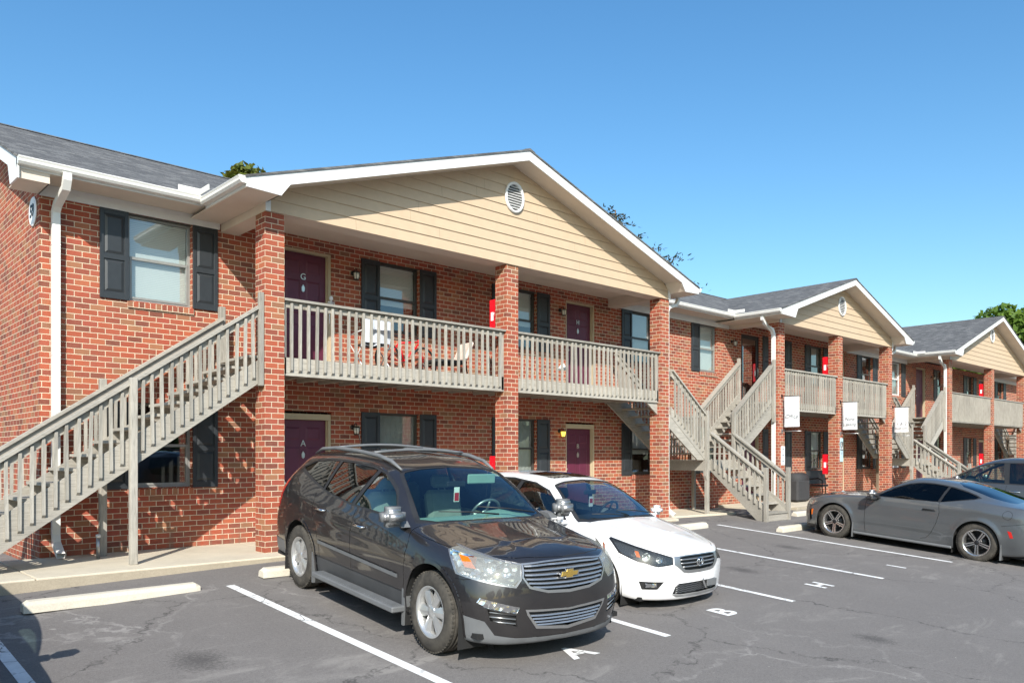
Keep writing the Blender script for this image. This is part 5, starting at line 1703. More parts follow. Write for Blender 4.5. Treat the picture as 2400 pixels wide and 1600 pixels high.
def build_sedan(paint, name, loc, rot, label, full=True):
    car = empty(name, loc, label, "car", rot=rot)
    c = Car(sedan_stations(), paint)
    X, Y, Z = (1,0,0), (0,-1,0), (0,0,1)
    for yc in (0.0, 2.775):
        c.cut('hole', arch(yc,.33,.372,1,30,-.3), X, nmin=.05, lim=lambda q: q.x > .5)
    top = lambda y: float(np.interp(y, [.62,.80,1.05,1.35,1.8,2.3,2.7,3.0], [.97,1.11,1.275,1.35,1.375,1.345,1.25,1.10]))
    bot = lambda y: float(np.interp(y, [.5,1.8,3.0], [.945,.975,1.04]))
    o = [(1,.55,.94)] + [(1,y,top(y)+.018) for y in (.80,1.05,1.2,1.35,1.55,1.8,2.05,2.3,2.5,2.7,2.9)] + [(1,3.08,1.075),(1,3.05,1.035),(1,1.8,.962)]
    c.cut('trim', o, X, nmin=.1, lim=lambda q: q.z > .9)
    def win(nm, ya, yb, yta, ytb, n=8):
        P = [(1, ya+(yb-ya)*i/n, bot(ya+(yb-ya)*i/n)) for i in range(n+1)]
        Q = [(1, yta+(ytb-yta)*i/n, top(yta+(ytb-yta)*i/n)) for i in range(n+1)]
        c.cut(nm, P + Q[::-1], X, nmin=.1, only=(c.regions['trim'],))
    win('window_front', .68, 1.62, .80, 1.56); win('window_rear', 1.71, 2.55, 1.64, 2.50); win('window_quarter', 2.59, 2.98, 2.54, 2.92)
    ws = [(0,.27,0),(.35,.285,0),(.66,.33,0),(.785,.42,0),(.77,.50,0),(.69,.80,0),(.60,1.03,0),(.575,1.07,0),(.35,1.10,0),(-.05,1.11,0),(-.05,.27,0)]
    wi = [(0,.33,0),(.35,.345,0),(.64,.385,0),(.735,.45,0),(.72,.52,0),(.645,.80,0),(.565,1.01,0),(.54,1.04,0),(.33,1.07,0),(-.05,1.08,0),(-.05,.33,0)]
    c.cut('screen_edge', ws, Z, nmin=.1, lim=lambda q: .2 < q.y < 1.2 and q.z > .93)
    c.cut('windscreen', wi, Z, nmin=.1, only=(c.regions['screen_edge'],))
    c.cut('rear_glass', [(-.05,2.50,0),(.42,2.48,0),(.56,2.56,0),(.64,3.05,0),(.60,3.18,0),(-.05,3.22,0)], Z, nmin=.1, lim=lambda q: 2.4 < q.y < 3.3)
    c.cut('sunroof', [(-.05,1.24,0),(.38,1.26,0),(.42,1.32,0),(.42,1.70,0),(.38,1.76,0),(-.05,1.78,0)], Z, nmin=.5, only=(0,), lim=lambda q: q.z > 1.35)
    D = (.60,-.80,0)
    c.cut('lamp_rim', [(.43,-.77,.685),(.60,-.68,.735),(.75,-.50,.785),(.865,-.19,.86),(.885,-.20,.835),(.875,-.32,.70),(.78,-.55,.615),(.62,-.70,.575),(.44,-.79,.60)], D, nmin=.03, only=(0,), lim=lambda q: q.z > .52 and q.y < -.1)
    c.cut('headlight', [(.44,-.765,.676),(.60,-.675,.724),(.75,-.495,.774),(.85,-.22,.843),(.868,-.23,.825),(.86,-.33,.708),(.77,-.55,.627),(.615,-.705,.588),(.45,-.785,.61)], D, nmin=.03, only=(c.regions['lamp_rim'],))
    c.cut('grille_frame', [(-.05,-1,.70),(.25,-1,.70),(.43,-1,.69),(.445,-1,.60),(.31,-1,.505),(.22,-1,.49),(-.05,-1,.487)], Y, nmin=.1, only=(0,))
    c.cut('grille', [(-.05,-1,.688),(.25,-1,.688),(.35,-1,.68),(.355,-1,.60),(.285,-1,.535),(.20,-1,.525),(-.05,-1,.522)], Y, nmin=.1, only=(c.regions['grille_frame'],))
    c.cut('intake', [(-.05,-1,.375),(.37,-1,.375),(.42,-1,.35),(.455,-1,.255),(.37,-1,.245),(-.05,-1,.24)], Y, nmin=.1, only=(0,))
    c.cut('lip', [(-.05,-1,.238),(.38,-1,.243),(.46,-1,.253),(.40,-1,.222),(-.05,-1,.210)], Y, nmin=.0, only=(0,))
    D2 = (.30,-.95,0)
    c.cut('foglight', [(.57,-.76,.405),(.82,-.60,.405),(.79,-.63,.31),(.64,-.72,.315)], D2, nmin=.05, only=(0,))
    c.cut('taillight', [(1,3.48,.95),(1,3.72,.93),(1,3.95,.90),(1,3.95,.76),(1,3.7,.76),(1,3.52,.82)], (.8,.6,0), nmin=.1, only=(0,), lim=lambda q: q.y > 3.3)
    g = dict(only=(0,), nmin=.05)
    c.line('gap', (1,.42,.89), [(1,.40,.7),(1,.45,.25)], .006, X, **g); c.line('gap', (1,1.66,.95), [(1,1.68,.7),(1,1.64,.25)], .006, X, **g); c.line('gap', (1,2.66,.99), [(1,2.62,.8),(1,2.40,.55),(1,2.34,.25)], .006, X, **g)
    c.line('gap', (.83,.34,0), [(.80,.10,0),(.73,-.25,0),(.64,-.50,0),(.50,-.68,0),(.40,-.755,0)], .006, Z, only=(0,), nmin=.2)
    c.line('gap', (.86,-.36,.66), [(.92,-.34,.64)], .005, (.8,-.6,0), **g)
    for v in c.bm.verts:
        if v.co.x > .6 and .2 < v.co.y < 3.5 and v.co.z < .95:
            zl = .74 + .03*(v.co.y-1.5)
            v.co.x += .010*math.exp(-((v.co.z-zl)/.03)**2) - .010*math.exp(-((v.co.z-.52)/.09)**2)
        if -.7 < v.co.y < .3 and v.co.z > .72:
            xr = .42 + .22*(v.co.y+.6)
            v.co.z += .008*math.exp(-((v.co.x-xr)/.05)**2)*min(1, (v.co.y+.7)*3)
    nose = [(v.co.x, v.co.z, v.co.y) for v in c.bm.verts if v.co.y < -.5 and v.co.x < .6 and v.co.z < .76]
    def NY(x, z): return min(nose, key=lambda q: (q[0]-abs(x))**2 + (q[1]-z)**2)[2]
    sp = {'hole': None,
     'trim': dict(mat=M_black, off=.004, part='window_trim'),
     'window_front': dict(mat=M_carglass2, off=.007, wall=False, part='window', under='trim'),
     'window_rear': dict(mat=M_carglass2, off=.007, wall=False, part='window', under='trim'),
     'window_quarter': dict(mat=M_privacy, off=.007, wall=False, part='window', under='trim'),
     'screen_edge': dict(mat=M_black, off=.004, join=True, part='windscreen_seal'),
     'windscreen': dict(mat=M_carglass2, off=.004, wall=False, join=True, part='windscreen'),
     'rear_glass': dict(mat=M_privacy, off=.003, join=True, part='rear_window'),
     'sunroof': dict(mat=M_privacy, off=.004, join=True, part='sunroof'),
     'lamp_rim': dict(mat=M_rimdark, off=.004, part='headlight_bezel'),
     'headlight': dict(mat=M_lens2, off=.001, wall=False, part='headlight'),
     'grille_frame': dict(mat=M_satin, off=-.004, join=True, part='grille_surround'),
     'grille': dict(mat=M_black, off=.04, join=True, part='grille'),
     'intake': dict(mat=M_black, off=.05, join=True, part='lower_grille'),
     'lip': dict(mat=M_satin, off=-.008, join=True, part='front_lip'),
     'foglight': dict(mat=M_black, off=.02, part='fog_lamp_recess'),
     'taillight': dict(mat=M_redlens, off=-.002, part='taillight'),
     'gap': dict(mat=M_seam, off=.006, part='panel_gap', join=True)}
    out = c.emit(car, sp, paint); c.bm.free()
    for z, hw in ((.652,.345),(.610,.345),(.568,.315)):
        m = MB(); n = 12
        m.tube([(-hw+2*hw*i/n, NY(-hw+2*hw*i/n, z)+.004, z-.004*(1-((i-6)/6)**2)) for i in range(n+1)], .0085, 6); m.build("grille_bar", M_satin, out['grille'][0])
    # emblem: oblong ring with an H-like figure
    y = NY(0,.61)-.012; m = MB()
    m.tube([(.062*math.cos(a), y, .612+.052*math.sin(a)) for a in [2*math.pi*i/20 for i in range(20)]], .007, 6, closed=True)
    for s in (1,-1): m.tube([(s*.034, y, .65),(s*.020, y-.002,.612),(s*.030,y,.575)], .007, 6)
    m.tube([(-.024,y,.612),(.024,y,.612)], .006, 6)
    m.build("emblem", M_chrome, car)
    for k in range(4):
        m = MB(); z = .268+.026*k
        P = []
        n = 18
        for i in range(n+1):
            x = -.40+.80*i/n; P.append((x, NY(x, z)+.02, z+.008*(1 if i % 2 else -1)))
        m.tube(P, .0035, 5); m.build("mesh_bar", M_satin, out['intake'][0])
    if full:
        m = MB(); M = Matrix.Translation((.12,NY(.12,.33)-.004,.335)) @ Matrix.Rotation(R(-32),4,'Y'); m.bbox(-.012,.012,-.008,.01,-.07,.07,.003,M); m.build("dangling_bracket", M_satin, car)
        m = MB(); m.bbox(.20,.40,NY(.3,.33)-.006,NY(.3,.33)+.012,.285,.37,.004); m.build("bracket_plate", M_cladding, car)
    for s, hl in zip((1,-1), out['headlight']):
        T = Matrix.Scale(s, 4, (1,0,0)); m = MB()
        vs = [(.46,-.72,.60),(.62,-.63,.60),(.78,-.46,.64),(.84,-.28,.70),(.84,-.20,.82),(.74,-.45,.765),(.60,-.61,.72),(.46,-.70,.68)]
        m.add([T @ Vector(p) for p in vs], [tuple(range(8))] if s > 0 else [tuple(range(8))[::-1]])
        m.build("lamp_bucket", M_rimdark, hl)
        m = MB()
        for (x,y,z,r) in ((.56,-.685,.645,.042),(.685,-.585,.675,.05),(.78,-.475,.70,.035)):
            M = T @ Matrix.Translation((x,y,z)) @ Matrix.Rotation(R(32),4,'Z'); m.lathe([(.04,.0),(.04,.015),(.0,r)], 18, M, axis=1)
        m.build("lamp_reflector", M_refl, hl)
        m = MB(); m.add([T @ Vector(p) for p in [(.735,-.54,.665),(.765,-.505,.67),(.775,-.48,.74),(.75,-.515,.735)]], [(0,1,2,3) if s > 0 else (3,2,1,0)]); m.build("turn_signal", M_amber, hl)
    for s, fl in zip((1,-1), out['foglight']):
        T = Matrix.Scale(s, 4, (1,0,0)); m = MB()
        M = T @ Matrix.Translation((.70,-.688,.362)) @ Matrix.Rotation(R(26),4,'Z'); m.bbox(-.075,.075,-.012,.01,-.028,.028,.006,M); m.build("fog_lamp", M_refl, fl)
    for s in (1,-1):
        T = Matrix.Scale(s,4,(1,0,0)); m = MB()
        m.bbox(.93,1.12,.50,.64,.945,1.075,.045,T,4); m.prism([(.52,.93),(.66,.93),(.64,.97),(.56,.97)], 0, .86, .96, T); m.build("mirror", paint, car, fixn=True)
        for (y,z) in ((1.48,.845),(2.46,.865)):
            m = MB(); m.tube([T @ Vector(p) for p in [(.90,y-.10,z),(.93,y-.075,z),(.932,y+.07,z+.004),(.90,y+.095,z+.004)]], .012, 8); m.build("door_handle", paint, car)
    for (a, b) in (((.60,.36,1.02),(-.02,.44,1.075)),((.05,.31,1.012),(-.55,.41,1.05))):
        m = MB(); a = Vector(a); b = Vector(b); m.tube([a,(a+b)/2+Vector((0,-.02,.014)),b], [.009,.007,.005], 6); m.build("wiper", M_black, car)
    for i,(x,y) in enumerate(((.80,0),(-.80,0),(.80,2.775),(-.80,2.775))):
        wheel(car, x, y, .328, .218, .215, 'sedan', 1 if x > 0 else -1, i+2)
    wells(car, (0,2.775), .52, .88, .395, .335)
    underbody(car, -.62, 3.7, .80, .17, [(-.42,.42),(2.35,3.2)])
    interior(car, .36, 2.95, .34, .975, .76, M_cabinblk, M_seatblk, ((.36,1.42),(-.36,1.42),(.34,2.3),(-.34,2.3)), (.36,.92,.96), top=1.22)
    m = MB(); m.bbox(-.12,.12,.93,.96,1.225,1.285,.012); m.tube([(0,.96,1.26),(0,1.02,1.33)], .01, 6); m.build("rear_view_mirror", M_black, car)
    if full:
        m = MB(); m.box(-.04,.04,.915,.918,1.06,1.20); tg = m.build("parking_permit", M_offwhite, car)
        m = MB(); m.box(-.03,.03,.911,.914,1.11,1.17); m.build("permit_print", M_redlens, tg)
    return car
M_paint_white = paint_mat("white_paint", (.80,.80,.80), 0, .25, 0, .04)
build_sedan(M_paint_white, "parked_sedan", (2.95,-4.50,-.405), (R(4.15),0,0), "white four-door saloon with sunroof parked nose out beside the dark SUV")
# ------------------------------------------------------------------ the grey coupe
def coupe_stations():
    P = (0, -.40, .915); S = []
    S.append([(0,-.80,.15),(0,-.89,.16),(0,-.92,.25),(0,-.92,.45),(0,-.905,.64),(0,-.87,.745),(0,-.78,.79),(0,-.66,.83),(0,-.53,.875),P])
    S.append([(.38,-.77,.15),(.42,-.85,.16),(.43,-.88,.25),(.43,-.88,.45),(.42,-.87,.64),(.40,-.84,.745),(.30,-.76,.79),(.20,-.65,.832),(.10,-.52,.876),P])
    S.append([(.66,-.66,.15),(.70,-.72,.16),(.72,-.75,.25),(.73,-.76,.45),(.72,-.74,.64),(.67,-.71,.745),(.50,-.66,.79),(.34,-.59,.835),(.17,-.49,.877),P])
    S.append([(.80,-.52,.15),(.84,-.57,.17),(.86,-.59,.27),(.88,-.58,.48),(.87,-.55,.66),(.80,-.52,.775),(.60,-.50,.81),(.40,-.47,.85),(.20,-.43,.885),P])
    S.append([(.82,-.36,.16),(.87,-.36,.18),(.90,-.36,.29),(.925,-.36,.52),(.905,-.34,.73),(.82,-.34,.835),(.62,-.35,.86),(.42,-.37,.885),(.21,-.38,.905),P])
    def side(y, r5, z5, r6, z6, r7, z7, r8, z8, z9, x3=.945, x4=.915, zl=.18):
        return [(.82,y,zl-.01),(.885,y,zl),(.915,y,.29),(x3,y,.55),(x4,y,z5-.12),(r5,y,z5),(r6,y,z6),(r7,y,z7),(r8,y,z8),(0,y,z9)]
    S.append(side(0,.84,.885,.65,.915,.44,.93,.22,.945,.95))
    S.append(side(.35,.85,.915,.68,.94,.46,.96,.23,.975,.98,.93,.905))
    S.append(side(.60,.855,.93,.72,.955,.50,.975,.26,.99,.995,.925,.90))
    S.append(side(.80,.86,.94,.76,1.0,.66,1.035,.35,1.06,1.07,.92,.90))
    S.append(side(1.10,.862,.95,.75,1.11,.64,1.20,.38,1.245,1.26,.92,.90))
    S.append(side(1.38,.865,.955,.74,1.18,.60,1.315,.42,1.355,1.37,.925,.90))
    S.append(side(1.70,.868,.96,.73,1.20,.58,1.345,.42,1.38,1.395,.93,.905))
    S.append(side(2.10,.875,.985,.73,1.18,.57,1.315,.42,1.35,1.37,.94,.92))
    S.append(side(2.50,.90,1.02,.74,1.14,.58,1.23,.40,1.27,1.295,.955,.94))
    S.append(side(2.85,.91,1.03,.76,1.09,.60,1.135,.38,1.17,1.19,.965,.955))
    S.append(side(3.20,.895,1.02,.78,1.05,.62,1.07,.36,1.09,1.10,.965,.945))
    S.append(side(3.50,.86,1.01,.74,1.03,.58,1.045,.34,1.055,1.06,.945,.915,.22))
    Q = (0,3.68,1.045)
    S.append([(.76,3.72,.26),(.82,3.74,.27),(.84,3.76,.40),(.86,3.74,.62),(.84,3.70,.85),(.78,3.66,.98),(.58,3.65,1.01),(.39,3.65,1.03),(.20,3.66,1.04),Q])
    S.append([(.50,3.84,.26),(.52,3.88,.27),(.54,3.90,.40),(.55,3.89,.62),(.53,3.88,.85),(.50,3.84,.99),(.38,3.78,1.015),(.26,3.74,1.03),(.13,3.70,1.04),Q])
    S.append([(0,3.88,.26),(0,3.92,.27),(0,3.94,.40),(0,3.92,.62),(0,3.91,.85),(0,3.87,.99),(0,3.80,1.015),(0,3.76,1.03),(0,3.71,1.04),Q])
    return S

def build_coupe():
    paint = paint_mat("gunmetal_paint", (.105,.113,.12), .35, .30, .3, .06)
    car = empty("parked_coupe", (11.66,-3.47,-.285), "gunmetal grey two-door fastback coupe parked nose in with five twin-spoke wheels", "car", rot=(R(-4.15),0,R(180-5.5)))
    c = Car(coupe_stations(), paint); X, Y, Z = (1,0,0), (0,-1,0), (0,0,1)
    for yc in (0.0, 2.74): c.cut('hole', arch(yc,.345,.39,1,32,-.3), X, nmin=.02, lim=lambda q: q.x > .5)
    top = lambda y: float(np.interp(y, [.86,1.1,1.35,1.6,1.9,2.2,2.45,2.66], [.99,1.14,1.245,1.292,1.295,1.255,1.20,1.135]))
    o = [(1,.74,.955)] + [(1,y,top(y)+.015) for y in (.92,1.1,1.25,1.4,1.6,1.8,2.0,2.2,2.4,2.6)] + [(1,2.70,1.125),(1,2.60,1.09),(1,2.05,.985),(1,1.4,.965)]
    c.cut('trim', o, X, nmin=.05, lim=lambda q: q.z > .9)
    bot = lambda y: float(np.interp(y, [.8,1.9,2.08,2.62], [.968,.985,.995,1.108]))
    def win(nm, ya, yb, yta, ytb, n=10):
        P = [(1, ya+(yb-ya)*i/n, bot(ya+(yb-ya)*i/n)+.003) for i in range(n+1)]; Q = [(1, yta+(ytb-yta)*i/n, top(yta+(ytb-yta)*i/n)) for i in range(n+1)]
        c.cut(nm, P + Q[::-1], X, nmin=.05, only=(c.regions['trim'],))
    win('window_front', .84, 2.00, .90, 2.08); win('window_quarter', 2.055, 2.62, 2.125, 2.64)
    ws = [(-.05,.60,0),(.35,.62,0),(.66,.68,0),(.765,.78,0),(.70,1.02,0),(.60,1.30,0),(.55,1.36,0),(.35,1.385,0),(-.05,1.395,0)]
    c.cut('screen_edge', ws, Z, nmin=.1, lim=lambda q: .55 < q.y < 1.45 and q.z > .94)
    wi = [(-.05,.65,0),(.35,.67,0),(.64,.73,0),(.71,.82,0),(.66,1.02,0),(.56,1.28,0),(.52,1.335,0),(.35,1.355,0),(-.05,1.365,0)]
    c.cut('windscreen', wi, Z, nmin=.1, only=(c.regions['screen_edge'],))
    c.cut('rear_glass', [(-.05,2.14,0),(.40,2.16,0),(.54,2.30,0),(.60,2.80,0),(.58,3.12,0),(.50,3.20,0),(-.05,3.22,0)], Z, nmin=.1, lim=lambda q: 2.1 < q.y < 3.3)
    c.cut('grille', [(-.05,-1,.70),(.44,-1,.70),(.47,-1,.66),(.43,-1,.44),(-.05,-1,.42)], Y, nmin=.1, only=(0,))
    c.cut('intake', [(-.05,-1,.36),(.55,-1,.38),(.50,-1,.22),(-.05,-1,.20)], Y, nmin=.1, only=(0,))
    c.cut('headlight', [(.52,-.80,.705),(.70,-.70,.72),(.86,-.50,.735),(.90,-.42,.72),(.86,-.52,.64),(.68,-.72,.625),(.53,-.80,.64)], (.62,-.78,0), nmin=.02, only=(0,), lim=lambda q: q.z > .55 and q.y < -.3)
    c.cut('side_vent', [(1,-.66,.52),(1,-.60,.56),(1,-.58,.34),(1,-.64,.30)], (.85,-.5,0), nmin=.02, only=(0,), lim=lambda q: q.y < -.45)
    c.cut('marker', [(1,-.53,.545),(1,-.49,.55),(1,-.505,.425),(1,-.55,.42)], X, nmin=.02, only=(0,), lim=lambda q: q.y < -.3)
    c.cut('rear_marker', [(1,3.24,.63),(1,3.30,.62),(1,3.34,.52),(1,3.29,.51)], X, nmin=.02, only=(0,), lim=lambda q: q.y > 3)
    c.cut('taillight', [(.42,4,.95),(.80,4,.94),(.80,4,.80),(.42,4,.80)], (0,1,0), nmin=.1, only=(0,), lim=lambda q: q.y > 3.4)
    c.cut('lower_black', [(1,-1.0,.235),(1,-.40,.235),(1,-.40,.0),(1,-1.0,.0)], X, nmin=-.3, only=(0,), lim=lambda q: q.y < -.38 and q.z < .24)
    g = dict(only=(0,), nmin=.02)
    c.line('gap', (1,.66,.935), [(1,.64,.8),(1,.64,.35),(1,.67,.24)], .007, X, **g)
    c.line('gap', (1,2.03,.985), [(1,2.07,.80),(1,2.03,.60),(1,1.95,.42),(1,1.85,.30),(1,1.75,.275)], .007, X, **g)
    c.line('gap', (.84,.60,0), [(.80,.2,0),(.76,-.2,0),(.70,-.5,0),(.62,-.70,0)], .007, Z, only=(0,), nmin=.2)
    c.line('gap', (1,3.15,.70), [(1,3.35,.74),(1,3.6,.80),(1,3.75,.83)], .006, (.9,.3,0), **g)
    c.line('gap', (1,-.60,.60), [(1,-.42,.66),(1,-.38,.70)], .006, X, **g)
    # fuel flap ring
    n = 20
    for i in range(n):
        a, b = 2*math.pi*i/n, 2*math.pi*(i+1)/n
        c.line('gap', (1,3.22+.075*math.cos(a),.895+.075*math.sin(a)), (1,3.22+.075*math.cos(b),.895+.075*math.sin(b)), .005, X, **g)
    for v in c.bm.verts:
        x, y, z = v.co
        if x > .6 and z < 1.02:
            if .2 < y < 2.2: v.co.x += .006*math.exp(-((z-(.80+.0*y))/.022)**2) - .022*math.exp(-((z-.36)/.07)**2)*min(1,(y-.2)*3)*min(1,(2.2-y)*3)
            if 2.0 < y < 3.4:
                zl = .93 - .06*abs(y-2.75)
                v.co.x += .016*math.exp(-((z-zl+.03)/.05)**2)*min(1,(y-2.0)*3)
            for yc in (0, 2.74):
                d = math.hypot(y-yc, z-.345)
                if d < .52: v.co.x += .016*math.exp(-((d-.40)/.05)**2)
        if -.7 < y < .6 and z > .75:
            v.co.z += .012*math.exp(-((x-.36)/.05)**2)*min(1,(y+.7)*3)
    sp = {'hole': None, 'trim': dict(mat=M_black, off=.004, part='window_trim'),
     'window_front': dict(mat=M_tint, off=.007, wall=False, part='window', under='trim'), 'window_quarter': dict(mat=M_tint, off=.007, wall=False, part='window', under='trim'),
     'screen_edge': dict(mat=M_black, off=.004, join=True, part='windscreen_seal'), 'windscreen': dict(mat=M_carglass2, off=.004, wall=False, join=True, part='windscreen'),
     'rear_glass': dict(mat=M_privacy, off=.003, join=True, part='rear_window'), 'grille': dict(mat=M_black, off=.04, join=True, part='grille'),
     'intake': dict(mat=M_black, off=.04, join=True, part='lower_grille'), 'headlight': dict(mat=M_refl, off=.004, part='headlight'), 'side_vent': dict(mat=M_black, off=.02, part='side_vent'),
     'marker': dict(mat=M_amber, off=-.004, part='side_marker'), 'rear_marker': dict(mat=M_redlens, off=-.004, part='side_marker'), 'taillight': dict(mat=M_redlens, off=.003, part='taillight'),
     'lower_black': dict(mat=M_black, off=.003, part='front_splitter', join=True), 'gap': dict(mat=M_seam, off=.006, part='panel_gap', join=True)}
    out = c.emit(car, sp, paint); c.bm.free()
    for s in (1,-1):
        T = Matrix.Scale(s,4,(1,0,0)); m = MB()
        m.bbox(.93,1.13,.74,.90,.96,1.085,.045,T,4); mi = m.build("mirror", M_satin, car, fixn=True)
        m = MB(); m.bbox(.925,1.12,.73,.89,.885,.965,.03,T); m.prism([(.78,.93),(.92,.93),(.90,.98),(.80,.98)],0,.85,.94,T); m.build("mirror_base", M_black, mi, fixn=True)
        m = MB(); m.tube([T @ Vector(p) for p in [(.905,1.76,.825),(.93,1.78,.83),(.932,1.98,.832),(.905,2.02,.83)]], .013, 8); m.build("door_handle", M_black, car)
        m = MB(); m.bbox(.84,.925,.42,2.32,.165,.215,.015,T); m.build("side_skirt", M_cladding, car, fixn=True)
        m = MB(); m.box(.80,.945,.405,.42,.10,.40,T); m.build("mud_flap", M_cladding, car)
        m = MB(); m.box(.80,.955,3.145,3.16,.10,.38,T); m.build("mud_flap", M_cladding, car)
    m = MB(); n = 8
    m.prism([(3.60,1.05),(3.84,1.065),(3.84,1.045),(3.60,1.03)], 0, -.62, .62); m.build("spoiler", M_black, car, fixn=True)
    for i,(x,y) in enumerate(((.825,0),(-.825,0),(.825,2.74),(-.825,2.74))): wheel(car, x, y, .345, .232, .235, 'coupe', 1 if x > 0 else -1, i+1)
    wells(car, (0,2.74), .55, .91, .42, .35)
    underbody(car, -.66, 3.7, .84, .16, [(-.45,.45),(2.28,3.2)])
    interior(car, .70, 2.7, .32, 1.0, .74, M_cabinblk, M_seatblk, ((.36,1.7),(-.36,1.7)), (.36,1.2,.98), top=1.16)
    return car
build_coupe()

# ------------------------------------------------------------------ dark people-carrier at the right edge
def van_stations():
    P = (0, -.30, 1.05); S = []
    S.append([(0,-.75,.20),(0,-.86,.21),(0,-.90,.33),(0,-.90,.56),(0,-.88,.80),(0,-.84,.93),(0,-.72,.97),(0,-.60,1.0),(0,-.45,1.03),P])
    S.append([(.38,-.73,.20),(.42,-.83,.21),(.43,-.87,.33),(.43,-.87,.56),(.42,-.85,.80),(.40,-.81,.93),(.30,-.70,.97),(.20,-.58,1.0),(.10,-.44,1.03),P])
    S.append([(.66,-.63,.20),(.72,-.70,.21),(.74,-.74,.33),(.75,-.74,.56),(.74,-.71,.80),(.69,-.67,.93),(.50,-.60,.97),(.34,-.52,1.0),(.17,-.41,1.03),P])
    S.append([(.82,-.46,.20),(.88,-.50,.22),(.90,-.52,.35),(.92,-.51,.58),(.90,-.47,.82),(.82,-.44,.95),(.62,-.42,.98),(.42,-.38,1.01),(.21,-.34,1.035),P])
    S.append([(.86,-.28,.22),(.93,-.28,.24),(.95,-.28,.37),(.975,-.28,.62),(.955,-.26,.86),(.87,-.26,.98),(.66,-.27,1.01),(.44,-.28,1.03),(.22,-.29,1.045),P])
    def side(y, r5, z5, r6, z6, r7, z7, r8, z8, z9):
        return [(.86,y,.23),(.935,y,.25),(.965,y,.40),(.995,y,.70),(.975,y,z5-.12),(r5,y,z5),(r6,y,z6),(r7,y,z7),(r8,y,z8),(0,y,z9)]
    for a in ((.0,.89,1.01,.68,1.05,.46,1.07,.23,1.085,1.09),(.25,.90,1.04,.70,1.08,.48,1.105,.24,1.12,1.125),(.42,.905,1.055,.76,1.11,.60,1.14,.31,1.16,1.165),
              (.75,.91,1.075,.82,1.22,.73,1.31,.40,1.35,1.36),(1.10,.915,1.09,.82,1.34,.72,1.50,.42,1.55,1.57),(1.5,.92,1.10,.82,1.40,.70,1.63,.48,1.69,1.71),
              (2.2,.92,1.11,.82,1.43,.70,1.68,.52,1.74,1.76),(3.0,.92,1.13,.82,1.43,.69,1.67,.51,1.73,1.75),(3.7,.90,1.16,.81,1.41,.68,1.62,.48,1.68,1.70)): S.append(side(*a))
    Q = (0,3.9,1.62)
    S.append([(.80,4.0,.30),(.86,4.02,.32),(.88,4.04,.45),(.90,4.02,.70),(.87,3.98,1.05),(.82,3.94,1.2),(.74,3.9,1.4),(.62,3.86,1.56),(.32,3.86,1.61),Q])
    S.append([(0,4.10,.30),(0,4.16,.32),(0,4.18,.45),(0,4.16,.70),(0,4.12,1.02),(0,4.06,1.22),(0,4.02,1.40),(0,3.96,1.54),(0,3.92,1.60),Q])
    return S
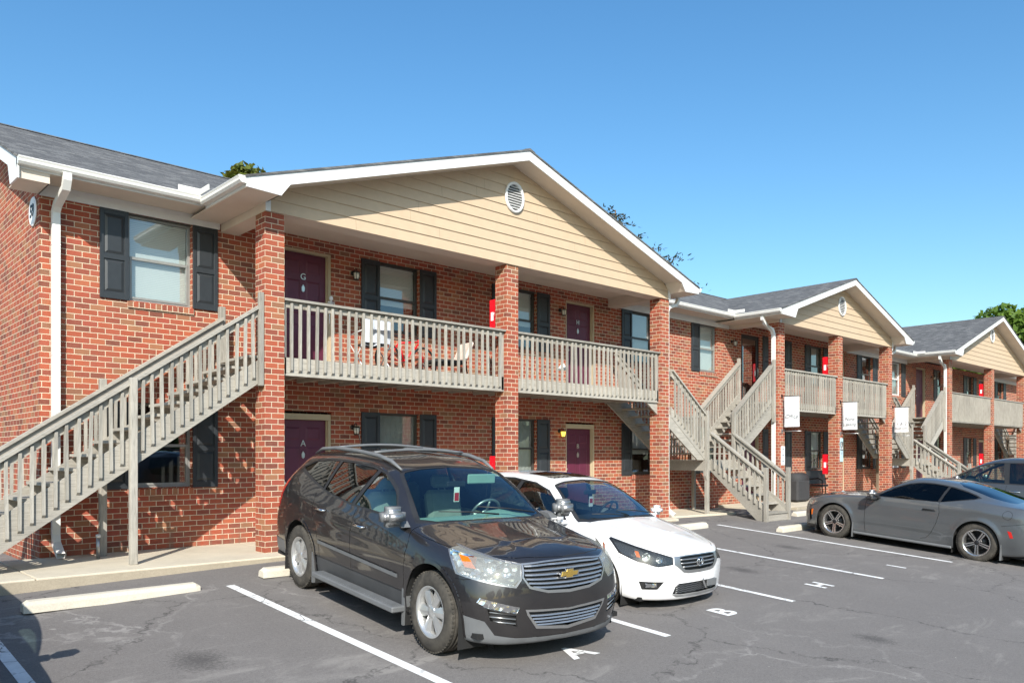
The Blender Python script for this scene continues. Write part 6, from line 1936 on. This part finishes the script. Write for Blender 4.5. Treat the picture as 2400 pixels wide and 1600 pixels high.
def build_van():
    paint = paint_mat("graphite_paint", (.06,.064,.067), .3, .3, .3, .06)
    car = empty("parked_suv", (16.9,-3.25,-.25), "dark graphite SUV parked nose in beyond the coupe at the right edge", "suv", rot=(R(-4.15),0,R(180)))
    c = Car(van_stations(), paint); X, Y, Z = (1,0,0), (0,-1,0), (0,0,1)
    for yc in (0.0, 2.95): c.cut('hole', arch(yc,.37,.41,1,28,-.3), X, nmin=.02, lim=lambda q: q.x > .5)
    top = lambda y: float(np.interp(y, [.62,.9,1.2,1.5,2.0,3.0,3.6], [1.16,1.35,1.50,1.585,1.62,1.61,1.50]))
    o = [(1,.44,1.085)] + [(1,y,top(y)+.018) for y in (.7,.9,1.2,1.5,2.0,2.5,3.0,3.5)] + [(1,3.78,1.40),(1,3.70,1.17),(1,2,1.115)]
    c.cut('trim', o, X, nmin=.05, lim=lambda q: q.z > 1.04)
    def win(nm, ya, yb, yta, ytb, n=8):
        P = [(1, ya+(yb-ya)*i/n, 1.10+.022*(ya+(yb-ya)*i/n)) for i in range(n+1)]; Q = [(1, yta+(ytb-yta)*i/n, top(yta+(ytb-yta)*i/n)) for i in range(n+1)]
        c.cut(nm, P + Q[::-1], X, nmin=.05, only=(c.regions['trim'],))
    win('window_front', .84, 1.72, .96, 1.64); win('window_small', .56, .80, .68, .90); win('window_rear', 1.82, 2.75, 1.76, 2.72); win('window_quarter', 2.82, 3.66, 2.80, 3.56)
    c.cut('windscreen', [(-.05,.44,0),(.40,.46,0),(.76,.55,0),(.74,.70,0),(.66,1.15,0),(.60,1.30,0),(-.05,1.34,0)], Z, nmin=.1, lim=lambda q: .35 < q.y < 1.4 and q.z > 1.1)
    c.cut('headlight', [(.55,-.80,.90),(.86,-.50,.92),(.93,-.30,.93),(.92,-.34,.80),(.60,-.78,.80)], (.62,-.78,0), nmin=.02, only=(0,), lim=lambda q: q.z > .7 and q.y < -.2)
    c.cut('grille', [(-.05,-1,.88),(.45,-1,.88),(.45,-1,.55),(-.05,-1,.50)], Y, nmin=.1, only=(0,))
    c.cut('cladding', [(1,-.9,.33),(1,4.3,.36),(1,4.3,.1),(1,-.9,.1)], X, nmin=0, only=(0,))
    for (ya, yb) in ((.52,.50),(1.77,1.70),(2.78,2.4)): c.line('gap', (1,ya,1.09), [(1,ya,.8),(1,yb,.35)], .007, X, only=(0,), nmin=.02)
    sp = {'hole': None, 'trim': dict(mat=M_black, off=.004, part='window_trim'), 'windscreen': dict(mat=M_carglass2, off=.004, join=True, part='windscreen'),
      'headlight': dict(mat=M_refl, off=.004, part='headlight'), 'grille': dict(mat=M_black, off=.03, join=True, part='grille'), 'cladding': dict(mat=M_cladding, off=-.003, part='lower_cladding', join=True), 'gap': dict(mat=M_seam, off=.006, part='panel_gap', join=True)}
    for k in ('window_front','window_small'): sp[k] = dict(mat=M_carglass, off=.007, wall=False, part='window', under='trim')
    for k in ('window_rear','window_quarter'): sp[k] = dict(mat=M_privacy, off=.007, wall=False, part='window', under='trim')
    c_out = c.emit(car, sp, paint); c.bm.free()
    for s in (1,-1):
        T = Matrix.Scale(s,4,(1,0,0)); m = MB(); m.bbox(.96,1.17,.66,.82,1.09,1.22,.045,T,4); m.prism([(.70,1.07),(.86,1.07),(.84,1.12),(.72,1.12)],0,.88,.98,T); m.build("mirror", M_satin, car, fixn=True)
        for y in (1.58, 1.96):
            m = MB(); m.tube([T @ Vector(p) for p in [(.965,y-.12,.955),(.995,y-.10,.958),(.995,y+.10,.96),(.965,y+.12,.96)]], .013, 8); m.build("door_handle", M_chrome, car)
    for i,(x,y) in enumerate(((.865,0),(-.865,0),(.865,2.95),(-.865,2.95))): wheel(car, x, y, .365, .24, .23, 'sedan', 1 if x > 0 else -1, i)
    wells(car, (0,2.95), .56, .95, .44, .37); underbody(car, -.6, 3.9, .86, .25, [(-.5,.5),(2.45,3.45)])
    interior(car, .42, 3.7, .45, 1.12, .80, M_cabinblk, M_seatblk, ((.38,1.6),(-.38,1.6),(.38,2.5),(-.38,2.5)), (.37,1.08,1.12))
    return car
VAN = build_van()
copy_thing(VAN, (-5.27,-4.7,-.65), "dark SUV parked nose out at the left edge whose shadow falls across the empty bay", (R(4.15),0,0))
# ------------------------------------------------------------------ loose things
def wheel_stop_mesh():
    L = 1.83; m = MB()
    P = [(-.085,0),(-.07,.075),(-.045,.115),(.045,.115),(.07,.075),(.085,0)]
    bm = bmesh.new()
    n = len(P); xs = [-L/2, -L/2+.05, L/2-.05, L/2]; rows = []
    for x in xs:
        k = .72 if abs(x) > L/2-.01 else 1
        rows.append([bm.verts.new((x, p[0]*(.9 if k < 1 else 1), p[1]*(k if p[1] > .08 else 1))) for p in P])
    for i in range(3):
        for j in range(n-1): bm.faces.new([rows[i][j], rows[i+1][j], rows[i+1][j+1], rows[i][j+1]])
    bm.faces.new(rows[0]); bm.faces.new(rows[-1][::-1]); bm.normal_update()
    bmesh.ops.recalc_face_normals(bm, faces=bm.faces)
    me = bpy.data.meshes.new("wheel_stop"); bm.to_mesh(me); bm.free(); me.materials.append(M_stop)
    return me
WS = wheel_stop_mesh()
for x, y, rz, lab in ((-2.44,-1.42,.5,"long beige concrete wheel stop in the empty bay below the left staircase"),
              (.23,-1.32,-1,"beige concrete wheel stop behind the rear wheel of the dark brown SUV"),
              (2.92,-1.35,0,"concrete wheel stop hidden under the tail of the white saloon"),
              (8.36,-1.32,1,"beige concrete wheel stop in the empty bay behind the white saloon's bonnet"),
              (11.15,-2.45,1.5,"beige concrete wheel stop under the nose of the grey coupe"),
              (14.3,-1.15,0,"short pale wheel stop beside the foot of the forked wooden stairs"),
              (16.95,-1.9,0,"concrete wheel stop in front of the SUV beyond the coupe")):
    o = bpy.data.objects.new("wheel_stop", WS); COL.objects.link(o)
    o.location = (x, y, G(x,y)-.004); o.rotation_euler = (R(4.1), 0, R(rz)); tag(o, lab, "wheel stop", "concrete wheel stops")

# banners on brackets, hung square to the facade
def banner(x, lines, label, y0=-.07):
    B = empty("hanging_banner", (x, 0, 2.2), label, "banner", "white banners on the porch columns")
    w, z0, z1 = .44, -.02, .80
    m = MB(); n = 10; vs = []
    for i in range(n+1):
        for j in range(9):
            yy = y0 - w*i/n; zz = z0 + (z1-z0)*j/8
            vs.append((.008*math.sin(i*.8+j*.5)*(1-j/8) , yy, zz))
    m.add(vs, [(i*9+j, (i+1)*9+j, (i+1)*9+j+1, i*9+j+1) for i in range(n) for j in range(8)], True)
    cl = m.build("cloth", M_offwhite, B)
    for z in (z1+.012, z0-.11):
        m = MB(); m.tube([(0,.0,z),(0,y0-w-.05,z-.008)], .010, 8); m.box(-.03,.03,-.012,-.001,z-.05,z+.05); m.build("bracket_arm", M_blackm if z > 0 else M_satin, B)
    m = MB(); m.tube([(0,y0-.02,z1+.012),(0,y0-.02,z0-.11)], .005, 6); m.build("tension_cord", M_blackm, B)
    # lettering faces -X (towards the camera)
    base = Matrix.Rotation(R(-90), 4, 'Z') @ Matrix.Rotation(R(90), 4, 'X')
    for (tx, sz, zz) in lines:
        M = Matrix.Translation((-.014, y0-w/2, zz)) @ base
        text_mesh("lettering", tx, sz, M_ink, cl, M, .002, shear=.25)
    # small faint crest lines at the top
    for k, (hw, zz) in enumerate(((.05,.66),(.10,.63),(.13,.60),(.07,.565),(.11,.52),(.10,.50))):
        m = MB(); m.box(-.0150,-.0135,y0-w/2-hw,y0-w/2+hw,zz-.004,zz+.004); m.build("crest_line", M_paleink, cl)
    return B
M_paleink = simple("pale_ink", (.62,.63,.65), .6, .1, 20)
banner(14.90, [("Office",.15,.26)], "white banner reading Office on the left column of the middle porch")
banner(18.42, [("Now",.15,.30),("Leasing",.13,.14)], "white banner reading Now Leasing on the centre column of the middle porch")
banner(22.27, [("1 & 2",.15,.26),("Bedroom",.10,.11)], "white banner reading 1 and 2 Bedroom on the right column of the middle porch")

def flat_sign(name, x0, x1, z0, z1, y, label, cat, mat, items):
    S = empty(name, ((x0+x1)/2, y, z0), label, cat)
    w = (x1-x0)/2; h = z1-z0
    m = MB(); m.bbox(-w, w, -.012, .004, 0, h, .003); p = m.build("panel", mat, S)
    for it in items:
        if it[0] == 't':
            _, tx, sz, px, pz, mt = it
            text_mesh("lettering", tx, sz, mt, p, Matrix.Translation((px,-.0135,pz)) @ Matrix.Rotation(R(90),4,'X'), .002, bold=.002)
        else:
            _, a, b, c_, d_, mt = it
            m = MB(); m.box(a, b, -.0145, -.0125, c_, d_); m.build("printed_bar", mt, p)
    return S
flat_sign("notice_board", 14.85, 15.04, 1.15, 1.66, -.006, "white notice with three grey lines on the left column of the middle porch", "notice", M_offwhite,
          [('b',-.055,.055,z,z+.035,M_ink) for z in (.41,.25,.09)])
M_blue = simple("sign_blue", (.45,.62,.70), .4, .05, 10)
A = flat_sign("accessible_parking_sign", 18.37, 18.56, 1.22, 1.93, -.006, "tall pale blue accessible parking sign with wheelchair symbol on a brick column", "sign", M_blue,
          [('b',-.075,.075,.33,.60,M_black),('b',-.06,.06,.26,.285,M_ink),('b',-.05,.05,.225,.24,M_ink)])
m = MB(); m.tube([( .045*math.cos(a)-.005, -.017, .405+.045*math.sin(a)) for a in [math.pi*(.75+1.45*i/14) for i in range(15)]], .007, 6)
m.tube([(-.012,-.017,.535),(-.012,-.017,.455),(.03,-.017,.45),(.05,-.017,.39)], .008, 6); m.lathe([(0,0),(0,.016),(.004,.016)], 12, Matrix.Translation((-.012,-.019,.56)), axis=1)
m.build("wheelchair_symbol", M_offwhite, A)

# red extinguisher cabinets behind the centre columns
def cabinet(x, z, label):
    Cn = empty("extinguisher_cabinet", (x, .31, z), label, "fire cabinet", "red fire extinguisher cabinets")
    m = MB(); m.bbox(-.09, .16, .002, .20, 0, .60, .015); b = m.build("housing", M_red, Cn)
    m = MB(); m.box(-.0945,-.0905,.075,.145,.20,.36); m.build("label_plate", M_offwhite, b)
    m = MB(); m.tube([(-.1,.03,.26),(-.115,.03,.28),(-.115,.03,.34),(-.1,.03,.36)], .006, 6); m.build("handle", M_chrome, b)
for cx, px, dz in ((4.745,"near",0),(18.27,"middle",.04),(32.53,"farthest",.08)):
    cabinet(cx+.115, 3.76+dz, "red fire extinguisher cabinet on the upper balcony behind the %s porch's centre column" % px)
    cabinet(cx+.115, .80+dz, "red fire extinguisher cabinet at ground level behind the %s porch's centre column" % px)

# oval number plaque on the end wall
PL = empty("number_plaque", (-2.545, 1.86, 4.83), "oval white plaque with black number 59 on the left end wall", "plaque")
m = MB(); m.lathe([(0,.0),(0,.20),(.012,.205),(.02,.19),(.02,0)], 36, Matrix.Scale(-1,4,(1,0,0)) @ Matrix.Scale(1.0,4,(0,1,0)), axis=0, smooth=False)
pl = m.build("plate", M_offwhite, PL, fixn=True)
text_mesh("number", "59", .24, M_black, pl, Matrix.Translation((-.024,0,0)) @ Matrix.Rotation(R(-90),4,'Z') @ Matrix.Rotation(R(90),4,'X'), .004, bold=.006)

# balcony furniture
def camp_chair(loc, rz, label, cloth, backm):
    Cc = empty("folding_chair", loc, label, "chair", rot=(0,0,R(rz)))
    m = MB(); r = .011
    for s in (-1,1):
        m.tube([(s*.26,-.26,0),(s*.26,.24,.46)], r, 8); m.tube([(s*.26,.26,0),(s*.26,-.24,.44)], r, 8)
        m.tube([(s*.27,.16,.36),(s*.27,.28,.95)], r, 8); m.tube([(s*.27,-.26,.62),(s*.27,.22,.66)], r, 8); m.tube([(s*.27,-.24,.44),(s*.27,-.26,.62)], r, 8)
    m.tube([(-.26,-.26,.03),(.26,.26,.03)], r, 8); m.tube([(.26,-.26,.03),(-.26,.26,.03)], r, 8)
    m.build("frame", M_white, Cc)
    m = MB(); n = 8
    vs = [(-.25+.5*i/n, -.24+.44*j/6, .44-.05*math.sin(math.pi*i/n)*math.sin(math.pi*j/6)) for i in range(n+1) for j in range(7)]
    m.add(vs, [(i*7+j,(i+1)*7+j,(i+1)*7+j+1,i*7+j+1) for i in range(n) for j in range(6)], True); m.build("seat", cloth, Cc)
    m = MB(); vs = [(-.27+.54*i/n, .19+.09*j/6+.03*math.sin(math.pi*i/n), .46+.5*j/6) for i in range(n+1) for j in range(7)]
    m.add(vs, [(i*7+j,(i+1)*7+j,(i+1)*7+j+1,i*7+j+1) for i in range(n) for j in range(6)], True); m.build("backrest", backm, Cc)
    # towel over the back
    m = MB(); rnd = random.Random(4); vs = []
    for i in range(n+1):
        for j in range(13):
            t_ = j/12; x = -.22+.44*i/n
            if t_ < .6: y, z = .17 - .04*math.sin(i*1.3) , .96 - (.6-t_)/.6*.55
            else: y, z = .33 + .03*math.sin(i), .97 - (t_-.6)/.4*.3
            vs.append((x+.01*math.sin(j), y, z))
    m.add(vs, [(i*13+j,(i+1)*13+j,(i+1)*13+j+1,i*13+j+1) for i in range(n) for j in range(12)], True); m.build("towel", M_towel, Cc)
M_towel = simple("pale_towel", (.62,.66,.72), .9, .1, 9, bump=.3)
camp_chair((2.35,.85,2.87), 175, "white folding chair draped with a pale towel on the near balcony", M_black, M_towel)
def bike(loc, rz):
    B = empty("bicycle", loc, "red and black bicycle leaning behind the near balcony railing", "bicycle", rot=(0,0,R(rz)))
    for x in (-.42, .42):
        m = MB(); m.tube([(x+.27*math.cos(2*math.pi*i/28),0,.29+.27*math.sin(2*math.pi*i/28)) for i in range(28)], .02, 8, closed=True); w = m.build("wheel", M_black, B)
        m = MB()
        for k in range(12): a = 2*math.pi*k/12; m.tube([(x,0,.29),(x+.26*math.cos(a),0,.29+.26*math.sin(a))], .002, 4)
        m.build("spokes", M_satin, w)
    m = MB(); r = .016
    for a, b in (((-.42,.29),(-.15,.62)),((-.42,.29),(-.05,.27)),((-.05,.27),(-.17,.68)),((-.05,.27),(.30,.62)),((-.15,.60),(.29,.66)),((.29,.70),(.42,.29))): m.tube([(a[0],0,a[1]),(b[0],0,b[1])], r, 8)
    m.build("frame", M_red, B)
    m = MB(); m.tube([(.27,-.25,.80),(.30,0,.74),(.27,.25,.80)], .012, 8); m.tube([(.30,0,.74),(.29,0,.66)], .012, 8); m.build("handlebar", M_black, B)
    m = MB(); m.prism([(-.13,.70),(-.30,.71),(-.30,.74),(-.10,.73)], 1, -.05, .05); m.build("saddle", M_black, B, fixn=True)
bike((3.35,1.22,2.87), 4)
def lounge(loc, rz, label):
    L = empty("low_lounge_chair", loc, label, "chair", rot=(0,0,R(rz)))
    m = MB()
    for s in (-1,1): m.tube([(-.35,s*.25,0),(-.3,s*.25,.28),(.32,s*.25,.24),(.36,s*.25,0)], .015, 8)
    m.build("frame", M_blackm, L)
    m = MB(); m.bbox(-.34,.34,-.24,.24,.26,.33,.02); m.build("seat", M_seatblk, L)
    m = MB(); M = Matrix.Translation((-.30,0,.33)) @ Matrix.Rotation(R(-25),4,'Y'); m.bbox(-.04,.03,-.24,.24,0,.40,.02,M); m.build("backrest", M_cushion, L)
M_cushion = simple("pale_cushion", (.72,.60,.52), .9, .2, 4)
lounge((4.1,1.0,2.87), 170, "low black lounge chair with pale cushion near the near balcony's middle column")
def stool(loc, label):
    S = empty("patio_stool", loc, label, "stool"); m = MB(); m.bbox(-.2,.2,-.2,.2,.38,.43,.01); m.build("seat", M_black, S)
    for x in (-.17,.17):
        for y in (-.17,.17): m = MB(); m.tube([(x,y,0),(x*.9,y*.9,.38)], .014, 8); m.build("leg", M_blackm, S)
stool((5.55,.95,2.87), "black square stool behind the right balcony railing of the near porch")
def lantern(loc):
    S = empty("garden_lantern", loc, "white pointed-roof lantern standing on the near balcony floor", "lantern"); m = MB(); m.bbox(-.09,.09,-.09,.09,.02,.06,.006); m.bbox(-.09,.09,-.09,.09,.34,.37,.006); m.build("body", M_white, S)
    for x in (-.08,.08):
        for y in (-.08,.08): m = MB(); m.tube([(x,y,.06),(x,y,.34)], .010, 6); m.build("corner_post", M_white, S)
    m = MB(); m.lathe([(.37,.13),(.50,.02),(.52,0)], 4, axis=2, smooth=False); m.build("lantern_roof", M_white, S)
lantern((7.05,.75,2.87))
def skeleton(loc):
    S = empty("skeleton_decoration", loc, "small white hanging skeleton decoration on the upper door frame", "decoration")
    m = MB(); ellipsoid(m, (0,0,.30), (.035,.035,.045), 8); m.build("skull", M_offwhite, S)
    m = MB(); m.tube([(0,0,.26),(0,0,.08)], .008, 6); m.tube([(-.06,0,.235),(.06,0,.235)], .008, 6)
    for k in range(4): m.tube([(.045*math.cos(a), .03*math.sin(a), .21-.028*k) for a in [2*math.pi*i/10 for i in range(10)]], .005, 5, closed=True)
    m.tube([(-.04,0,.075),(.04,0,.075)], .012, 6)
    for s in (-1,1): m.tube([(s*.06,0,.235),(s*.075,0,.14),(s*.06,-.01,.05)], .006, 5); m.tube([(s*.03,0,.07),(s*.035,0,-.04),(s*.03,0,-.15)], .008, 5)
    m.build("bones", M_offwhite, S)
skeleton((1.955,1.50,3.86))
# black bench and bin area under the middle porch
def bench(loc):
    B = empty("outdoor_bench", loc, "black metal bench with curved armrests under the middle porch", "bench")
    m = MB(); m.bbox(-.6,.6,-.25,.2,.40,.44,.01); m.build("seat", M_black, B)
    m = MB(); M = Matrix.Translation((0,.2,.44)) @ Matrix.Rotation(R(-10),4,'X'); m.bbox(-.6,.6,-.015,.015,.02,.46,.008,M); m.build("backrest", M_black, B)
    for s in (-1,1): m = MB(); m.tube([(s*.58,-.24,0),(s*.58,-.24,.60),(s*.58,-.1,.66),(s*.58,.22,.62)], .02, 8); m.tube([(s*.58,.2,0),(s*.58,.22,.62)], .02, 8); m.build("side_frame", M_blackm, B)
bench((19.5,1.05,.03))
def grill(loc):
    B = empty("covered_grill", loc, "black covered grill standing beside the middle porch's bench", "grill"); m = MB()
    m.bbox(-.38,.38,-.22,.22,.02,.66,.05); m.build("cover", M_seatblk, B)
    m = MB(); m.lathe([(-.36,0),(-.36,.2),(.36,.2),(.36,0)], 24, Matrix.Translation((0,0,.66)) , axis=0); m.build("lid", M_seatblk, B)
grill((17.2,.75,.03))
# pipe with cap at the left wall, standing by the post
P_ = empty("vent_pipe", (-1.95,1.0,0), "short grey pipe stub standing on the walk below the left stairs", "pipe")
m = MB(); m.tube([(0,0,0),(0,0,.30)], .025, 12); m.build("pipe", M_satin, P_); m = MB(); m.lathe([(.29,.0),(.29,.032),(.33,.03),(.335,0)], 14, axis=2); m.build("cap", M_white, P_)

# ------------------------------------------------------------------ trees
def leaf_mat(name, cols, rough=.6):
    t = NT(name); oi = t.new("ObjectInfo")
    n = t.noise(t.coord(), 1.3, 3, .6)
    at = t.new("Attribute"); at.attribute_name = "shade"
    f = t.math('ADD', t.math('MULTIPLY', n.outputs[0], .5), t.math('MULTIPLY', at.outputs['Fac'], .5))
    k = len(cols); t.set(color=t.ramp(f, [(.2+.6*i/(k-1), c) for i, c in enumerate(cols)]), rough=rough, spec=.3)
    t.b.inputs['Transmission Weight'].default_value = 0
    tr = t.new("BsdfTranslucent"); tr.inputs[0].default_value = (cols[-1][0]*1.3, cols[-1][1]*1.4, cols[-1][2], 1)
    mx = t.new("MixShader"); mx.inputs[0].default_value = .25
    t.link(t.b.outputs[0], mx.inputs[1]); t.link(tr.outputs[0], mx.inputs[2]); t.link(mx.outputs[0], t.out.inputs[0])
    return t.m
M_leaf = leaf_mat("green_leaves", [(.025,.055,.012),(.07,.13,.02),(.16,.24,.035)])
M_leafa = leaf_mat("turning_leaves", [(.03,.055,.012),(.09,.12,.02),(.20,.17,.03)])
M_needle = leaf_mat("dark_needles", [(.012,.022,.012),(.025,.038,.018),(.05,.055,.03)])
M_bark = simple("bark", (.13,.10,.075), .9, .3, 6, bump=.6)

def leafy(name, loc, H, rad, label, mat, nl, seed, size=.14, z0=.35, flat=1.0):
    T = empty(name, loc, label, "tree", "trees behind the building")
    rnd = np.random.RandomState(seed); m = MB()
    m.tube([(0,0,-.2),(.05,.02,H*.3),(-.05,.05,H*.6),(0,0,H*.85)], [.22,.17,.11,.04], 10)
    cl = []
    for k in range(26):
        a = rnd.rand()*6.28; zz = H*(z0 + (1-z0)*rnd.rand()**.8); t_ = (zz/H-z0)/(1-z0)
        rr = rad*(.35+.65*rnd.rand())*math.sqrt(max(.05, 1-(2*t_-1)**2*.85))
        c_ = np.array([rr*math.cos(a), rr*math.sin(a), zz]); cl.append((c_, rad*(.20+.22*rnd.rand())))
        m.tube([(0,0,zz*.62),(c_[0]*.5,c_[1]*.5,zz*.85),tuple(c_)], [.07,.045,.015], 6)
    m.build("trunk", M_bark, T)
    cl.append((np.array([0,0,H*.9]), rad*.35))
    V = []; F = []; sh = []
    for c_, r in cl:
        n = int(nl*(r/rad)**1.5/ sum((q[1]/rad)**1.5 for q in cl))
        d = rnd.normal(size=(n,3)); d /= np.linalg.norm(d, axis=1)[:,None]
        p = c_ + d*(r*(rnd.rand(n,1)**.45))*np.array([1,1,.8*flat])
        nr = d*.5 + rnd.normal(size=(n,3))*.6 + np.array([0,0,.4]); nr /= np.linalg.norm(nr, axis=1)[:,None]
        t1 = np.cross(nr, rnd.normal(size=(n,3))); t1 /= np.linalg.norm(t1, axis=1)[:,None]; t2 = np.cross(nr, t1)
        s = size*(.6+.8*rnd.rand(n,1)); tone = rnd.rand()
        for i in range(n):
            b = len(V); a1 = t1[i]*s[i]; a2 = t2[i]*s[i]*.55
            V += [tuple(p[i]-a1), tuple(p[i]-a2), tuple(p[i]+a1), tuple(p[i]+a2)]; F.append((b,b+1,b+2,b+3)); sh += [tone*.6+.4*rnd.rand()]*4
    me = bpy.data.meshes.new("crown"); me.from_pydata(V, [], F); me.materials.append(mat)
    at = me.attributes.new("shade", 'FLOAT', 'POINT'); at.data.foreach_set('value', sh)
    o = bpy.data.objects.new("crown", me); COL.objects.link(o); o.parent = T
    return T

def conifer(name, loc, H, rad, label, seed):
    T = empty(name, loc, label, "tree", "trees behind the building")
    rnd = np.random.RandomState(seed); m = MB(); m.tube([(0,0,-.2),(0,0,H)], [.3,.03], 10)
    V = []; F = []; sh = []
    for k in range(150):
        zz = H*(.15+.85*(k/150)); L = rad*(1-(zz/H)**3.0)*(.55+.55*rnd.rand())+.3; a = rnd.rand()*6.28
        tip = np.array([L*math.cos(a), L*math.sin(a), zz+L*.12+rnd.normal()*.15]); base = np.array([0,0,zz]); mid = (base+tip)/2+np.array([0,0,.08*L])
        m.tube([tuple(base),tuple(mid),tuple(tip)], [.035,.02,.006], 5)
        for j in range(int(70*L/rad)+10):
            t_ = .25+.8*rnd.rand(); p = base*(1-t_)+tip*t_ + rnd.normal(size=3)*np.array([.22,.22,.10])*(.4+.6*t_)
            dr = (tip-base)/np.linalg.norm(tip-base)*.5 + rnd.normal(size=3)*.6 + np.array([0,0,.25]); dr /= np.linalg.norm(dr)
            sd = np.cross(dr, rnd.normal(size=3)); sd /= np.linalg.norm(sd)
            l = .16+.14*rnd.rand(); w = .022; b = len(V)
            V += [tuple(p-sd*w), tuple(p+dr*l*.5-sd*w*1.6), tuple(p+dr*l), tuple(p+dr*l*.5+sd*w*1.6), tuple(p+sd*w)]; F.append((b,b+1,b+2,b+3,b+4)); sh += [rnd.rand()]*5
    m.build("trunk", M_bark, T)
    me = bpy.data.meshes.new("crown"); me.from_pydata(V, [], F); me.materials.append(M_needle)
    at = me.attributes.new("shade", 'FLOAT', 'POINT'); at.data.foreach_set('value', sh)
    o = bpy.data.objects.new("crown", me); COL.objects.link(o); o.parent = T
    return T
leafy("broadleaf_tree", (8.3,17.6,0), 12.3, 1.9, "small tree top with yellowing leaves rising behind the roof left of the near gable", M_leafa, 9000, 5, .15, .45)
leafy("broadleaf_tree", (5.6,17.3,0), 11.35, .9, "slim dark twig top just showing over the left roof ridge", M_leaf, 1500, 9, .12, .5)
conifer("pine_tree", (27.4,16.2,0), 14.3, 6.0, "dark sparse pine behind the right slope of the near gable", 3)
leafy("broadleaf_tree", (56.8,7.3,0), 10.5, 4.8, "big bright green tree rising behind the farthest gable", M_leaf, 26000, 11, .24, .15)
leafy("broadleaf_tree", (60,3.0,0), 10.4, 5.0, "green tree to the right beyond the farthest gable", M_leaf, 22000, 12, .25, .12)
leafy("broadleaf_tree", (48.5,4.0,0), 6.0, 3.4, "low green tree seen through the farthest porch", M_leaf, 12000, 13, .2, .05)
# trees across the lot, seen only in reflections
base_tree = leafy("broadleaf_tree", (-2,-46,-1.5), 9.5, 5.0, "broad green tree across the lot behind the camera", M_leaf, 9000, 21, .42, .12)
base_tree["group"] = "trees across the lot"
for i, (x, y) in enumerate(((-14,-48),(9,-50),(20,-47),(31,-45),(43,-44),(-26,-44),(-38,-38))):
    copy_thing(base_tree, (x,y,-1.5), base_tree["label"], (0,0,i*1.1))
